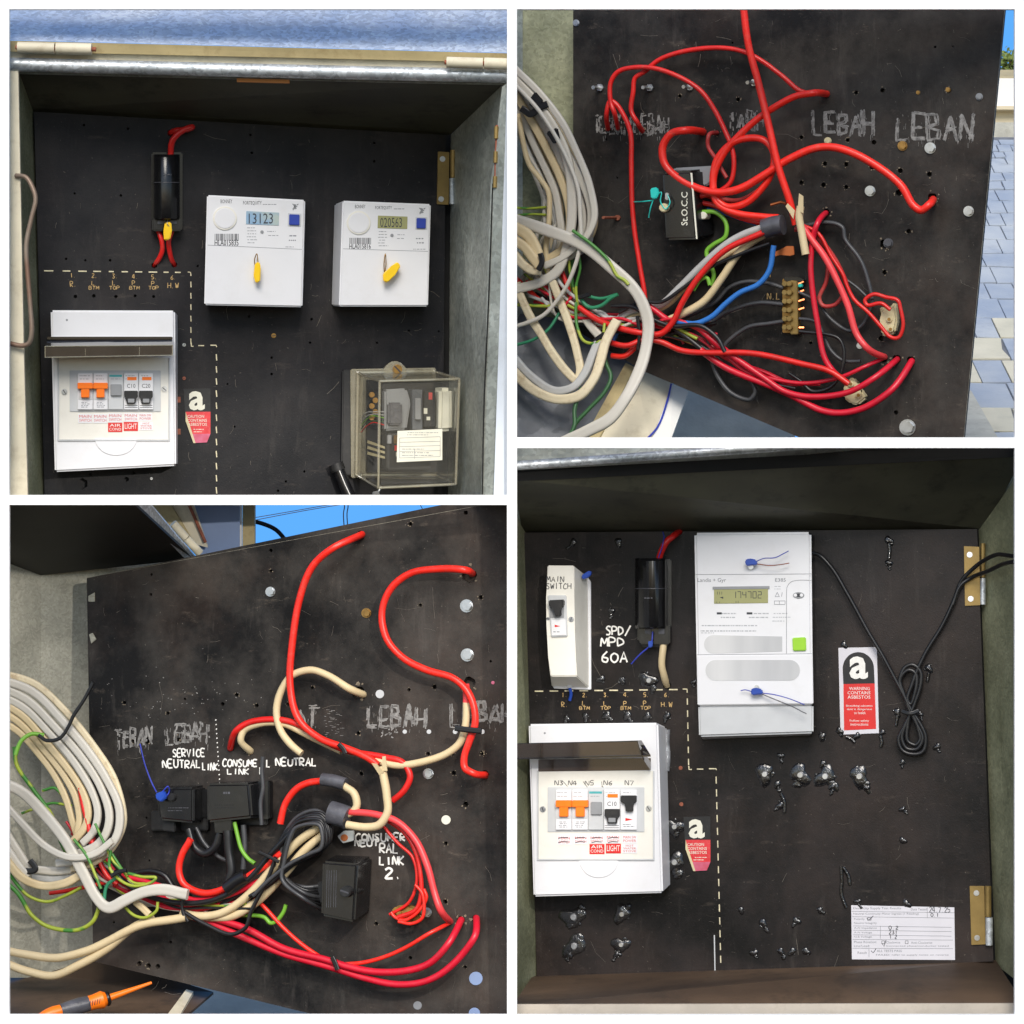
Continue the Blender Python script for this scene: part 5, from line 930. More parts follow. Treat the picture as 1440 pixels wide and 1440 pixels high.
# link boxes
def link_box(bay, label, f, back, h, extra):
    o = thing('neutral_link_box', label, 'link box', bay.p(*f[3])); mk('cover', blk(bay, f, h, 0, 4, back=back, seg=3), 'black_plastic', o)
    for nm, q, h1, h0, m_ in extra: mk(nm, blk(bay, q, h1, h0, 1.5), m_, o)
    return o
o = link_box(b, 'black neutral link box tagged with a blue seal', [(217, 1108), (272, 1107), (272, 1158), (224, 1153)], [(232, 1105), (290, 1104), (290, 1156), (238, 1154)], 44, [('base', rc(212, 1140, 292, 1168), 10, 0, 'black_matte'), ('cable_entry', [(228, 1154), (246, 1156), (246, 1170), (228, 1168)], 30, 6, 'black_matte'), ('side_ear', rc(282, 1110, 296, 1150), 14, 0, 'black_plastic')])
mk('cover_screw', cyl(b, 240, 1121, 6, 49, 42, 16, bev=1.5), 'black_matte', o); mk('rating_print', fine(bmesh.new(), b, 236, 1134, 266, 1142, 44.2, 2, .9), 'tape_grey', o)
s = mk('seal', blk(b, [(218, 1116), (230, 1112), (233, 1122), (226, 1128), (219, 1124)], 58, 50, 1.5), 'blue_seal', o)
for q in ([(220, 1114, 56), (212, 1098, 60), (204, 1076, 64), (197, 1046, 66)], [(228, 1114, 54), (236, 1106, 56), (238, 1114, 50), (230, 1124, 54)]): wire(b, q, 1.0, 55, 'blue_wire', s, name='seal_tail', n=6)
o = link_box(b, 'black neutral link box with small maker print and a cable gland', [(290, 1102), (350, 1101), (354, 1150), (290, 1157)], [(305, 1099), (370, 1098), (374, 1150), (308, 1153)], 44, [('base', rc(300, 1145, 376, 1160), 8, 0, 'black_matte'), ('cable_gland', [(300, 1154), (326, 1153), (326, 1170), (302, 1172)], 36, 6, 'black_plastic'), ('side_ear', rc(362, 1098, 378, 1152), 16, 0, 'black_plastic')])
mk('maker_mark', fine(bmesh.new(), b, 312, 1112, 330, 1118, 44.2, 1, 3), 'tape_grey', o); mk('rating_print', fine(bmesh.new(), b, 300, 1130, 340, 1138, 44.2, 2, .9), 'black_matte', o)
o = link_box(b, 'tall black link box with a central screw beside the painted number 2', [(453, 1211), (503, 1215), (498, 1298), (451, 1288)], [(470, 1202), (524, 1204), (520, 1284), (466, 1278)], 66, [('base', rc(446, 1240, 470, 1270), 24, 2, 'black_matte')])
k = mk('cover_screw', cyl(b, 485, 1254, 8, 74, 64, 20, bev=1.5), 'black_matte', o); mk('slot', blk(b, [(479, 1251), (490, 1255), (490, 1257), (478, 1253)], 74.6, 73), 'tape_grey', k)
mk('side_knob', cyl(b, 501, 1253, 4, 60, 40, 12, bev=1), 'black_plastic', o); mk('moulded_bars', lines(bmesh.new(), b, [(x, 1224, x - 1, 1276) for x in (460, 463, 466, 470, 473)], 66.3, .35), 'tape_grey', o)
# connector in the bunch of thin red wires
connector(b, [(548, 1282), (556, 1274), (572, 1272), (586, 1276), (592, 1288), (584, 1296), (562, 1298)], 'amber connector inside the bunch of thin red wires', [(560, 1284), (574, 1282)], 'old_brass')
# screwdriver on the box floor
o = thing('insulated_screwdriver', 'orange and grey insulated screwdriver lying on the box floor', 'screwdriver', W(140, 1412, .14))
F = lambda x, y: W(x, y, .12 + (x - 65) * .0004)
def barrel(a, c, rs, m_, nm):
    bm = bmesh.new(); pts = [F(*a).lerp(F(*c), i / (len(rs) - 1)) for i in range(len(rs))]; ring = []; tt = (pts[-1] - pts[0]).normalized(); s1 = tt.orthogonal().normalized(); s2 = tt.cross(s1)
    for p, r in zip(pts, rs): ring.append([bm.verts.new(p + (s1 * math.cos(k * math.pi / 9) + s2 * math.sin(k * math.pi / 9)) * r / 1000) for k in range(18)])
    for u, v in zip(ring, ring[1:]):
        for k in range(18): bm.faces.new((u[k], u[(k + 1) % 18], v[(k + 1) % 18], v[k]))
    bm.faces.new(ring[0]); bm.faces.new(ring[-1]); return mk(nm, bm, m_, o)
barrel((56, 1431), (86, 1421), (6, 9, 10, 9), 'orange_plastic', 'handle_end'); barrel((86, 1421), (125, 1411), (9.5, 11, 12, 11), 'tape_grey', 'grip'); hd = barrel((125, 1411), (150, 1404), (11, 11, 12, 13, 9), 'orange_plastic', 'handle'); barrel((149, 1404.5), (154, 1403), (11.5, 11.5, 9), 'tape_black', 'guard'); barrel((154, 1403), (213, 1382), (5.2, 4.4, 3.6, 2.8, 2.2), 'orange_plastic', 'shaft')
bm = bmesh.new()
for i in range(5): sweep(bm, [F(128 + i * 3.4, 1412.5 - i * .9) + Vector((0, -.013, .0)), F(129 + i * 3.4, 1405.5 - i * .9) + Vector((0, -.013, 0))], .0005, n=5)
mk('handle_print', bm, 'dark_ink', hd)
random.seed(13)
C = [
 # sheathed bundle
 ([(0, 955), (45, 972), (85, 1010), (125, 1058), (152, 1100), (168, 1140), (166, 1172), (148, 1196), (118, 1208), (80, 1214)], 6, 62, 'cable_white', 'outermost white cable of the strapped bundle', '', 4),
 ([(0, 966), (40, 985), (78, 1022), (116, 1066), (142, 1108), (154, 1142), (150, 1170), (134, 1190), (108, 1202)], 6, 58, 'cable_white', 'second white cable of the strapped bundle', '', 4),
 ([(0, 976), (36, 997), (72, 1034), (108, 1076), (130, 1114), (138, 1142), (132, 1168), (116, 1186)], 5.5, 54, 'cable_white', 'third white cable of the strapped bundle', '', 4),
 ([(0, 987), (34, 1008), (66, 1044), (98, 1084), (118, 1118), (124, 1144), (118, 1166), (104, 1182)], 5.5, 50, 'cable_cream', 'fourth cream cable of the strapped bundle', '', 4),
 ([(0, 998), (30, 1018), (60, 1052), (88, 1088), (106, 1120), (112, 1150), (108, 1175)], 5, 46, 'cable_cream', 'fifth cream cable of the strapped bundle', '', 3.5),
 ([(0, 1012), (30, 1032), (56, 1062), (78, 1092), (94, 1126), (104, 1160), (110, 1180)], 5, 40, 'cable_cream', 'lowest cream cable of the strapped bundle', '', 3.5),
 ([(0, 946), (50, 962), (92, 1000), (134, 1052), (162, 1098), (173, 1140), (172, 1165), (156, 1195), (130, 1214), (100, 1222)], 5, 52, 'cable_spotted', 'stained cable along the upper edge of the bundle', '', 3.5),
 ([(0, 1100), (28, 1112), (60, 1142), (92, 1182), (116, 1226), (136, 1262), (152, 1276), (176, 1266), (205, 1254), (232, 1251), (264, 1258)], 8, 76, 'cable_white', 'wide flat white cable bending sharply toward the tied loom', '', 4.5),
 ([(0, 1124), (30, 1156), (62, 1188), (100, 1206), (134, 1200), (158, 1182)], 5, 82, 'cable_white', 'white cable looping across the left of the bundle', '', 3.6),
 ([(0, 1158), (16, 1182), (34, 1212), (40, 1224)], 6, 58, 'cable_white', 'upper of the short white cables at the left edge', '', 4),
 ([(0, 1176), (14, 1200), (30, 1222), (40, 1232)], 6, 64, 'cable_white', 'middle of the short white cables at the left edge', '', 4),
 ([(0, 1196), (14, 1216), (30, 1234), (60, 1246), (90, 1242), (118, 1228)], 6, 66, 'cable_cream', 'lowest short white cable curving right at the left edge', '', 4),
 ([(46, 1222), (75, 1225), (105, 1222), (130, 1212)], 6, 48, 'cable_white', 'upper white cable lying level below the loop', '', 4),
 ([(46, 1234), (78, 1236), (110, 1226), (135, 1215)], 5, 44, 'cable_grey', 'grey cable lying level below the loop', '', 3.5),
 ([(0, 1334, 50), (40, 1343, 54), (80, 1347), (118, 1338), (150, 1325), (195, 1302), (235, 1294), (262, 1290)], 6, 56, 'cable_cream', 'upper cream cable sagging over the box floor', '', 0),
 ([(0, 1352, 50), (40, 1366, 54), (75, 1372), (110, 1358), (150, 1334), (185, 1306), (215, 1291)], 6, 52, 'cable_cream', 'lower cream cable sagging over the box floor', '', 0),
 ([(190, 1268), (202, 1278), (210, 1286)], 5, 60, 'cable_cream', 'cut cream stub under the wide flat cable', '', 3.5),
 # red
 ([(508, 752), (470, 770), (445, 790), (430, 815), (419, 852), (411, 905), (408, 960), (415, 1000), (428, 1022), (450, 1038), (480, 1050), (510, 1062), (532, 1076)], 5.2, 34, 'cable_bright', 'red cable from the top hole down to the cream sleeve', 'a', 0),
 ([(664, 806), (655, 802), (620, 800), (580, 805), (555, 822), (540, 846), (537, 872), (545, 900), (566, 925), (600, 942), (636, 953), (656, 970), (666, 992), (668, 1016), (660, 1044), (653, 1064), (654, 1080), (666, 1088), (682, 1090)], 5.2, 36, 'cable_bright', 'S shaped red cable below the large upper right hole', 'ab', 0),
 ([(324, 1052), (332, 1028), (350, 1016), (388, 1012), (420, 1020), (455, 1041), (490, 1056), (540, 1065), (566, 1072), (577, 1090), (570, 1110), (552, 1126)], 4.6, 26, 'cable_red', 'red cable arching low above the painted word neutral', 'a', 0),
 ([(394, 1158), (401, 1132), (414, 1112), (434, 1101), (456, 1098)], 5, 34, 'cable_bright', 'short red cable bent into the grey tape joint', '', 0),
 ([(484, 1142), (528, 1145), (560, 1156), (585, 1182), (600, 1216), (610, 1252), (620, 1280), (633, 1296)], 5, 40, 'cable_pink', 'pinkish red cable sweeping down to the lower right hole', 'b', 0),
 ([(536, 1148), (568, 1170), (585, 1200), (592, 1232), (592, 1262), (584, 1280), (560, 1290)], 3.4, 30, 'cable_red', 'middle red wire falling to the amber connector', '', 0),
 ([(540, 1162), (560, 1186), (580, 1206), (586, 1240), (576, 1268), (556, 1282), (548, 1286)], 2.4, 24, 'cable_red', 'thinnest red wire falling to the amber connector', '', 0),
 ([(596, 1250), (600, 1262), (590, 1280), (570, 1294), (556, 1290), (550, 1283)], 2.4, 30, 'cable_bright', 'thin red loop round the amber connector', '', 0),
 ([(584, 1244), (594, 1258), (594, 1290), (578, 1299), (560, 1296)], 2.4, 34, 'cable_bright', 'outer thin red loop under the amber connector', '', 0),
 ([(633, 1297), (605, 1312), (575, 1330), (540, 1346), (500, 1355), (468, 1354), (436, 1336), (400, 1306), (366, 1270), (340, 1250)], 3, 32, 'cable_bright', 'thin red wire crossing the loop of thick ones', 'a', 0),
 ([(648, 1294), (632, 1326), (605, 1354), (570, 1365), (530, 1367), (490, 1360), (460, 1350), (400, 1334), (350, 1308), (310, 1294), (270, 1284), (225, 1262), (190, 1250), (165, 1235)], 5, 36, 'cable_crimson', 'upper thick crimson cable of the low sweep', 'a', 0),
 ([(670, 1292), (668, 1316), (650, 1342), (620, 1370), (590, 1382), (555, 1384), (510, 1375), (470, 1361), (400, 1342), (350, 1322), (300, 1300), (262, 1286)], 5, 32, 'cable_crimson', 'lowest thick crimson cable of the low sweep', 'a', 0),
 ([(268, 1180), (257, 1200), (252, 1224), (260, 1244), (288, 1256), (322, 1248), (360, 1226), (396, 1200)], 5, 46, 'cable_bright', 'red cable hanging in a bow under the link boxes', '', 0),
 ([(172, 1232), (205, 1240), (236, 1250), (270, 1266), (305, 1262), (330, 1255), (368, 1238)], 4.4, 40, 'cable_crimson', 'crimson cable through the upper side of the loom', '', 0),
 ([(160, 1244), (200, 1262), (235, 1276), (275, 1278), (310, 1272)], 4, 36, 'cable_crimson', 'crimson cable through the lower side of the loom', '', 0),
 ([(112, 1108), (116, 1130), (124, 1160), (134, 1196), (150, 1230), (165, 1244)], 3.6, 50, 'cable_red', 'red cable dropping inside the white bundle', '', 0),
 ([(70, 1256), (100, 1252), (130, 1245), (160, 1238)], 3, 34, 'cable_red', 'red cable entering the loom from the lower left', '', 0),
 # cream on the right
 ([(510, 976), (490, 968), (462, 950), (436, 942), (411, 950), (396, 970), (389, 1000), (394, 1026), (408, 1046), (424, 1060)], 5.2, 28, 'cable_cream', 'cream cable hooked above the painted word neutral', 'a', 0),
 ([(352, 1056), (339, 1042), (344, 1026), (368, 1017), (400, 1018), (425, 1030), (452, 1043), (480, 1056)], 5, 22, 'cable_cream', 'cream cable curling tight beside the arching red cable', 'a', 0),
 ([(656, 988), (654, 1022), (648, 1042), (630, 1059), (600, 1070), (562, 1076), (528, 1070)], 5.4, 26, 'cable_cream', 'cream cable running from the red joint to the sleeve', '', 0),
 ([(537, 1078), (540, 1096), (544, 1118), (545, 1142), (535, 1159), (516, 1163), (488, 1160)], 6, 44, 'cable_cream', 'cream cable with split end bending into the tape', '', 0),
 ([(482, 1104), (498, 1116), (502, 1134), (490, 1144), (476, 1142)], 5.6, 38, 'cable_cream', 'short cream cable joining the two grey tape wraps', '', 0),
 ([(452, 1160), (418, 1185), (385, 1220), (352, 1256), (312, 1284), (275, 1288), (255, 1284)], 6, 44, 'cable_cream', 'upper cream cable running diagonally to the loom', '', 0),
 ([(458, 1170), (426, 1198), (396, 1234), (362, 1268), (326, 1288), (290, 1290)], 6, 38, 'cable_cream', 'lower cream cable running diagonally to the loom', '', 0),
 ([(655, 962), (656, 975), (656, 990)], 5.4, 24, 'cable_pink', 'short pink end above the cream cable by the right edge', '', 0),
 # black
 ([(265, 1166), (274, 1190), (288, 1200), (302, 1192), (310, 1172)], 6, 30, 'cable_black', 'thick black cable bowed between the two link boxes', '', 0),
 ([(320, 1168), (322, 1196), (326, 1226), (322, 1240)], 7, 34, 'cable_black', 'thick black cable hanging from the gland', '', 0),
 ([(342, 1160), (344, 1190), (342, 1222)], 4, 24, 'cable_charcoal', 'charcoal cable beside the green one under the link box', '', 0),
 ([(276, 1164), (288, 1186), (310, 1206), (324, 1212)], 3, 20, 'cable_charcoal', 'charcoal cable slanting under the link boxes', '', 0),
 ([(370, 1064), (368, 1084), (370, 1108), (367, 1128), (368, 1160)], 3, 52, 'cable_charcoal', 'grey black cable dropping past the painted figure 1', '', 0),
 ([(188, 1228), (215, 1225), (232, 1232), (246, 1250), (268, 1262)], 4, 34, 'cable_black', 'black cable arching over the left of the loom', '', 0),
 ([(160, 1226), (185, 1248), (215, 1262), (255, 1270), (300, 1266), (345, 1240), (385, 1196), (412, 1168)], 4, 50, 'cable_black', 'black cable along the top of the loom', '', 0),
 ([(258, 1282), (290, 1300), (325, 1314), (345, 1305), (352, 1285), (362, 1264), (375, 1240), (388, 1205)], 3, 56, 'cable_black', 'black cable looping under the loom', '', 0),
]
lab_b = ['outermost black loop around the coil beside the tall link box', 'large black loop second in the coil', 'black loop reaching highest under the grey tape', 'black loop nearest the tall link box', 'black loop crossing the cream cables', 'innermost black loop of the coil', 'low black loop entering the tall link box']
for i, lab in enumerate(lab_b):
    k = i * 2.2; j = lambda a: random.uniform(-a, a)
    C.append(([(452, 1246 + i * 5.5, 18), (428, 1248 + i * 3 + j(2)), (402 - k * .4, 1236 + j(3)), (387 + k, 1212 + j(3)), (396 + k, 1178 + j(4)), (420 + j(4), 1150 + k + j(2)), (448 + j(3), 1140 + k * 1.5), (466 - k, 1158 + k), (464 - k + j(3), 1180 + k), (440 + j(4), 1200 + j(3)), (410 + j(4), 1216 + j(3)), (380, 1240 + j(4)), (352 + j(4), 1262 + j(3))], 2.8, 30 + i * 5, 'cable_black' if i % 3 else 'cable_charcoal', lab, '', 0))
C += [
 ([(330, 1156), (334, 1176), (340, 1196), (350, 1208), (358, 1214)], 3, 30, 'cable_green', 'light green wire hanging from the second link box', '', 0),
 ([(402, 1272), (398, 1284), (388, 1296), (380, 1298), (372, 1290), (350, 1287), (330, 1288)], 3, 30, 'cable_green', 'kinked light green wire under the black coil', '', 0),
 ([(20, 1050), (24, 1076), (48, 1112), (72, 1146), (86, 1184), (100, 1212)], 3, 48, 'cable_earth', 'earth wire behind the white loop at the left', '', 0),
 ([(62, 1034), (44, 1032), (30, 1042), (22, 1062)], 3, 64, 'cable_green', 'green wire tip hooked over the cream bundle', '', 0),
 ([(0, 1232), (26, 1258), (44, 1286), (66, 1302), (108, 1308), (130, 1296), (138, 1278), (142, 1256)], 3, 62, 'cable_earth', 'earth wire sagging lowest over the back wall', '', 0),
 ([(0, 1208), (20, 1238), (40, 1260), (66, 1268), (92, 1260), (114, 1248)], 2.4, 56, 'cable_earth', 'earth wire sagging under the short white cables', '', 0),
 ([(104, 1180), (122, 1204), (134, 1230), (142, 1250)], 2.2, 84, 'cable_earth', 'earth wire over the crossing of the flat cable', '', 0),
 ([(134, 1158), (146, 1184), (160, 1212), (180, 1232)], 2, 70, 'cable_earth', 'left yellow green wire entering the tie', '', 0),
 ([(156, 1196), (154, 1220), (170, 1238), (190, 1246), (214, 1240), (219, 1234), (200, 1233), (180, 1228)], 2.2, 72, 'cable_earth', 'earth wire loop pointing right of the tie', '', 0),
 ([(157, 1200), (172, 1224), (186, 1240), (205, 1243)], 2, 66, 'cable_earth', 'right yellow green wire entering the tie', '', 0),
 ([(146, 1270), (150, 1246), (166, 1232)], 2.6, 70, 'cable_teal_green', 'teal green wire rising to the tie', '', 0),
 ([(176, 1276), (190, 1288), (206, 1290), (220, 1280), (222, 1268)], 2.2, 62, 'cable_earth', 'small earth wire hook under the flat white cable', '', 0),
 ([(60, 1112), (76, 1108), (90, 1120), (100, 1134)], 2.2, 40, 'cable_earth', 'earth wire bridging behind the bundle', '', 0),
 ([(30, 1144), (50, 1136), (72, 1130), (96, 1132)], 2, 36, 'cable_earth', 'thin earth wire lying level behind the bundle', '', 0),
]
FB = {'cable_white': ('thin white wire tangled in the lower left loom', 'thin white wires in the lower left loom'), 'cable_crimson': ('thin red wire tangled in the lower left loom', 'thin red wires in the lower left loom'), 'cable_earth': ('thin earth wire tangled in the lower left loom', 'thin earth wires in the lower left loom'), 'cable_black': ('thin black wire tangled in the lower left loom', 'thin black wires in the lower left loom')}
FILLERS = []
for i in range(26):
    m_ = ('cable_crimson', 'cable_black', 'cable_earth', 'cable_white')[i % 4]; j = lambda a: random.uniform(-a, a)
    FILLERS.append(([(110 + j(22), 1185 + j(30)), (142 + j(12), 1225 + j(14)), (175 + j(10), 1248 + j(10)), (215 + j(10), 1264 + j(9)), (256 + j(8), 1272 + j(9)), (300 + j(14), 1272 + j(10)), (345 + j(20), 1262 + j(16))][:random.choice((4, 5, 6, 7))], random.uniform(1.6, 3), random.uniform(14, 44), m_))
for pts, r, h, m_ in FILLERS: wire(b, pts, r, h, m_, label=FB[m_][0], group=FB[m_][1], n=8)
C = [([q if len(q) > 2 else (q[0], q[1], h + max(0, 60 - q[0]) * .6) for q in pts], r, h, m_, lab, hole, fl) for pts, r, h, m_, lab, hole, fl in C]
for pts, r, h, m_, lab, hole, fl in C: wire(b, pts, r, h, m_, label=lab, hole=hole, flat=fl or None)
for q in ([(540, 1086, 50), (530, 1074, 52), (523, 1073, 52), (534, 1090, 48)], [(538, 1084, 49), (538, 1064, 51), (542.5, 1063, 51), (545, 1084, 49)]): mk('split_end', slab([b.p(*p) for p in q], b.n * .0015), 'cable_cream', None, 'cut flap of cream sheath ' + ('pointing left' if q[0][0] == 540 else 'standing up') + ' at the split cable', 'sheath')
band(b, [(453, 1096), (468, 1098), (486, 1103)], 9, 'tape_grey', 'upper grey tape wrap joining red to cream', 38, flat=9)
band(b, [(464, 1142), (477, 1146), (489, 1150)], 16, 'tape_grey', 'lower grey tape wrap round several cables', 42, flat=14)
band(b, [(318, 1250), (334, 1238), (346, 1232)], 9, 'tape_black', 'black tape wrap where the red bow meets the loom', 52, flat=9)
for pts, w, lab, hh in (([(131, 960), (118, 984), (104, 1006), (96, 1022), (84, 1038), (66, 1041), (54, 1034)], 2.6, 'long black cable tie strapped round the white bundle', 74), ([(29, 1222), (40, 1226), (50, 1222), (42, 1210)], 4.5, 'black cable tie on the short white cables', 80), ([(156, 1232), (168, 1226), (178, 1224)], 3, 'black cable tie gathering the earth wires', 80), ([(262, 1258), (256, 1272), (258, 1286), (264, 1296)], 2.2, 'thin black cable tie round the red loom', 60), ([(467, 1346), (471, 1354), (475, 1364)], 3.6, 'black cable tie round the low red sweep', 44), ([(364, 1198), (376, 1204), (392, 1212)], 2.6, 'black cable tie round the diagonal cream cables', 62), ([(476, 1046), (482, 1052), (486, 1060)], 3.4, 'black tape band on the red cable above the sleeve', 44), ([(640, 1024), (655, 1026), (677, 1028)], 4.2, 'black cable tie where red meets cream at the right', 46)):
    wire(b, pts, w, hh, 'tape_black', label=lab, name='cable_tie', cat='cable tie', flat=1.8)
mk('copper_lug', blk(b, [(474, 1176), (484, 1168), (498, 1168), (497, 1182), (482, 1186)], 22, 19, .8), 'zinc', None, 'flat silver cable lug left of the painted word consumer', 'lug')
mk('lug_hole', cyl(b, 484, 1178, 5, 22.8, 21, 14), 'copper', bpy.data.objects[[o.name for o in COL.objects if o.get('label', '').startswith('flat silver')][0]])
# ================================================================ lower right: closed board with one large new meter
b = BR
LIM[:] = [720.5, 1700, 622.5, 1700]
t = thing('metal_meter_box', 'grimy galvanised meter box around the single large meter, lower right', 'meter box', W(1080, 1420, .1)); BOX = t
mk('back_plate', blk(b, [(722, 690), (1440, 690), (1440, 1400), (722, 1400)], -22, -26), 'black_gap', t)
wall([W(715, 600, .06), W(1440, 600, .06), W(1440, 618, .05), W(1150, 630, .04), W(715, 662, .04)], 'galvanised', t, 'rim', (0, .006, 0))
bm = bmesh.new(); sweep(bm, [W(715, 655, .036), W(1180, 622, .036)], .0065, n=14); mk('rim_roll', bm, 'galvanised_rim', t)
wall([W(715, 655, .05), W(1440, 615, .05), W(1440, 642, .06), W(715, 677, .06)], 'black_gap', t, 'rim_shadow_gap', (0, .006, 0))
wall([W(700, 674, .06), W(1440, 640, .06), b.p(1385, 744, -14), b.p(735, 749, -14)], 'dark_olive_metal', t, 'ceiling', (0, .002, .004))
wall([W(722, 664, .25), b.p(739, 748, -14), b.p(757, 1380, -14), W(728, 1425, .25)], 'galvanised_dull', t, 'side_wall', (-.003, .003, 0))
wall([W(1446, 632, .07), b.p(1376, 742, -14), b.p(1400, 1356, -14), W(1446, 1392, .07)], 'galvanised_dull', t, 'side_wall', (.003, .003, 0))
wall([W(715, 1414, .05), W(1440, 1412, .05), b.p(1400, 1350, -13), b.p(750, 1371, -13)], 'grimy_floor', t, 'floor', (0, .002, -.004))
wall([W(715, 1412.5, .045), W(1440, 1411, .045), W(1440, 1445, .04), W(715, 1445, .04)], 'dull_cream', t, 'front_lip', (0, .004, 0))
t = thing('switchboard_panel', 'black panel with sealed holes and one large meter, lower right', 'panel', b.p(1080, 1360))
board(b, [(737, 749), (1374, 744), (1397, 1352), (755, 1373)], [(938, 964, 6), (955, 748, 5), (1330, 1338, 1.5)], t, m='board_sealed'); weather(b, t, (760, 760, 1370, 1350), 240)
bm = bmesh.new()
for x in range(752, 958, 21): ribbon(bm, b, [(x, 972 - (x - 752) * .012), (x + 12, 972 - (x - 752) * .012)], .3, 1.0)
ribbon(bm, b, [(960, 969), (966, 969), (966.5, 974)], .3, .9)
for y in range(982, 1076, 17): ribbon(bm, b, [(966.5 + (y - 982) * .02, y), (966.7 + (y - 982) * .02, y + 9)], .3, .9)
for s in ([(968.5, 1077), (969, 1082), (973, 1082)], [(980, 1081.5), (989, 1081.5)], [(997, 1081), (1007, 1081), (1007.5, 1083)]): ribbon(bm, b, s, .3, .9)
for y in range(1092, 1350, 18): ribbon(bm, b, [(1007 + (y - 1092) * .025, y), (1007.3 + (y - 1092) * .025, y + 10)], .3, .9)
mk('dashed_line', bm, 'cream_ink', t)
bm = bmesh.new()
for i, (x, n1, n2, n3) in enumerate(((793, '1.', 'R.', ''), (822, '2.', 'L', 'BTM'), (852, '3.', 'L', 'TOP'), (880, '4.', 'P', 'BTM'), (908, '5.', 'P', 'TOP'), (937, '6.', 'H.W', ''))):
    hand(bm, b, n1, x - 3, 974, x + 5, 980, .3, .55)
    if n3: hand(bm, b, n2, x - 3, 986, x + 1, 992, .3, .5); hand(bm, b, n3, x - 7, 993.5, x + 7, 998, .3, .45)
    else: hand(bm, b, n2, x - 3 - 4 * (len(n2) > 2), 987, x + 6 + 2 * (len(n2) > 2), 994, .3, .55)
mk('circuit_lettering', bm, 'gold_ink', t)
bm = bmesh.new(); hand(bm, b, 'SPD/', 852, 882, 886, 893, .3, 1.3); hand(bm, b, 'MPD', 845, 897, 878, 909, .3, 1.3); hand(bm, b, '60A', 846, 917, 882, 931, .3, 1.4); mk('rating_lettering', bm, 'white_ink', t)
mk('chalk_stroke', lines(bmesh.new(), b, [(1004.5, 1315, 1005.5, 1366)], .3, .9), 'grey_plastic', t)
for x, y in ((957, 1080), (958, 1131)): screw(b, x, y, 3, t, 'rust')
# screws and holes sealed over with glossy sealant
random.seed(33)
def blob(bm, bay, x, y, r, hh, n=12, wob=.25):
    pr = [(1.0, 0), (.92, .5), (.6, .9), (.2, 1.0)]; ph = random.uniform(0, 6); ring = []
    ra = [1 + wob * (math.sin(2 * a + ph) * .5 + math.sin(3 * a + 2 * ph) * .35 + random.uniform(-.25, .25)) for a in [i * 2 * math.pi / n for i in range(n)]]
    for f, z in pr: ring.append([bm.verts.new(bay.p(x + r * f * ra[i] * math.cos(i * 2 * math.pi / n), y + r * f * ra[i] * math.sin(i * 2 * math.pi / n), hh * z - .05)) for i in range(n)])
    for u, v in zip(ring, ring[1:]):
        for i in range(n): bm.faces.new((u[i], u[(i + 1) % n], v[(i + 1) % n], v[i]))
    bm.faces.new(ring[-1]); bm.faces.new(ring[0][::-1])
def sealed(x, y, r, big=False, drip=None):
    bm = bmesh.new(); blob(bm, b, x, y, r * 1.55 if big else r * 1.35, 2.6, n=16, wob=.45)
    if drip is None and random.random() < .75: drip = (random.uniform(-5, 5), random.uniform(2, 7))
    if drip:
        for k in range(5): f = .25 + k * .32; blob(bm, b, x + drip[0] * f + random.uniform(-1, 1), y + drip[1] * f, r * random.uniform(.45, .85), 1.9, n=9, wob=.5)
    for k in range(3): a = random.uniform(0, 6.28); blob(bm, b, x + r * 1.3 * math.cos(a), y + r * 1.3 * math.sin(a), r * random.uniform(.2, .45), 1.1, n=8, wob=.5)
    o = mk('sealed_hole', bm, 'silicone', t, sharp=80)
    bm = bmesh.new(); blob(bm, b, x + .4, y - .4, r * (.7 if big else .42), 3.2, n=14, wob=.18); mk('clear_sealant', bm, 'sealant_core', o, sharp=80)
    if big: mk('screw_head', cyl(b, x, y, r * .4, 4.2, 1, 12, bev=.5), 'zinc', o)
for x, y in ((806, 763), (870, 763), (1250, 760), (1250, 792), (860, 859), (1306, 940), (845, 955), (875, 957), (976, 959), (797, 1010), (823, 1007), (853, 1006), (882, 1006), (910, 1007), (938, 1007), (1098, 1063), (1093, 1103), (1097, 1133), (1156, 1036), (1157, 1074), (1171, 1106), (1219, 1108), (1241, 1030), (1318, 1050), (1262, 1002), (1294, 1004), (1269, 1072), (1269, 1138), (1270, 1182), (1153, 1280), (1120, 1295), (1073, 1298), (1042, 1280), (1060, 1340), (1098, 1338), (1114, 1338), (1134, 1338), (1206, 1268), (1275, 1271), (818, 1276), (884, 1275), (801, 1342), (867, 1342), (1181, 1028), (1205, 1035), (1187, 907)): sealed(x, y, random.uniform(3.2, 4.6))
for x, y, r, d in ((1075, 1089, 9, (2, 2)), (1125, 1090, 9.5, (-3, 9)), (1160, 1092, 9.5, (10, 10)), (1208, 1092, 9.5, (8, 12)), (806, 1290, 10, (-2, 8)), (874, 1286, 8, (6, -6)), (807, 1331, 10, (4, -7)), (873, 1329, 7.5, (-3, 8)), (912, 957, 8, (4, 8)), (948, 1163, 8, (2, 8)), (948, 1213, 9, (4, 12)), (934, 1163, 5, None), (934, 1213, 5, None)): sealed(x, y, r, True, d)
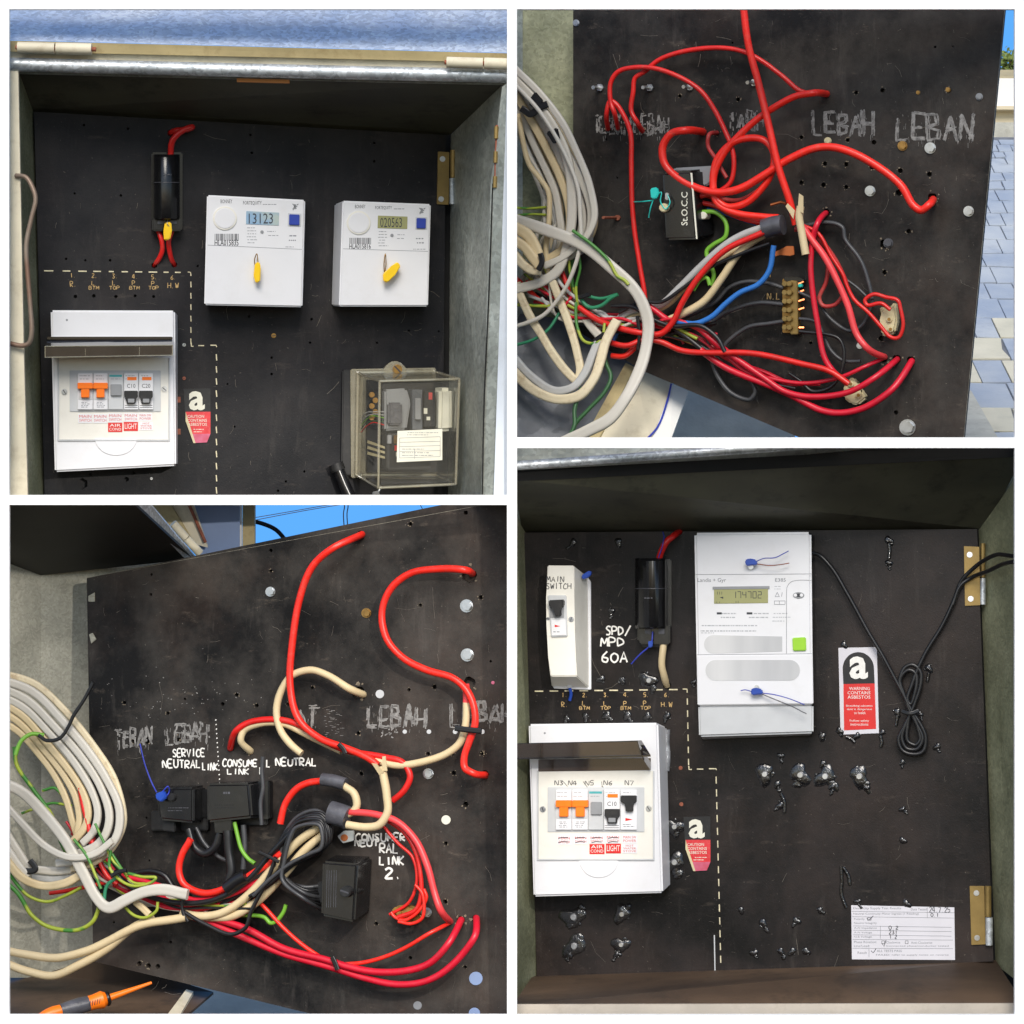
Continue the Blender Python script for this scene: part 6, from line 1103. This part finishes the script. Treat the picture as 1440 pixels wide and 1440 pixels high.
for pts in ([(1250, 764), (1251, 774), (1250, 786)], [(1098, 1116), (1103, 1128), (1103, 1142)], [(1183, 1218), (1184, 1240), (1183, 1258), (1190, 1276)], [(1186, 1220), (1193, 1232), (1195, 1244)], [(938, 1026), (937, 1046), (938, 1060)], [(938, 1056), (938, 1070), (937, 1084)], [(1190, 1036), (1197, 1039), (1202, 1044)], [(1238, 1034), (1240, 1044), (1239, 1050)], [(1262, 1006), (1261, 1014), (1260, 1020)], [(1306, 946), (1305, 954), (1304, 958)]):
    wire(b, pts, 2.6 if pts[0][0] != 938 else 5, 1.5, 'silicone' if pts[0][0] != 938 else 'silicone_clear', t, name='sealant_run', n=8)
# main switch
o = thing('main_switch', 'tall narrow cream main switch with black toggle and handwriting', 'switch', b.p(800, 965)); HF = 62
fr = [(770, 795), (807, 795), (807.5, 830), (808.5, 890), (810, 930), (811, 951), (774, 951), (771, 925), (768.5, 880), (768, 840)]
bk = [(775, 806), (828, 812), (829, 840), (829.5, 890), (830, 930), (830, 969), (776, 966), (775, 930), (774, 880), (774, 840)]
mk('case', blk(b, fr, HF, 0, 1.4, back=bk), 'warm_plastic', o)
mk('base_flange', blk(b, [(776, 812), (826, 812), (830.5, 818), (831, 970), (778, 968)], 6, 0, 1), 'white_plastic', o)
mk('breaker', blk(b, [(770, 837), (796, 837), (798, 895), (775, 896)], HF + 4, HF - 2, 1.2), 'grey_plastic', o)
mk('toggle', blk(b, [(771, 844), (792, 843), (792, 852), (787, 856), (788, 866), (780, 867), (779, 856), (772, 853)], HF + 16, HF + 3, 1.5), 'black_matte', o)
mk('toggle_recess', blk(b, rc(773, 854, 793, 869), HF + 4.6, HF + 3.5, .3), 'mid_grey', o)
k = mk('breaker_front', blk(b, [(775, 872), (795, 871), (796, 893), (776, 894)], HF + 5, HF + 3, .4), 'white_plastic', o); mk('red_mark', blk(b, [(780, 878.5), (788, 880.5), (780, 882)], HF + 5.3, HF + 5), 'red_print', k); mk('breaker_print', fine(bmesh.new(), b, 777, 886, 793, 891, HF + 5, 1, 1.2), 'grey_ink', k)
screw(b, 803, 871, 4, o, 'zinc', HF, 'slot'); screw(b, 770.5, 870, 2.5, o, 'zinc', HF, 'slot')
bm = bmesh.new(); hand(bm, b, 'MAIN', 769, 811, 793, 818, HF + .4, .6); hand(bm, b, 'SWITCH', 768, 820, 803, 828, HF + .4, .6); mk('handwriting', bm, 'dark_ink', o)
s = mk('seal', blk(b, [(817, 809), (829, 802), (832, 806), (827, 812), (819, 815)], 40, 30, 1.5), 'blue_seal', o)
s = mk('seal', blk(b, [(797, 962), (804, 961), (804, 967), (797, 968)], 14, 6, 1), 'zinc', o); wire(b, [(801, 967, 12), (803, 975, 8), (801, 985, 5)], 2.4, 8, 'blue_seal', s, name='seal_tail', n=8)
# fuse
f = fuse(b, (896, 786, 944, 902), (893, 785, 937, 884), (899, 880, 942, 906), 'black fuse holder fed by one cream cable', base_h=8, body_h=46, txtbox=(905, 838, 925, 844))
mk('foot', blk(b, [(901, 902), (940, 902), (938, 910), (903, 910)], 14, 0, 1), 'black_matte', f)
wire(b, [(927, 785, 16), (931, 774, 20), (937, 762, 22), (946, 754, 18), (955, 748, -8)], 4.6, 18, 'cable_red', label='red cable hooked into the panel above the fuse fed by cream cable')
wire(b, [(926, 784, 24), (929, 776, 28), (932, 764, 30), (934, 754, 24), (932, 748, 14)], .9, 20, 'blue_wire', f, name='seal_wire', n=6)
wire(b, [(918, 888, 26), (917, 902, 26), (914, 908, 22), (900, 920, 20), (888, 934, 14)], 1.1, 20, 'blue_wire', f, name='seal_wire', n=6); mk('seal', blk(b, [(911, 902), (918, 901), (917, 910), (912, 911)], 28, 22, 1), 'blue_seal', f)
wire(b, [(934, 900, 12), (932, 918, 16), (931, 938, 14), (934, 952, 6), (938, 964, -8)], 5, 12, 'cable_cream', label='short cream cable below the fuse holder')
# large meter
o = thing('smart_meter', 'large white meter with olive display reading 174702 and green button', 'meter', b.p(1060, 1036)); Hh = 56
mk('case', blk(b, [(976, 749), (1141, 748), (1143.5, 992), (980.5, 994)], Hh, 0, 4, seg=3, back=[(982, 752), (1139, 750), (1141.5, 992), (986, 994)]), 'white_plastic', o)
mk('lower_case', blk(b, [(981.5, 991), (1144, 990), (1144, 1031), (983, 1036)], Hh - 3, 0, 3, seg=3, back=[(988, 996), (1142, 994), (1143, 1034), (986, 1040)]), 'grey_plastic', o)
mk('terminal_cover', blk(b, [(980, 921.5), (1142.5, 920), (1143.6, 990), (981.3, 992)], Hh + 2, Hh - 2, 1.2), 'white_plastic', o)
mk('seam', lines(bmesh.new(), b, [(978, 808, 1141, 807), (980, 920.8, 1142, 919.3), (1106, 919, 1106, 835)], Hh + .3, .35), 'grey_ink', o)
bm = bmesh.new(); ribbon(bm, b, [(1106, 835), (1107, 825), (1113, 818), (1122, 816), (1141, 816)], Hh + .3, .35, True); mk('panel_curve', bm, 'grey_ink', o)
l = mk('display', blk(b, [(1004, 827), (1080, 826), (1080, 848), (1004, 849)], Hh + .9, Hh - 1, .4), 'lcd_olive', o)
mk('display_frame', blk(b, [(1002, 825), (1082, 824), (1082, 828), (1002, 829)], Hh + 1.6, Hh, .3), 'mid_grey', o)
SEG = {'0': 'abcdef', '1': 'bc', '2': 'abged', '4': 'fgbc', '7': 'abc'}
bm = bmesh.new()
for i, ch in enumerate('174702'):
    x, y, w, h = 1030 + i * 7.2, 832, 4.6, 9; S = dict(a=(x, y, x + w, y), b=(x + w, y, x + w, y + h / 2), c=(x + w, y + h / 2, x + w, y + h), d=(x, y + h, x + w, y + h), e=(x, y + h / 2, x, y + h), f=(x, y, x, y + h / 2), g=(x, y + h / 2, x + w, y + h / 2))
    lines(bm, b, [S[k] for k in SEG[ch]], Hh + 1, .5)
lines(bm, b, [(1009, 832, 1009, 836), (1012, 832, 1012, 836), (1015, 832, 1015, 836), (1008, 846, 1008, 848), (1012, 846, 1012, 848), (1035, 845, 1035, 848), (1038, 845, 1038, 848)], Hh + 1, .35); blk(b, [(1012, 840), (1017, 839), (1017, 842)], Hh + 1.1, Hh + .95, bm=bm); mk('digits', bm, 'dark_ink', l)
bm = bmesh.new(); txt(bm, b, 'Landis + Gyr', 981, 813, 1021, 820, Hh + .2, .005); txt(bm, b, 'E385', 1090, 813, 1105, 818, Hh + .2, .005); mk('maker_lettering', bm, 'grey_ink', o)
bm = bmesh.new(); fine(bm, b, 1012, 860, 1045, 871, Hh, 2, 1.6); fine(bm, b, 1052, 860, 1082, 871, Hh, 2, 1.6); fine(bm, b, 1086, 860, 1115, 876, Hh, 3, 1.2); fine(bm, b, 985, 876, 1100, 891, Hh, 2, 1.6); fine(bm, b, 1088, 823, 1104, 830, Hh, 2, 1.0); fine(bm, b, 984, 889, 1006, 891, Hh, 1, 1); mk('rating_print', bm, 'pale_ink', o)
bm = bmesh.new(); lines(bm, b, [(1090, 839, 1093, 833), (1093, 833, 1096, 839), (1090, 839, 1096, 839), (1100, 833, 1099, 839), (1089, 845, 1104, 845), (1104, 845, 1104, 850), (1104, 850, 1089, 850), (1089, 850, 1089, 845), (1096, 845, 1096, 850)], Hh + .2, .35); mk('warning_icons', bm, 'grey_ink', o)
bm = bmesh.new(); blk(b, rc(1008, 861, 1015, 864), Hh + .2, Hh, bm=bm); blk(b, rc(1050, 861, 1058, 864), Hh + .2, Hh, bm=bm); mk('connection_symbols', bm, 'dark_ink', o)
k = mk('optical_port', blk(b, ngon(1123, 837, 8, 20, 4.4), Hh + 1.5, Hh, .4), 'mid_grey', o)
for x in (1118.5, 1127): mk('port_lens', blk(b, ngon(x, 837, 2.4, 14), Hh + 2.2, Hh + 1, .3), 'white_plastic', k)
mk('port_core', blk(b, ngon(1122.8, 837, 5.5, 16, 2.4), Hh + 1.8, Hh + 1.2), 'dark_ink', k)
mk('button', blk(b, [(1114, 897), (1133, 896), (1133.5, 915), (1115, 915.5)], Hh + 3.5, Hh - 1, 1.2), 'green_button', o)
def pill(x0, y0, x1, y1):
    r = (y1 - y0) / 2; return [(x0 + r - r * math.sin(a), y0 + r - r * math.cos(a)) for a in [math.pi * i / 12 for i in range(13)]] + [(x1 - r + r * math.sin(a), y0 + r + r * math.cos(a)) for a in [math.pi * i / 12 for i in range(13)]]
mk('grey_label', blk(b, [(990 + 13 - 13 * math.sin(a), 893 + 13 - 13 * math.cos(a)) for a in [math.pi * i / 12 for i in range(13)]] + [(1100, 916), (1100, 895)], Hh + .5, Hh), 'pill_grey', o)
mk('grey_label', blk(b, pill(992, 928, 1125, 957), Hh + 2.5, Hh + 1.9), 'pill_grey', o)
def wire_seal(x, y, tails, dy):
    s = mk('seal', blk(b, [(x - 8, y - 3), (x - 2, y - 6), (x + 8, y - 4), (x + 10, y + 3), (x - 6, y + 5)], Hh + 14, Hh + 6, 1.5), 'blue_seal', o); mk('sealed_screw', cyl(b, x + 1, y + 6 * dy, 4, Hh + 5, Hh, 14, bev=1), 'zinc', o)
    for m_, q in tails: wire(b, q, .7, 0, m_, s, name='seal_tail', n=6)
wire_seal(1055, 791, [('blue_wire', [(1063, 790, Hh + 10), (1075, 785, Hh + 16), (1090, 784, Hh + 16), (1109, 775, Hh + 12)]), ('rust', [(1064, 793, Hh + 10), (1080, 795, Hh + 14), (1096, 794, Hh + 14), (1110, 792, Hh + 10)])], 1)
wire_seal(1063, 973, [('blue_wire', [(1070, 974, Hh + 10), (1090, 977, Hh + 16), (1110, 983, Hh + 16), (1131, 991, Hh + 12)]), ('tape_grey', [(1072, 976, Hh + 10), (1095, 986, Hh + 14), (1115, 994, Hh + 14), (1134, 1004, Hh + 10)]), ('blue_wire', [(1056, 972, Hh + 9), (1048, 970, Hh + 10), (1042, 971, Hh + 9)])], -1)
# enclosure
o, Hh = enclosure(b, 'white breaker enclosure with handwritten N3 to N7 above the breakers', [(743, 1018), (925, 1016), (932, 1256), (750, 1261)], [(752, 1022), (938, 1022), (943, 1246), (760, 1256)], (757, 1084, 918, 1208), (781, 804, 827, 849, 872, 896), (1111, 1167), ('orange', 'orange', 'grey', 'C10', 'black'))
bm = bmesh.new(); prism(bm, [b.p(748, 1046, Hh + 4), b.p(902, 1041, Hh + 4), b.p(915, 1062, Hh + 40), b.p(722, 1066, Hh + 40)], [b.p(748, 1048, Hh + 4), b.p(902, 1043, Hh + 4), b.p(915, 1064, Hh + 40), b.p(722, 1068, Hh + 40)])
fl = mk('flap', bm, 'dark_smoked', o)
mk('flap_front', blk(b, [(720, 1046), (897, 1042), (902, 1062), (722, 1066)], Hh + 42, Hh + 40), 'smoked_cover', fl)
mk('flap_side', slab([b.p(897, 1042, Hh + 41), b.p(915, 1072, Hh + 6), b.p(915, 1083, Hh + 6), b.p(902, 1064, Hh + 41)], b.n * .0015), 'smoked_cover', fl)
mk('flap_shadow_strip', blk(b, [(757, 1068), (915, 1066), (915, 1083), (757, 1085)], Hh + 2, Hh - 1, .5), 'smoked_cover', fl)  # smoked strip painted as the shade under the raised flap
bm = bmesh.new(); lines(bm, b, [(720, 1066, 902, 1062), (720, 1046, 897, 1042)], Hh + 42.5, .7); lines(bm, b, [(760, 1047, 760, 1063), (896.5, 1043, 901, 1062)], Hh + 42.5, .5); mk('flap_edge', bm, 'dark_smoked', fl)
for x, y in ((763, 1138), (912, 1137)): screw(b, x, y, 4.4, o, 'zinc', Hh + .8, 'slot')
mk('screw_dimple', cyl(b, 766, 1031, 1.5, Hh + .3, Hh - 1, 10), 'mid_grey', o)
mk('thumb_recess', blk(b, [(842 + 28 * math.cos(a), 1208 + 26 * math.sin(a)) for a in [math.pi * i / 18 for i in range(19)]], Hh + 1.6, Hh - 1, .7), 'white_plastic', o)
bm = bmesh.new()
for s, x in (('N3', 780), ('N4', 799), ('N5', 823), ('N6', 849), ('N7', 879)): hand(bm, b, s, x, 1098, x + 12, 1104, Hh + 1.1, .55)
lines(bm, b, [(792, 1099, 798, 1106), (820, 1099, 826, 1107), (846, 1099, 847, 1107), (868 - 22, 1106, 849, 1107)], Hh + 1.1, .4); mk('handwriting', bm, 'dark_ink', o)
tags(b, o, [(784, 1175, 803, 1188, 'white_plastic', 'MAIN\nSWITCH', 'red_ink'), (807, 1175, 826, 1187, 'white_plastic', 'MAIN\nSWITCH', 'red_ink'), (829, 1175, 849, 1186, 'white_plastic', 'MAIN\nSWITCH', 'red_ink'), (852, 1174, 872, 1186, 'white_plastic', 'MAIN\nSWITCH', 'red_ink'), (875, 1174, 896, 1186, 'white_plastic', 'MAIN SW\nPOWER', 'red_ink'), (829, 1187, 850, 1201, 'red_print', 'AIR\nCOND', 'white_ink'), (852, 1186.5, 873, 1200, 'red_print', 'LIGHT', 'white_ink'), (875, 1186.5, 896, 1200, 'white_plastic', 'HOT\nWATER\nSTOVE', 'red_ink')], Hh)
bm = bmesh.new()
for x in (785, 809, 832, 855):
    for y in (1178, 1184): ribbon(bm, b, [(x, y + 1), (x + 6, y - .6), (x + 14, y)], Hh + 1.9, .55)
mk('pen_strike', bm, 'dark_ink', o)
torn_sticker(b, 961, 1148, 'torn red and black caution sticker among the sealed holes')
# new asbestos warning sticker
o = thing('warning_sticker', 'clean white asbestos warning sticker with black arch and red panel', 'sticker', b.p(1208, 1031))
mk('backing', blk(b, [(1179, 911), (1233, 910), (1236, 1031), (1182, 1033)], .9), 'paper', o)
mk('black_arch', blk(b, [(1207 - 22 * math.cos(a), 940 - 23 * math.sin(a)) for a in [math.pi * i / 20 for i in range(21)]] + [(1230, 961), (1186, 962)], 1.3, .9), 'black_matte', o)
mk('red_field', blk(b, [(1186, 962), (1230, 961), (1232, 1025), (1187, 1027)], 1.3, .9), 'red_print', o)
bm = bmesh.new(); txt(bm, b, 'a', 1194.5, 923, 1220.5, 955, 1.6, .028); mk('letter_a', bm, 'white_ink', o)
bm = bmesh.new()
for i, (l, x0, x1) in enumerate((('WARNING', 1194, 1223), ('CONTAINS', 1192, 1224), ('ASBESTOS', 1192, 1224))): txt(bm, b, l, x0, 966 + i * 6, x1, 970.5 + i * 6, 1.6, 0)
for i, (l, x0, x1) in enumerate((('Breathing asbestos', 1190, 1227), ('dust is dangerous', 1191, 1226), ('to health', 1201, 1217))): txt(bm, b, l, x0, 991 + i * 4.8, x1, 994.6 + i * 4.8, 1.6)
for i, (l, x0, x1) in enumerate((('Follow safety', 1195, 1222), ('instructions', 1196, 1221))): txt(bm, b, l, x0, 1012 + i * 4.8, x1, 1015.6 + i * 4.8, 1.6)
mk('lettering', bm, 'white_ink', o)
# test sheet
o = thing('test_result_sheet', 'white printed test result label filled in by hand, near the lower hinge', 'label', b.p(1270, 1350))
mk('sheet', blk(b, [(1197, 1273), (1342, 1276), (1343, 1350), (1198, 1349)], .9), 'paper', o)
bm = bmesh.new(); lines(bm, b, [(1198, 1281.5, 1342, 1283.5), (1198, 1289, 1342, 1291), (1200, 1302, 1338, 1304), (1200, 1308, 1338, 1310), (1200, 1314.5, 1338, 1316.5), (1238, 1302, 1238, 1320), (1199, 1321, 1340, 1322), (1199, 1333.5, 1340, 1334), (1222, 1334, 1222, 1346), (1304, 1276, 1304, 1291)], 1.0, .28); mk('ruled_lines', bm, 'grey_ink', o)
bm = bmesh.new(); L2 = [('Electricity Supply Test Results', 1200, 1275.5, 1267, 1279.6), ('Date Tested', 1281, 1277, 1303, 1280.4), ('Neutral Continuity Meter Ingress (1 Reading)', 1200, 1283.5, 1292, 1287), ('Polarity', 1201, 1291, 1216, 1294.4), ('Neutral Integrity', 1201, 1296.5, 1233, 1300), ('A-N Impedance', 1201, 1303.5, 1233, 1307), ('A-N Voltage', 1201, 1310, 1226, 1313.2), ('N-E Voltage', 1201, 1316, 1226, 1319.3), ('Phase Rotation:', 1201, 1323, 1233, 1326.3), ('Clockwise', 1246, 1323.5, 1266, 1326.8), ('Anti-Clockwise', 1281, 1324, 1311, 1327.2), ('Line/Load:', 1201, 1328.5, 1223, 1331.8), ('Connected phase/conductor tested', 1246, 1329, 1334, 1332), ('Result', 1206, 1338, 1219, 1341.4), ('ALL TESTS PASS', 1233, 1335.5, 1268, 1338.8), ('FAILED: refer to supply notes on reverse', 1232, 1341.5, 1334, 1344.6)]
for l, x0, y0, x1, y1 in L2: txt(bm, b, l, x0, y0, x1, y1, 1.05)
mk('printed_lettering', bm, 'grey_ink', o)
bm = bmesh.new(); lines(bm, b, [(1240, 1323, 1244, 1323), (1244, 1323, 1244, 1327), (1244, 1327, 1240, 1327), (1240, 1327, 1240, 1323), (1273, 1323, 1277, 1323), (1277, 1323, 1277, 1327), (1277, 1327, 1273, 1327), (1273, 1327, 1273, 1323), (1220, 1290.5, 1225, 1290.5), (1225, 1290.5, 1225, 1294), (1225, 1294, 1220, 1294), (1220, 1294, 1220, 1290.5)], 1.05, .3)
for s, x0, y0, x1, y1 in (('24.7.25', 1307, 1275.5, 1336, 1283), ('0.1', 1309, 1284, 1320, 1289), ('0.2', 1250, 1302, 1263, 1307), ('231', 1250, 1308, 1262, 1313.5), ('1.2', 1251, 1315, 1261, 1320)): hand(bm, b, s, x0, y0, x1, y1, 1.1, .5)
for q in ([(1219, 1291), (1222, 1294), (1228, 1288)], [(1240, 1326), (1243, 1331), (1246, 1322)], [(1225, 1337), (1228, 1340), (1232, 1334)]): ribbon(bm, b, q, 1.1, .5)
mk('handwriting', bm, 'dark_ink', o)
# hinges
brass_hinge(b, [(1355.5, 768), (1377, 769), (1378.5, 851), (1357, 852)], (1379, 764, 1385.5, 812), (1378.5, 813, 1386, 850), [(1363.5, 780), (1365, 842)], BOX)
brass_hinge(b, [(1363.5, 1246), (1384, 1246), (1386, 1328), (1366, 1329)], (1385, 1246, 1394, 1289), (1386, 1290, 1396, 1329), [(1373, 1256), (1374, 1319)], BOX)
# coiled lead
o = thing('antenna_lead', 'black lead coiled and tied between the meter and the upper hinge', 'cable', b.p(1290, 1060))
for pts, nm in (([(1140, 777, 20), (1152, 781), (1168, 796), (1190, 832), (1216, 880), (1241, 922), (1262, 962), (1276, 988), (1281, 1000), (1272, 1020), (1264, 1040), (1270, 1056), (1284, 1061), (1298, 1056), (1302, 1040), (1294, 1018), (1283, 1000), (1272, 980), (1265, 958), (1272, 940), (1284, 935), (1294, 944), (1295, 962), (1287, 988), (1281, 1002), (1276, 1022), (1277, 1042), (1287, 1048), (1294, 1040), (1290, 1020), (1282, 1001)], 'lead'),
                ([(1282, 1001), (1274, 1018), (1268, 1038), (1276, 1053), (1290, 1053), (1297, 1038), (1288, 1016), (1280, 1000), (1270, 975), (1266, 955), (1278, 942), (1288, 948), (1288, 968), (1281, 990), (1276, 985), (1284, 958), (1300, 921), (1322, 885), (1340, 848), (1352, 818), (1372, 796, 24), (1398, 781, 62), (1418, 781, 105), (1445, 788, 150)], 'lead'), ([(1340, 850), (1350, 824), (1366, 812), (1388, 804, 46), (1408, 794, 84), (1424, 790, 120), (1446, 790, 150)], 'return_lead')):
    wire(b, pts, 3.0, 14, 'cable_black', o, name=nm, sub=10)
wire(b, [(1268, 1000, 20), (1280, 1003, 24), (1292, 999, 20)], 3, 20, 'tape_black', o, name='tie', flat=1.6)
